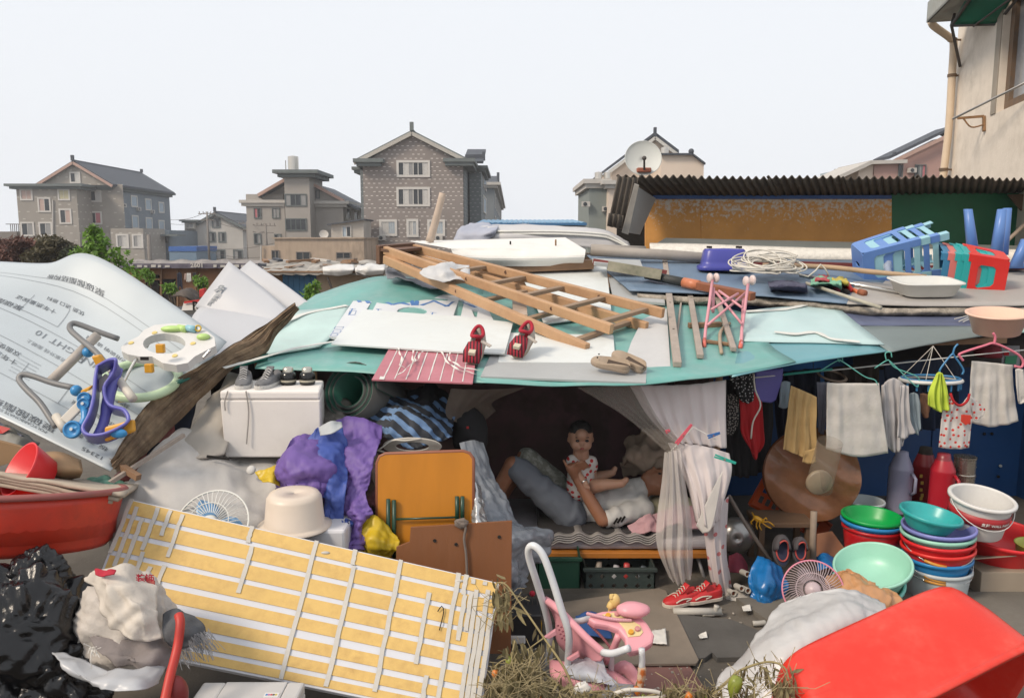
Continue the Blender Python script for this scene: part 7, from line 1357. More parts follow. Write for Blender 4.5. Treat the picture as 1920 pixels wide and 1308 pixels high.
hang('long_sleeve','grey-white long-sleeved shirt with faint stripes beside the white towel','shirt',[[(1652,722),(1675,708),(1702,724)],[(1655,775),(1680,775),(1706,775)],[(1662,835),(1678,848),(1692,835)]],5.0,grw,3,.016,10);hang('shirt_sleeve',None,None,[[(1688,722),(1696,722),(1703,724)],[(1684,780),(1694,785),(1706,785)],[(1680,818),(1695,822),(1716,810)]],4.96,grw,2,.012,11,None,16,20,par=bpy.data.objects['long_sleeve'])
hang('small_vest','small blue-grey top pegged to the round dryer','vest',[[(1706,738),(1714,735),(1722,740)],[(1703,765),(1714,768),(1726,765)],[(1714,810),(1722,815),(1726,800)]],5.0,pbl,2,.01,12,nu=14);hang('brown_sock','brown sock pegged to the round dryer','sock',[[(1726,738),(1734,737),(1742,740)],[(1724,765),(1734,770),(1744,765)],[(1730,778),(1736,783),(1742,778)]],5.05,brn,1,.008,13,nu=10)
hang('lime_shorts','lime green shorts hanging in front of the round dryer','shorts',[[(1756,700),(1762,697),(1768,702)],[(1744,735),(1760,735),(1780,735)],[(1744,760),(1762,772),(1786,765)]],4.84,lime,3,.02,14)
ts=hang('spotted_tee','white toddler T-shirt with red spots, red collar and red pocket','shirt',[[(1782,742),(1800,758),(1818,740)],[(1770,765),(1802,768),(1825,765)],[(1763,800),(1795,800),(1822,798)],[(1760,838),(1790,842),(1818,840)]],4.86,dots('cloth_redspots',(.50,.47,.45),(.50,.03,.02),26,.2),2,.008,15)
for rows in ([[(1816,740),(1828,748),(1838,758)],[(1822,770),(1832,778),(1846,764)],[(1828,788),(1836,786),(1845,776)]],[[(1782,742),(1774,752),(1766,764)],[(1774,768),(1766,770),(1760,772)]]):hang('sleeve',None,None,rows,4.86,dots('cloth_redspots',(.5,.47,.45),(.5,.03,.02),30),1,.006,16,None,12,12,par=ts)
MB().tube(cat([P(1782,737,4.83),P(1788,752,4.82),P(1800,760,4.82),P(1813,752,4.82),P(1818,738,4.83)],16),.008,8).build('collar',redr,ts,smooth=True);MB().slab([P(1803,777,4.83),P(1821,778,4.83),P(1820,792,4.83),P(1811,797,4.83),P(1802,790,4.83)],.006).build('pocket',mat('cloth_pocketred',(.52,.04,.02),.85),ts,bevel=.002)
hang('bath_towel','white towel hanging from the pink hanger at the right','towel',[[(1822,676),(1862,680),(1900,684)],[(1818,730),(1860,735),(1903,735)],[(1812,790),(1860,800),(1912,790)]],5.0,twl,2.5,.009,17,nu=36);hang('long_sock','pale long sock at the right edge of the laundry','sock',[[(1903,692),(1910,690),(1918,692)],[(1904,735),(1911,740),(1922,738)],[(1908,752),(1914,757),(1922,752)]],4.95,twl,1,.008,18,nu=10)
def hanger(label,px,Y,m,r=.003,hook=None):
    t=thing('clothes_hanger',label,'hanger',P(px[0][0],px[0][1],Y),'clothes hangers under the eave');MB().tube(cat([P(x,y,Y) for x,y in px],len(px)*5),r,6).build('frame',m,t,smooth=True)
    if hook:MB().tube(cat([P(x,y,Y) for x,y in hook],10),r,6).build('hook',m,t,smooth=True)
tw_=mat('wire_teal',(.12,.42,.36),.4);pkh=plas('plastic_pinkhanger',(.60,.16,.22));blh=plas('plastic_bluehanger',(.04,.18,.36))
hanger('teal wire hanger carrying the large white towel',[(1538,695),(1570,676),(1580,678),(1620,705),(1640,712),(1646,722)],4.92,tw_,.0035,[(1574,678),(1570,670),(1578,668),(1580,676)]);hanger('mint wire hanger beside the round dryer',[(1640,690),(1662,676),(1672,680),(1715,722),(1722,720),(1720,706),(1680,690),(1668,678)],4.95,tw_,.0035,[(1662,676),(1660,662),(1670,660),(1672,670)])
hanger('pink plastic hanger holding the right white towel',[(1806,676),(1800,668),(1802,662),(1845,648),(1866,644),(1905,662),(1918,676),(1915,688),(1902,686)],4.96,pkh,.008,[(1864,646),(1866,632),(1862,624)]);hanger('blue plastic hanger above the lime shorts',[(1762,700),(1764,690),(1785,664),(1790,668),(1806,692),(1804,702)],4.95,blh,.006,[(1786,666),(1790,652),(1796,645)])
rd_=thing('round_dryer','round white and blue peg dryer hanging on strings','clothes dryer',P(1745,712,5.05));c=P(1745,712,5.05)
MB().tube([c+V(.19*math.cos(a),.13*math.sin(a),0) for a in [2*math.pi*k/30 for k in range(30)]],.012,8,closed=True).build('ring',ptw,rd_,smooth=True);MB().tube([c+V(.18*math.cos(a),.12*math.sin(a),.012) for a in [2*math.pi*k/30 for k in range(30)]],.008,8,closed=True).build('blue_ring',blh,rd_,smooth=True)
for a in (.3,1.6,2.8,4.2,5.4):MB().tube([c+V(.19*math.cos(a),.13*math.sin(a),0),c+V(0,0,.22)],.002,4).build('string',cab,rd_)
for k in range(9):a=math.pi+math.pi*k/8;MB().box(c+V(.185*math.cos(a),.125*math.sin(a),-.03),(.01,.008,.05)).build('peg',blh,rd_)
tb2=MB().tube([P(1470,702,5.0),P(1560,692,5.05)],.008,8).build('teal_bar',plas('plastic_tealbar',(.03,.30,.24)),smooth=True);tag(tb2,'teal plastic bar under the eave above the tan trousers','bar')
tag(MB().lathe([(.085,-.008),(.10,0),(.085,.008)],frame(P(1560,704,5.25),V(.1,-.3,1)),24).build('wooden_ring',mat('ring_wood',(.25,.18,.13),.7),smooth=True),'dull wooden ring hanging behind the white towel','ring')
tag(MB().slab([P(1878,648,5.7),P(1912,648,5.7),P(1912,690,5.7),P(1878,690,5.7)],.01).build('poster',mat('poster_pale',(.22,.22,.23),.6)),'small faded poster on the wall behind the pink hanger','poster');MB().slab([P(1886,668,5.69),P(1908,666,5.69),P(1905,682,5.69),P(1884,682,5.69)],.004).build('green_print',mat('print_green',(.03,.2,.1),.6),bpy.data.objects['poster']);MB().slab([P(1882,660,5.69),P(1892,660,5.69),P(1892,666,5.69),P(1882,666,5.69)],.004).build('red_print',redr,bpy.data.objects['poster'])
tag(MB().lathe([(.001,.1),(.06,.09),(.09,.04),(.09,0),(.001,0)],TR(P(1852,668,5.6)),20).build('dark_red_hat',mat('cloth_maroon',(.16,.012,.02),.8),smooth=True),'dark red rounded hat hanging behind the pink hanger','hat')
# ------------------------------------------------ kitchen corner
def bucket(label,rim,tilt,r,h,m,taper=.78,name='bucket',handle=None,hm=None,grip=None,lip=.012,lipm=None,catg='bucket',group=None,inm=None,seg=40,ha=(.2,-1.0)):
    t=thing(name,label,catg,rim-Vector(tilt).normalized()*h,group);M=frame(rim,tilt,V(1,0,0));rb=r*taper
    MB().lathe([(.001,-h),(rb*.96,-h),(rb,-h+.008),(lerp(rb,r,.85),-h*.15),(r,0)],M,seg).build('body',m,t,smooth=True,solid=.003,off=1)
    MB().lathe([(r-.001,-.018),(r+lip,-.014),(r+lip,.0),(r+lip*.6,.006),(r-.003,.004),(r-.006,-.015)],M,seg).build('rim',lipm or m,t,smooth=True)
    MB().lathe([(r-.005,0),(lerp(rb,r,.5)-.006,-h*.5),(rb-.006,-h+.012),(.001,-h+.012)],M,seg).build('inside',inm or m,t,smooth=True)
    if handle is not None:
        pts=[M @ V((r+lip)*math.cos(a)*1.0,-(r+lip)*abs(math.sin(a))*.9+0,-.015+handle*math.sin(a)) for a in [math.pi*k/16 for k in range(17)]];MB().tube(pts,.003,6).build('handle',hm or chrome,t,smooth=True)
        if grip:MB().tube(pts[7:10] if grip == 1 else pts[9:13],.009,8).build('grip',plas('plastic_gripyellow',(.60,.28,.05)),t,smooth=True)
    return t
def basin(label,rim,tilt,r,h,m,**k):return bucket(label,rim,tilt,r,h,m,taper=.72,name='basin',catg='basin',**k)
pgreen=plas('plastic_green',(.0,.30,.06));pazure=plas('plastic_azure2',(.02,.20,.46));predb=plas('plastic_redbucket',(.42,.008,.012));pmint=plas('plastic_mint',(.30,.58,.46));paqua=plas('plastic_aqua',(.18,.52,.46));plil=plas('plastic_lilac',(.20,.22,.52));pwht=plas('plastic_whitegrey',(.45,.49,.50));ptrn=mat('plastic_tealclear',(.04,.40,.40),.3,.05,alpha=.8)
up=V(0,0,1)
basin('green basin on top of the stack on the left',P(1635,966,4.75),V(.02,-.02,1),.168,.10,pgreen,group='stacked tubs in the kitchen corner');basin('azure basin just under the green one',P(1635,975,4.75),V(.02,0,1),.172,.11,pazure,group='stacked tubs in the kitchen corner');bucket('deep red bucket under the green and azure basins',P(1636,985,4.75),up,.168,.34,predb,handle=.05,grip=2,group='stacked tubs in the kitchen corner')
basin('translucent teal bowl tilted on top of the tall stack',P(1746,962,4.47),V(.14,-.06,1),.16,.09,ptrn,group='stacked tubs in the kitchen corner');basin('lilac basin under the tilted teal bowl',P(1760,985,4.5),V(-.04,-.02,1),.19,.10,plil,group='stacked tubs in the kitchen corner');basin('mint basin under the lilac one',P(1758,996,4.5),V(-.04,0,1),.19,.10,pmint,group='stacked tubs in the kitchen corner')
bucket('scarlet bucket in the middle of the tall stack',P(1758,1008,4.5),V(-.04,0,1),.188,.13,plas('plastic_scarlet',(.62,.02,.025)),handle=-.09,grip=2,group='stacked tubs in the kitchen corner');bucket('red bucket rim below the scarlet one',P(1758,1022,4.5),V(-.05,0,1),.19,.14,pred,group='stacked tubs in the kitchen corner');bucket('azure bucket above the white one in the tall stack',P(1757,1040,4.5),V(-.03,0,1),.180,.15,pazure,handle=-.08,grip=2,group='stacked tubs in the kitchen corner');bucket('greyish white bucket at the bottom of the tall stack',P(1757,1060,4.5),up,.178,.36,pwht,handle=-.03,grip=2,group='stacked tubs in the kitchen corner')
basin('mint green basin tilted towards us, front one of two',P(1636,1058,4.3),V(-.25,-.22,1),.2,.12,pmint,group='stacked tubs in the kitchen corner');basin('aqua basin tilted just behind the mint green one',P(1626,1092,4.32),V(-.25,-.2,1),.19,.13,paqua,group='stacked tubs in the kitchen corner')
rb3=basin('large red basin holding the labelled white bucket',P(1880,1000,4.72),V(.04,-.10,1),.24,.17,plas('plastic_scarlet',(.62,.02,.025)),group='stacked tubs in the kitchen corner')
wbk=bucket('white paint bucket with a red label band standing in the red basin',P(1842,932,4.58),V(.05,-.16,1),.165,.22,ptw,taper=.86,handle=-.12,hm=ptw,lip=.02)
M=frame(P(1842,932,4.58),V(.05,-.16,1),V(1,0,0));MB().lathe([(.1655,-.06),(.1625,-.125)],M,40).build('label_band',mat('label_red',(.35,.02,.025),.5),wbk,smooth=True,solid=.002,off=1)
vs_,fs_=text_pts('立邦 WALL PAINT',.022,.0006);MB().add([M @ V(.169*math.sin((v.x-.07)/.16),-.169*math.cos((v.x-.07)/.16),-.107+v.y) for v in vs_],fs_).build('label_lettering',ptw,wbk)
bucket('grey-white bucket half hidden behind the wrapped disc',P(1622,938,5.1),up,.115,.2,pwht)
def thermos(label,x,y0,y1,Y,r,m,capm,group='thermos flasks'):
    t=thing('thermos_flask',label,'thermos',P(x,y1,Y),group);b=P(x,y1,Y);h=P(x,y0,Y).z-b.z;M=TR(b)
    MB().lathe([(.001,0),(r,0),(r,.01),(r*.97,h*.70),(r*.98,h*.72),(r*.96,h*.74),(r*.62,h*.9)],M,28).build('body',m,t,smooth=True);MB().lathe([(r*.62,h*.9),(r*.55,h*.93),(r*.5,h),(.001,h+.002)],M,24).build('stopper',capm,t,smooth=True)
    MB().tube([M @ V(r*.55,-r*.85,h*.68),M @ V(r*.6,-r*1.4,h*.62),M @ V(r*.6,-r*1.4,h*.4),M @ V(r*.55,-r*.9,h*.34)],.011,8).build('handle',m,t,smooth=True)
thermos('lilac-grey thermos flask behind the green basin',1684,846,958,5.2,.078,plas('plastic_lilacgrey',(.24,.24,.33)),plas('plastic_lilacgrey',(.24,.24,.33)));thermos('dark red thermos with gold print behind the others',1728,838,955,5.4,.078,plas('plastic_darkred',(.16,.008,.012)),dark);thermos('crimson thermos flask beside the steel canister',1762,850,962,5.1,.078,plas('plastic_crimson',(.38,.012,.025)),plas('plastic_darkred2',(.2,.02,.03)))
th_=[o for o in bpy.data.objects if o.name == 'thermos_flask.001'][0]
for k,y in enumerate((892,905,918,928,934)):MB().box(P(1727+2*(k%2),y,5.31),(.018,.006,.022)).build('gold_print',mat('print_gold',(.45,.28,.05),.4),th_)
sc=thing('steel_canister','ribbed stainless steel canister below the spotted T-shirt','canister',P(1803,945,5.2));M=TR(P(1803,945,5.2));st=mat('steel_brown',(.42,.38,.33),.25,.1,metal=.9)
MB().lathe([(.001,0),(.068,0),(.068,.10),(.072,.105),(.072,.115),(.068,.12),(.068,.2),(.072,.205),(.072,.215),(.068,.22),(.068,.32),(.072,.325),(.072,.335),(.001,.34)],M,30).build('body',st,sc,smooth=False)
cbx=thing('cardboard_box','beige cardboard box under the red basin at the right','box',GP(1860,1165));c=GP(1865,1160);MB().box(P(1862,1100,4.65),(.34,.30,.32)).build('body',mat('cardboard_beige',(.30,.245,.185),.85,.08,4),cbx,bevel=.004);MB().slab([P(1808,1048,4.5),P(1915,1040,4.5),P(1912,1030,4.8),P(1815,1034,4.8)],.006,nrm=V(0,0,1)).build('flap',mat('cardboard_beige',(.3,.245,.185)),cbx)
yg=thing('lime_bucket','yellow-green bucket cut off by the right edge','bucket',P(1925,1100,4.6));MB().lathe([(.001,0),(.09,0),(.12,.3),(.13,.305)],TR(P(1940,1110,4.6)),28).build('body',plas('plastic_chartreuse',(.36,.42,.06)),yg,smooth=True,solid=.004)
# wrapped disc with a cylinder in front
wd_=thing('wrapped_tabletop','round brown tabletop wrapped in glossy plastic film, standing upright','tabletop',P(1520,975,5.1));c=P(1520,888,5.1);n_=V(-.15,-1,.1)
MB().lathe([(.001,.02),(.30,.02),(.31,.012),(.31,-.01),(.001,-.012)],frame(c,n_),48).build('disc',mat('wood_filmed',(.15,.052,.022),.25,.2,4,.15,9),wd_,smooth=False)
g=[[frame(c,n_) @ V(x,y,.035+.11*(crease((x+y*.3,y*.45,0),4.5,2)-.45)) for x in [(-.3+.6*i/46)*math.sqrt(max(0,1-(y/.31)**2)) for i in range(47)]] for y in [-.305+.61*j/46 for j in range(47)]]
MB().grid(g).build('plastic_film',mat('film_brown',(.24,.11,.055),.14,.3,5,.6,12,alpha=.9),wd_,smooth=True)
cy=thing('plastic_canister','translucent plastic tube standing in front of the wrapped tabletop','tube',P(1540,920,4.9));MB().lathe([(.075,.34),(.078,.1),(.082,.0),(.001,-.01)],frame(P(1535,915,4.85),V(.05,-.3,1)),26).build('tube',mat('plastic_milky_brown',(.36,.29,.22),.3,.08,alpha=.3),cy,smooth=True);MB().lathe([(.001,.004),(.074,.004),(.08,0),(.08,-.02)],frame(P(1537,905,4.76),V(.0,-1,-.15)),26).build('end_cap',mat('plastic_pale_tan',(.24,.19,.13),.4),cy,smooth=True)
# orange crate, little table, toys, slippers
oc_=thing('orange_crate','tilted orange plastic crate behind the wrapped tabletop','crate',P(1480,1010,5.0));om=plas('plastic_orange',(.48,.07,.012));pl=V(-.2,-.75,.62).normalized();p0=P(1480,960,5.3)
R_=[PP(x,y,p0,pl) for x,y in ((1405,945),(1430,895),(1560,985),(1540,1012))];ux=(R_[3]-R_[0]);uy=(R_[1]-R_[0]);hs=[]
for i in range(9):
    for j in range(2):b0=R_[0]+ux*(.08+.095*i)+uy*(.2+.36*j);hs.append([b0,b0+ux*.055,b0+ux*.055+uy*.25,b0+uy*.25])
holed([R_[0],R_[3],R_[2],R_[1]],hs,.012,pl).build('lattice',om,oc_);MB().tube(R_+[R_[0]],.012,8).build('rim',om,oc_,smooth=True)
lt=thing('low_wooden_stool','low dark wooden stool under the orange crate','stool',GP(1475,1075));c=P(1475,985,4.85);MB().box((c.x,4.98,c.z),(.36,.26,.03)).build('top',mat('wood_dark',(.12,.07,.04),.7,.2,6),lt,bevel=.004)
for sx in (-.15,.15):
    for sy in (-.1,.1):MB().bar(V(c.x+sx,4.98+sy,0),V(c.x+sx,4.98+sy,c.z-.015),.035,.035,(1,0,0)).build('leg',mat('wood_dark',(.12,.07,.04)),lt)
ly=thing('toy_lobster','small yellow-orange toy lobster on the low wooden stool','toy',P(1432,980,4.9));ym=plas('plastic_toyyellow',(.60,.30,.01))
MB().tube(cat([P(1412,968,4.86),P(1420,972,4.85),P(1432,978,4.84)],8),[.01,.013,.016,.018,.018,.017,.016,.014,.012][:9],8).build('body',ym,ly,smooth=True)
for q_ in ([(1432,978),(1442,978),(1452,986)],[(1430,980),(1438,986),(1446,990)],[(1420,976),(1418,984),(1420,992)],[(1425,978),(1424,986),(1428,993)],[(1414,968),(1410,960),(1412,964)],[(1414,972),(1408,978),(1410,982)],[(1430,976),(1436,970),(1438,974)]):MB().tube(cat([P(x,y,4.83) for x,y in q_],6),.004,6).build('claw' if q_[0][0]>1429 else 'leg',ym,ly,smooth=True)
slm=mat('foam_greyblack',(.055,.05,.055),.8,.15,8);slr=mat('trim_coral',(.42,.06,.05),.6)
for x,lab,s in ((1466,'grey slipper with coral trim standing on its heel, left one',1.05),(1500,'grey slipper with coral trim standing on its heel, right one',.9)):
    t=thing('slipper',lab,'slipper',P(x,1060,4.55),'pair of grey slippers');c=P(x,1032,4.6);n_=V(0,-1,.35).normalized();M=frame(c,n_,V(1,0,0));e=[M @ V(.05*s*math.cos(a),.092*s*math.sin(a),0) for a in [2*math.pi*k/22 for k in range(22)]]
    MB().slab(e,.03,nrm=n_).build('sole',slm,t,bevel=.006);rows=[[M @ V(.05*s*math.cos(a)*w_,.092*s*math.sin(a)*w2+.01*z,z*.05) for a in [math.pi*k/14 for k in range(15)]] for w_,w2,z in ((1,1,0),(.98,.98,.5),(.8,.8,.9),(.62,.6,1.0))];MB().grid(rows).build('vamp',slm,t,smooth=True,solid=.006)
    MB().tube([M @ V(.034*s*math.cos(a),.058*s*math.sin(a),.05*max(0,math.sin(a))+.008) for a in [2*math.pi*k/26 for k in range(26)]],.005,6,closed=True).build('trim',slr,t,smooth=True);MB().slab([M @ V(.036*s*math.cos(a),.075*s*math.sin(a)-.008,.004) for a in [2*math.pi*k/20 for k in range(20)]],.004,nrm=n_).build('insole',mat('insole_navy',(.02,.022,.05),.8),t)
wk_=thing('steel_wok','steel wok hanging on edge beside the curtain hem','wok',P(1385,1040,4.8));MB().lathe([(.001,.07),(.05,.065),(.09,.04),(.115,0),(.12,-.02)],frame(P(1380,1005,4.85),V(-.15,-1,.15)),36).build('bowl',mat('steel_dull',(.30,.29,.28),.3,.12,metal=.8),wk_,smooth=True,solid=.003)
tag(MB().tube([P(1366,928,4.7),P(1400,985,4.66),P(1452,1062,4.6)],.012,8).build('stick',mat('stick_dark',(.12,.095,.08),.7,.3,8),smooth=True),'dark stick leaning between the wok and the slippers','stick')
tag(MB().tube([P(1526,958,4.72),P(1524,1010,4.7),P(1525,1090,4.66)],.02,10).build('wooden_post',mat('post_grey',(.22,.17,.13),.8,.2,8),smooth=True),'grey wooden post below the wrapped tabletop','post')
tag(MB().slab([P(1532,1000,4.85),P(1560,995,4.85),P(1600,1050,4.75),P(1570,1075,4.72),P(1530,1070,4.75)],.015).build('curved_board',mat('panel_brown',(.20,.085,.04),.6)),'brown curved panel leaning left of the mint basins','panel')
bgm=mat('bag_blue',(.01,.13,.36),.28,.12,5,.3,12)
cloth('blue_bag','bright blue plastic bag standing below the slippers','bag',[[(1420,1040,4.55),(1440,1045,4.52),(1466,1062,4.55)],[(1412,1085,4.45),(1438,1085,4.38),(1466,1090,4.45)],[(1416,1120,4.42),(1440,1130,4.36),(1465,1125,4.42)],[(1430,1145,4.42),(1445,1155,4.4),(1460,1150,4.42)]],bgm,1.12,.04,31,34,40,hg=.6);cloth('blue_bag','blue plastic scrap between the post and the mint basins','bag',[[(1532,1045,4.7),(1550,1040,4.7),(1590,1060,4.7)],[(1535,1068,4.6),(1555,1065,4.58),(1588,1072,4.6)]],bgm,1.15,.04,32,18,12)
cloth('maroon_cloth','maroon cloth lump beside the curtain hem','cloth',[[(1368,1045,4.75),(1385,1040,4.75),(1400,1058,4.75)],[(1368,1070,4.65),(1385,1072,4.62),(1402,1078,4.65)]],mat('cloth_maroon2',(.17,.02,.04),.8),1.2,.05,33,16,14)
# bundle of pvc pipe pieces
pv=thing('pipe_bundle','bag of white PVC pipe offcuts on the ground by the curtain','pipes',GP(1390,1150));pvm=mat('pvc_white',(.42,.40,.36),.45,.08,dirt=.4);pin=mat('pvc_inside',(.22,.06,.02),.6)
bag('plastic_wrap',None,P(1386,1128,4.5),(.10,.09,.075),mat('film_dirty',(.33,.31,.28),.4,.15,6,.3,20),6,.2,3,34,24,parent=pv)
for x,y,Y in ((1391,1103,4.42),(1403,1107,4.42),(1401,1151,4.38),(1368,1155,4.38),(1376,1112,4.45),(1402,1076,4.5)):
    c=P(x,y,Y);r=.017;n_=V(.1,-1,.25);m=MB().lathe([(r,-.09),(r,0),(r*.75,0),(r*.75,-.03)],frame(c,n_),16).build('pipe_end',pvm,pv,smooth=False);MB().lathe([(.001,-.02),(r*.76,-.02)],frame(c,n_),14).build('bore',pin,m)
for x,y,lab in ((1330,1150,'white PVC pipe elbow lying on the grey slab'),(1422,1168,'short white PVC pipe piece by the plastic-covered heap')):
    c=GP(x,y,.02);tag(MB().tube(cat([c+V(-.04,0,0),c+V(.02,0,.0),c+V(.035,-.0,.02),c+V(.04,0,.05)] if x<1400 else [c+V(-.03,0,0),c,c+V(.04,.01,0)],10),.015,10).build('pipe_elbow',pvm,smooth=True),lab,'pipe')
tag(MB().tube([GP(1262,1146,.03),GP(1352,1146,.03)],.022,12).build('pvc_pipe',pvm,smooth=True),'white PVC pipe on the ground under the red shoes','pipe')
# pink fan, brown bag, white plastic cover, red tub
fan('pink-rimmed fan head tilted back behind the white plastic cover',P(1524,1106,4.05),V(-.3,-.8,.45),.155,mat('wire_pinkgrey',(.45,.36,.38),.4),mat('blade_clear',(.3,.25,.27),.3,alpha=.4),.002,12,56,plas('plastic_pinkrim',(.58,.20,.28)))
f_=bpy.data.objects['electric_fan.001'] if 'electric_fan.001' in bpy.data.objects else None
cloth('brown_bag','tan plastic bag bulging in front of the mint basins','bag',[[(1560,1075,4.15),(1590,1068,4.15),(1625,1085,4.15)],[(1575,1100,4.0),(1620,1095,3.95),(1665,1105,4.0)],[(1600,1130,3.9),(1640,1140,3.85),(1680,1140,3.9)]],mat('plastic_tanbag',(.46,.24,.11),.35,.1,5),1.22,.05,36,44,40,hg=.6)
# ------------------------------------------------ foreground
cloth('plastic_cover','crumpled white plastic sheet draped over a box in front of the pink fan','plastic sheet',[[(1480,1125,3.75),(1540,1108,3.72),(1590,1105,3.7),(1645,1125,3.72)],[(1445,1165,3.6),(1510,1150,3.5),(1580,1140,3.45),(1650,1150,3.5)],[(1405,1215,3.5),(1470,1200,3.32),(1540,1200,3.3),(1640,1200,3.4)],[(1365,1255,3.42),(1430,1260,3.25),(1510,1260,3.2),(1600,1260,3.25)],[(1350,1310,3.3),(1420,1320,3.15),(1500,1320,3.1),(1580,1320,3.1)],[(1350,1360,3.2),(1420,1370,3.1),(1500,1370,3.05),(1580,1370,3.05)]],mat('plastic_cover_white',(.56,.56,.56),.35,.06,4,.15,14,tl=.15),1.03,.026,37,66,70,hg=.6,f=3)
cb_=MB().box(P(1540,1290,3.6),(.30,.26,.36),Euler((.1,0,.3)).to_matrix());tag(cb_.build('foam_block',foam,bevel=.01),'white foam block under the plastic sheet in front of the pink fan','box')
rt2=thing('large_red_tub','large bright red plastic tub lying tipped over in the lower right corner','tub',P(1700,1308,2.7));rtm=mat('plastic_red_bright',(.72,.035,.018),.33,.08,2,.05,10,dirt=.4,dcol=(.70,.20,.14),dscale=4,spec=.5,tl=.12)
# tipped so that its long side faces us: bottom edge up and left, open rim down and right
tl,tr,br,bl=P(1444,1226,2.78),P(1800,1066,3.12),P(1962,1184,2.86),P(1520,1420,2.42)
e1=(tr-tl);ax=(bl+br-tl-tr)/2;n_=e1.cross(ax).normalized();n_=n_ if n_.dot(V(0,0,CAMZ)-tl)>0 else-n_;e1n=e1.normalized();axn=n_.cross(e1n);axn=axn if axn.dot(ax)>0 else-axn
sx,sd_,Lz=e1.length/2*.97,.26,ax.length;M=Matrix((e1n,n_,axn)).transposed().to_4x4();M.translation=(tl+tr)/2-n_*sd_
rows=[];nn=120
for (r,z) in [(.001,.0),(.5,0),(.78,0),(.86,.004),(.92,.016),(.96,.036),(.985,.066),(1.0,.11),(1.025,Lz*.5),(1.05,Lz-.02),(1.055,Lz-.005),(1.10,Lz),(1.105,Lz+.02),(1.05,Lz+.025),(1.03,Lz),(.97,.06),(.9,.02),(.001,.02)]:
    row=[]
    for k in range(nn):
        a=2*math.pi*k/nn;c,s=math.cos(a),math.sin(a);g_=(abs(c)**7+abs(s)**7)**(-1/7);row.append(M @ V(r*g_*c*sx,r*g_*s*sd_,z))
    rows.append(row)
MB().grid(rows,closed=True).build('shell',rtm,rt2,smooth=True)
# ------------------------------------------------ yellow striped foam panel
yp=thing('striped_panel','white foam panel with yellow strips and tape lines leaning in the foreground','panel',P(550,1240,3.3))
K=[P(243,935,3.75),P(936,1092,3.5),P(900,1352,3.02)];kn=(K[1]-K[0]).cross(K[2]-K[0]);K.append(PP(138,1198,K[0],kn))
def Q(u,v):return K[0].lerp(K[1],u).lerp(K[3].lerp(K[2],u),v)
pn=(K[1]-K[0]).cross(K[3]-K[0]).normalized();pn=pn if pn.dot(V(0,0,CAMZ)-K[0])>0 else-pn
MB().slab([Q(0,0),Q(1,0),Q(1,1),Q(0,1)],.03,nrm=pn).build('foam_core',mat('foam_bluewhite',(.55,.56,.60),.6,.04,5,dirt=.25,dcol=(.4,.4,.42),dscale=5),yp,bevel=.003)
yl=mat('strip_yellow',(.60,.40,.125),.55,.07,4,.1,30,dirt=.65,dcol=(.34,.19,.06),dscale=5)
vb=[.012,.112,.147,.25,.288,.392,.428,.528,.57,.655,.71,.79,.832,.90,.932,.985]
for i in range(8):MB().slab([Q(.008,vb[2*i])+pn*.004,Q(.994,vb[2*i])+pn*.004,Q(.994,vb[2*i+1])+pn*.004,Q(.008,vb[2*i+1])+pn*.004],.0035,nrm=pn).build('yellow_strip',yl,yp)
tpm2=mat('tape_greycream',(.48,.46,.42),.6,.1,14,.2,40,dirt=.35,dcol=(.3,.24,.18),dscale=14)
rd=random.Random(8)
def tapeline(u,v0,v1,w_=.011,du=0):
    n=7;L_,R_=[],[]
    for i in range(n+1):v=lerp(v0,v1,i/n);j=rd.uniform(-.0012,.0012);L_.append(Q(u+du*v+j-w_/2,v)+pn*.0065);R_.append(Q(u+du*v+j+w_/2+rd.uniform(-.001,.001),v)+pn*.0065)
    MB().grid([L_,R_]).build('tape_line',tpm2,yp,solid=.002,off=1)
for u,v0,v1 in ((.008,.0,.42),(.03,.05,.5),(.055,.12,.5),(.085,.02,.35),(.09,.36,.6),(.12,.02,.22),(.155,.03,.36),(.12,.45,.55),(.155,.42,.62),(.345,.0,.13),(.36,.15,.50),(.52,.0,.99),(.625,.0,.12),(.63,.13,.98),(.745,.0,.95),(.83,.2,.72),(.86,.78,1),(.895,.0,.99),(.915,.0,.16),(.92,.16,.5),(.935,.02,.06),(.935,.12,.42),(.948,.1,.96),(.965,.02,.05),(.962,.3,.9),(.975,.08,.97),(.99,.3,1)):tapeline(u,v0,v1)
for u,v in ((.55,.075),(.90,.06)):MB().sphere(Q(u,v)+pn*.004,(.022,.008,.008),nu=10,nv=6).build('glue_blob',tpm2,yp,smooth=True)
MB().tube(cat([Q(.86,.33)+pn*.012,Q(.868,.29)+pn*.02,Q(.875,.32)+pn*.012,Q(.873,.42)+pn*.012,Q(.872,.46)+pn*.012],10),.0025,5).build('wire_hook',dark,yp)
# printer at the bottom edge
pr=thing('printer','old white inkjet printer at the bottom edge under the striped panel','printer',P(450,1330,2.75));prm=plas('plastic_printer',(.46,.45,.44),.5)
c=P(452,1300,2.82);z0=P(0,1277,2.95).z
def bxp(name,x0,x1,Y0,Y1,za,zb,m,bev=.004):a,b=P(x0,1300,2.8).x,P(x1,1300,2.8).x;return MB().box(((a+b)/2,(Y0+Y1)/2,(za+zb)/2),(b-a,Y1-Y0,zb-za)).build(name,m,pr,bevel=bev)
bxp('body',352,552,2.70,2.95,z0-.16,z0-.05,prm);bxp('left_cover',352,398,2.68,2.95,z0-.05,z0,prm,.01);bxp('right_cover',518,552,2.68,2.95,z0-.05,z0,prm,.01);bxp('rear_cover',398,518,2.80,2.95,z0-.05,z0,prm);bxp('paper_slot',400,516,2.70,2.79,z0-.05,z0-.03,dark)
bxp('display',486,514,2.84,2.87,z0,z0+.002,ptw,0)
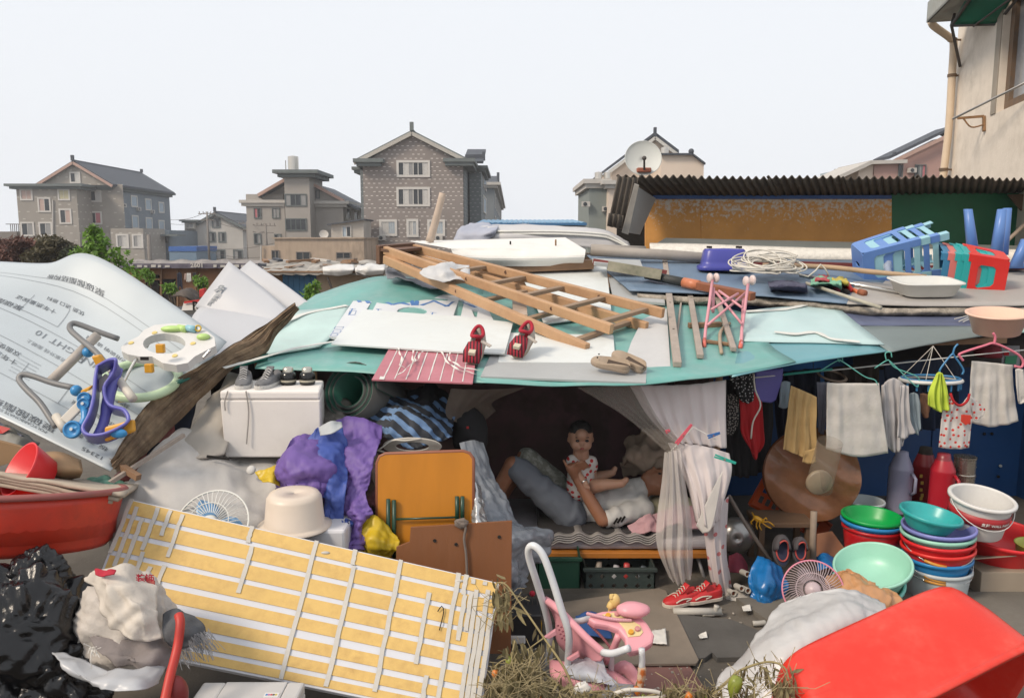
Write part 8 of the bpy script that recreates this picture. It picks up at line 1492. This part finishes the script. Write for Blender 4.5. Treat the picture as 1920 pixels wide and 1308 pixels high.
for i,cc_ in enumerate(((.02,.2,.5),(.5,.1,.3),(.5,.05,.05),(.05,.05,.05),(.5,.4,.05))):bxp('colour_mark',489+i*4.5,492.5+i*4.5,2.85,2.86,z0+.002,z0+.003,mat('mark_%d'%i,cc_,.5),0)
bxp('logo_plate',360,372,2.72,2.75,z0,z0+.002,mat('ink_navy',(.03,.05,.16),.5),0)
tag(MB().lathe([(.001,0),(.16,0),(.18,.03),(.19,.12),(.001,.14)],TR(P(740,1330,3.2)),30).build('grey_pot',mat('pot_grey',(.16,.14,.12),.7,.2,5),smooth=True),'dim grey pot in the shade under the striped panel','pot')
# ------------------------------------------------ ground things
rd=random.Random(2)
def gsheet(name,label,catg,px,m,z=.012,t=.006):o=MB().slab([GP(x,y,z+(q[0] if q else 0)) for x,y,*q in px],t,nrm=up).build(name,m);return tag(o,label,catg)
gsheet('cardboard_mat','flattened grey-brown cardboard on the ground behind the pink stroller','cardboard',[(1040,1130),(1235,1102),(1248,1106),(1310,1236),(1305,1243),(1050,1246)],mat('cardboard_dirty',(.20,.165,.13),.9,.12,4,.2,20,dirt=.4),.03,.01)
gsheet('concrete_slab','dark grey concrete slab with a scalloped hole right of the cardboard','slab',[(1262,1150),(1370,1160),(1420,1180),(1440,1230),(1345,1232),(1335,1222),(1322,1232),(1308,1234)],mat('concrete_dark',(.085,.08,.074),.9,.2,4,.4,25),.022,.05);gsheet('red_tile','broken dull red floor tile at the bottom centre','tile',[(1150,1246),(1290,1243),(1330,1300),(1340,1330),(1140,1330)],mat('tile_dullred',(.21,.10,.085),.7,.2,5,.2,20,dirt=.5),.012)
gsheet('concrete_step','pale concrete step under the buckets at the right','step',[(1380,1120),(1960,1105),(1960,1190),(1480,1190)],mat('concrete_pale',(.13,.118,.10),.9,.2,3,.4,25,dirt=.5),.03,.06)
for x,y,lab in ((1235,1190,'crumpled white tissue on the cardboard'),(1318,1190,'white paper scrap on the grey slab'),(1400,1140,'white scrap near the PVC bundle')):
    g=patch([[GP(x-10,y-8,.04),GP(x+10,y-10,.05)],[GP(x-12,y+10,.05),GP(x+12,y+12,.05)]] if x<1300 else [[GP(x-7,y-2,.03),GP(x+5,y-5,.04)],[GP(x-5,y+5,.035),GP(x+7,y+4,.03)]],10,10);tag(MB().grid(wrinkle(g,1.3,.03,60,x)).build('paper_scrap',rb,smooth=True,solid=.002),lab,'paper','paper scraps on the ground')
rd=random.Random(14);m=MB()
for k in range(240):
    x,y=rd.uniform(960,1440),rd.uniform(1140,1300);p=GP(x,y,.01);s=rd.uniform(.003,.011);m.box(p+V(0,0,s*.3),(s*rd.uniform(.6,1.6),s,s*.6),Euler((0,0,rd.uniform(0,3))).to_matrix())
tag(m.build('gravel',mat('grit',(.30,.27,.23),.9,.5,30)),'loose grit and crumbs scattered on the ground','grit',kind='stuff')
# junk between the boards and the bed
cloth('blue_cloth','deep blue cloth lump on the ground behind the pink stroller','cloth',[[(1085,1160,4.0),(1110,1150,4.0),(1140,1170,4.0)],[(1085,1190,3.9),(1112,1190,3.86),(1142,1195,3.9)]],mat('cloth_cobalt',(.015,.06,.19),.8),1.2,.05,41,16,14)
tag(MB().lathe([(.001,0),(.035,0),(.037,.09),(.02,.115),(.018,.14),(.001,.142)],TR(GP(1004,1195,.0)),16).build('yellow_bottle',plas('plastic_bottleyellow',(.50,.28,.02)),smooth=True),'yellow plastic bottle on the ground left of the stroller','bottle')
tag(MB().box(P(985,1180,4.0),(.16,.2,.26)).build('dark_box',mat('box_dark',(.02,.02,.022),.5),bevel=.006),'dark box in the shade behind the stroller handle','box')
for k in range(9):pass
rk=thing('wire_rack','black wire rack standing behind the brown board','rack',P(985,1140,4.05))
for k in range(7):MB().tube([P(962+k*9,1112,4.05),P(964+k*9,1205,3.95)],.004,5).build('wire',dk,rk)
for y in (1115,1150,1195):MB().tube([P(955,y,4.03),P(1030,y,4.03)],.005,5).build('rail',chrome if y == 1195 else dk,rk)
MB().box(P(968,1195,3.92),(.10,.05,.05)).build('white_tub',ptw,rk,bevel=.01);MB().sphere(P(998,1112,4.02),.016,nu=10,nv=8).build('red_knob',redc,rk)
tag(MB().slab([P(1125,1124,4.4),P(1146,1123,4.4),P(1148,1134,4.38),P(1126,1134,4.38)],.004).build('blue_card',plas('plastic_cardblue',(.05,.35,.60))),'small sky-blue card on the ground by the crates','card')
# ------------------------------------------------ pink doll stroller
ds=thing('toy_stroller','pink plastic baby stroller with white tube frame and play tray','stroller',GP(1110,1290));pp=plas('plastic_pink',(.66,.30,.34),.4,.12);wtm=mat('tube_white',(.58,.60,.62),.35,.05,dirt=.15)
pt('push_handle',[(1028,1248,3.62),(1031,1195,3.55),(1024,1150,3.5),(1006,1090,3.45),(992,1045,3.42),(992,1027,3.4),(1002,1023,3.38),(1018,1040,3.36),(1035,1085,3.34),(1052,1140,3.32),(1066,1185,3.32),(1066,1225,3.36),(1062,1275,3.42)],.0165,wtm,ds,12,72)
def pg(rows):return patch([[P(*p) for p in r] for r in rows],16,16)
# seat back panel with punched holes
bn_=[P(1024,1128,3.52),P(1038,1130,3.4),P(1130,1222,3.3),P(1090,1235,3.45)]
MB().grid(pg([[(1026,1126,3.55),(1034,1124,3.47),(1042,1134,3.4)],[(1042,1160,3.52),(1066,1160,3.44),(1090,1190,3.32)],[(1046,1200,3.5),(1082,1212,3.42),(1132,1222,3.3)],[(1070,1228,3.5),(1100,1236,3.42),(1128,1238,3.32)]])).build('seat_back',pp,ds,smooth=True,solid=.008)
for i in range(5):
    for j in range(4):MB().sphere(P(1046+i*6.5+j*2.5,1172+j*8+i*3,3.435),(.006,.003,.005),nu=6,nv=4).build('vent_hole',plas('plastic_pinkdark',(.38,.13,.17)),ds)
pt('side_rim',[(1024,1124,3.5),(1045,1140,3.38),(1075,1170,3.32),(1105,1200,3.28),(1135,1226,3.25)],.017,pp,ds,10,16);pt('side_rim',[(1026,1128,3.56),(1050,1155,3.55),(1075,1185,3.52)],.013,pp,ds,10,10)
for q_ in ([(1020,1195),(1042,1180),(1044,1190),(1030,1198)],[(1062,1236),(1085,1222),(1088,1230),(1072,1240)]):MB().slab([P(x,y,3.32) for x,y in q_],.02).build('bracket',pp,ds,bevel=.004)
pt('arm_tube',[(1072,1165,3.5),(1090,1163,3.46),(1112,1156,3.42)],.014,wtm,ds,10,8);pt('arm_tube',[(1130,1222,3.25),(1150,1224,3.2),(1180,1214,3.16)],.016,wtm,ds,10,8)
# tray
tn=V(0,-.55,1).normalized();p0=P(1165,1175,3.3)
def T2(x,y):return PP(x,y,p0,tn)
MB().slab([T2(*p) for p in ((1102,1160),(1108,1150),(1130,1144),(1165,1142),(1200,1152),(1215,1168),(1227,1188),(1224,1204),(1205,1216),(1182,1222),(1174,1212),(1172,1195),(1160,1180),(1140,1172),(1115,1168))],.045,nrm=tn).build('play_tray',pp,ds,bevel=.012)
MB().slab([T2(*p)+tn*.004 for p in ((1128,1152),(1150,1148),(1180,1160),(1200,1172),(1206,1185),(1200,1192),(1178,1194),(1172,1180),(1160,1166),(1140,1158))],.006,nrm=tn).build('tray_plate',plas('plastic_butter2',(.64,.52,.27)),ds,bevel=.002)
for x,y,col in ((1140,1155,'amber'),(1157,1152,'rose'),(1183,1186,'amber'),(1195,1180,'rose')):MB().lathe([(.001,.01),(.011,.009),(.013,0)],frame(T2(x,y)+tn*.005,tn),12).build('tray_button',ora if col == 'amber' else plas('plastic_roseb',(.50,.22,.22)),ds)
MB().sphere(T2(1186,1150)+tn*.03,(.075,.05,.032),nu=22,nv=12,wob=lambda p:p*(1+.08*nz(p,30))).build('steering_cap',pp,ds,smooth=True)
pb_=MB()
for k in range(26):
    t=k/25;x=lerp(1102,1182,t);y=1153+12*math.sin(math.pi*t*.55);MB().sphere(T2(x,y)+tn*.012,.0085,nu=8,nv=6).build('bead',plas('plastic_bead',(.55,.28,.32),.25),ds,smooth=True)
for k in range(18):
    t=k/17;MB().sphere(P(lerp(1104,1140,t)+6*math.sin(t*2),lerp(1168,1215,t),3.36),.007,nu=8,nv=6).build('bead',plas('plastic_beaddark',(.33,.12,.14),.25),ds,smooth=True)
dk_=T2(1145,1143)
MB().tube(cat([P(1143,1147,3.4),P(1144,1138,3.4),P(1150,1125,3.4)],8),[.008]*4+[.018]*3+[.014]*2,10).build('duck_neck',plas('plastic_duck',(.62,.44,.16)),ds,smooth=True);MB().sphere(P(1153,1126,3.4),(.024,.022,.034),nu=16,nv=12).build('duck_head',plas('plastic_duck',(.62,.44,.16)),ds,smooth=True);MB().slab([P(1143,1113,3.39),P(1151,1112,3.39),P(1149,1124,3.38),P(1143,1122,3.38)],.015).build('duck_bill',plas('plastic_duck',(.62,.44,.16)),ds,bevel=.004)
pt('front_leg',[(1146,1222,3.35),(1146,1250,3.38),(1144,1285,3.42)],.014,wtm,ds,10,6);pt('front_leg',[(1203,1215,3.2),(1204,1240,3.2),(1203,1250,3.2)],.014,wtm,ds,10,6);pt('strut',[(1160,1190,3.3),(1150,1215,3.34),(1136,1240,3.38)],.016,pp,ds,10,6)
MB().tube(cat([P(1204,1248,3.2),P(1203,1265,3.2),P(1198,1292,3.2)],8),[.014,.018,.019,.018,.019,.018,.016,.016,.013],10).build('taped_foot',mat('foot_worn',(.55,.42,.30),.7,.2,20,two=(.45,.12,.02),tscale=30),ds,smooth=True)
# seat tub and white cloth in it
MB().grid(pg([[(1030,1235,3.5),(1065,1240,3.4),(1110,1245,3.36),(1150,1255,3.4)],[(1032,1265,3.4),(1070,1272,3.28),(1120,1278,3.24),(1180,1275,3.3)],[(1045,1285,3.38),(1085,1292,3.25),(1130,1295,3.22),(1195,1290,3.28)]])).build('seat',pp,ds,smooth=True,solid=.01)
MB().tube(cat([P(1150,1262,3.45),P(1172,1250,3.4),P(1188,1268,3.38),P(1195,1285,3.36)],12),.03,10).build('foot_rest',pp,ds,smooth=True)
g=patch([[P(1062,1238,3.42),P(1095,1236,3.38),P(1128,1240,3.36)],[P(1066,1262,3.3),P(1105,1262,3.24),P(1140,1262,3.26)],[P(1085,1270,3.26),P(1130,1280,3.2),P(1165,1285,3.22)]],26,20);o_=MB().grid(wrinkle(g,1.15,.03,80,44)).build('seat_cloth',mat('cloth_bluewhite',(.46,.48,.53),.85,.05,8),smooth=True,solid=.004);tag(o_,'white cloth lying in the seat of the pink stroller','cloth')
tag(MB().bar(P(1135,1296,3.2),P(1185,1300,3.15),.10,.04).build('grey_pad',mat('pad_grey',(.20,.21,.24),.7),bevel=.01),'grey-blue pad at the foot of the pink stroller','pad')
# ------------------------------------------------ dried pepper plants at the bottom
stm=mat('stem_dry',(.26,.21,.10),.8,.2,8);lfw=mat('leaf_withered',(.21,.175,.085),.85,.4,12,.3,40);pepg=plas('pepper_green',(.20,.23,.03),.35);pepo=plas('pepper_orange',(.55,.16,.02),.35)
def wleaf(mb,p,L_,rd,hang_=True):
    d=V(rd.uniform(-.35,.35),rd.uniform(-.3,.3),-1 if hang_ else rd.uniform(-.6,.3)).normalized();s=d.cross(V(rd.uniform(-1,1),1,.2)).normalized();n=4;a,b=[],[]
    for i in range(n+1):
        t=i/n;w_=L_*.15*math.sin(math.pi*(.1+.85*t))*(.6+.4*rd.random());c=p+d*L_*t+V(.01*math.sin(5*t+rd.random()*6),.01*math.cos(4*t),0)*L_*8*.25;a.append(c-s*w_+V(0,-w_*.6,0));b.append(c+s*w_+V(0,w_*.4,0))
    mb.grid([a,[(x+y)/2+V(0,.3*L_*.1,0) for x,y in zip(a,b)],b])
def plant(label,base,stems,nleaf,seed,peps,L_=.05,Y=3.2,extra=()):
    t=thing('withered_plant',label,'plant',base,'withered pepper plants in the foreground');rd=random.Random(seed);lm=MB();nl=0
    for si,st_ in enumerate(stems):
        c=cat([P(*p) for p in st_],6*len(st_));r0=.006 if si<2 else .0035;MB().tube(c,[lerp(r0,r0*.5,i/(len(c)-1)) for i in range(len(c))],6).build('stem',stm,t,smooth=True)
        for k in range(nleaf):
            i=rd.randrange(len(c)//3,len(c));p=c[i]+V(rd.uniform(-.04,.04),rd.uniform(-.04,.04),rd.uniform(-.05,.02));wleaf(lm,p,L_*rd.uniform(.5,1.4),rd,rd.random()<.75)
    for (x,y,Yp,n) in extra:
        for k in range(n):wleaf(lm,P(x+rd.uniform(-14,14),y+rd.uniform(-14,8),Yp+rd.uniform(-.05,.05)),L_*rd.uniform(.7,1.6),rd)
    sm=MB()
    for (x,y,Yp,n) in extra:
        for k in range(n):
            p=P(x+rd.uniform(-26,26),y+rd.uniform(-16,26),Yp+rd.uniform(-.08,.08));d=V(rd.uniform(-1,1),rd.uniform(-.4,.4),rd.uniform(-.7,.9)).normalized()*rd.uniform(.04,.13);sm.tube([p,p+d*.5+V(0,0,rd.uniform(-.015,.015)),p+d],.0013,3)
    if sm.v:tag(sm.build('dry_stalks',mat('straw_dry',(.27,.22,.12),.85,.3,20),t),kind='stuff')
    tag(lm.build('withered_leaves',lfw,t,smooth=True),kind='stuff')
    for (x,y,Yp,m,L2) in peps:
        c=P(x,y,Yp);MB().lathe([(.001,.0),(L2*.22,-.004),(L2*.3,-L2*.25),(L2*.27,-L2*.6),(L2*.1,-L2*.93),(.001,-L2)],TR(c,rd.uniform(-.2,.2),rd.uniform(-.35,.35)),14).build('pepper',m,t,smooth=True);MB().tube([c,c+V(.004,0,.018)],.003,5).build('pepper_stalk',stm,t)
plant('withered plant with a tall arching stem before the striped panel',P(1075,1330,3.0),[[(1078,1305,3.05),(1060,1255,3.1),(1020,1195,3.2),(975,1130,3.28),(948,1095,3.32),(930,1092,3.34)],[(1078,1305,3.05),(1030,1270,3.1),(990,1240,3.15),(950,1235,3.2),(925,1250,3.2)],[(1020,1195,3.2),(985,1220,3.2),(950,1245,3.2)]],26,1,[(957,1230,3.15,pepg,.06),(929,1255,3.15,pepo,.05)],.055,extra=((938,1120,3.3,26),(945,1150,3.3,20)))
plant('withered tangle of stems at the bottom left of the stroller',P(990,1340,3.0),[[(985,1320,3.0),(975,1280,3.05),(960,1240,3.1),(965,1200,3.15)],[(1000,1320,3.0),(1000,1270,3.05),(990,1215,3.1)],[(960,1320,3.0),(940,1290,3.05),(925,1270,3.1)],[(1010,1315,3.0),(1030,1290,3.05),(1040,1275,3.1)]],60,2,[(1012,1300,2.98,pepo,.04)],.05,extra=((985,1260,3.05,90),(960,1285,3.0,80),(1010,1290,3.0,80),(930,1300,3.0,40)))
plant('withered low plant along the bottom centre',P(1110,1345,2.9),[[(1060,1325,2.9),(1100,1300,2.92),(1140,1295,2.95),(1180,1305,2.95)],[(1150,1330,2.9),(1230,1300,2.95),(1290,1290,3.0)],[(1060,1320,2.9),(1050,1295,2.95),(1085,1285,2.95)]],44,3,[(1192,1285,3.0,pepo,.045),(1205,1300,3.0,pepg,.04)],.04,extra=((1090,1305,2.9,50),(1160,1312,2.9,50)))
plant('withered plant with an arching shoot in front of the red tub',P(1330,1350,2.8),[[(1310,1325,2.75),(1360,1280,2.75),(1390,1255,2.75),(1440,1240,2.75),(1470,1250,2.72),(1480,1275,2.7)],[(1300,1325,2.75),(1280,1300,2.8),(1250,1290,2.8)],[(1310,1325,2.75),(1330,1300,2.75),(1340,1290,2.75)],[(1390,1255,2.75),(1386,1275,2.73),(1380,1290,2.72)]],34,4,[(1383,1266,2.7,pepg,.085),(1295,1298,2.75,pepo,.05),(1325,1300,2.75,pepg,.05)],.04,extra=((1320,1305,2.75,60),(1270,1310,2.78,60),(1428,1262,2.72,10),(1460,1285,2.7,26),(1480,1290,2.7,16),(1400,1300,2.7,20)))
o_=MB().tube(cat([P(1150,1300,2.9),P(1180,1292,2.9),P(1230,1296,2.9),P(1240,1306,2.9),P(1160,1310,2.9)],20),.008,8);tag(o_.build('white_hose',cab,smooth=True),'loop of white hose among the withered leaves','hose');tag(bag('white_rag',None,P(1092,1292,2.98),(.035,.03,.028),rb,7,.25,3,24,16),'small knotted white rag in the withered plants','rag')
# ------------------------------------------------ the hazy air
o=MB().box((0,70,9.5),(260,160,24)).build('haze',None);o.data.materials.clear()
hm=bpy.data.materials.new('haze_air');hm.use_nodes=True;N=hm.node_tree.nodes;N.remove(N['Principled BSDF']);pvn=N.new('ShaderNodeVolumePrincipled');pvn.inputs['Density'].default_value=.0008;pvn.inputs['Color'].default_value=(.93,.95,1,1);hm.node_tree.links.new(pvn.outputs[0],N['Material Output'].inputs['Volume']);o.data.materials.append(hm);tag(o,'thin pale haze filling the air','haze',kind='stuff')
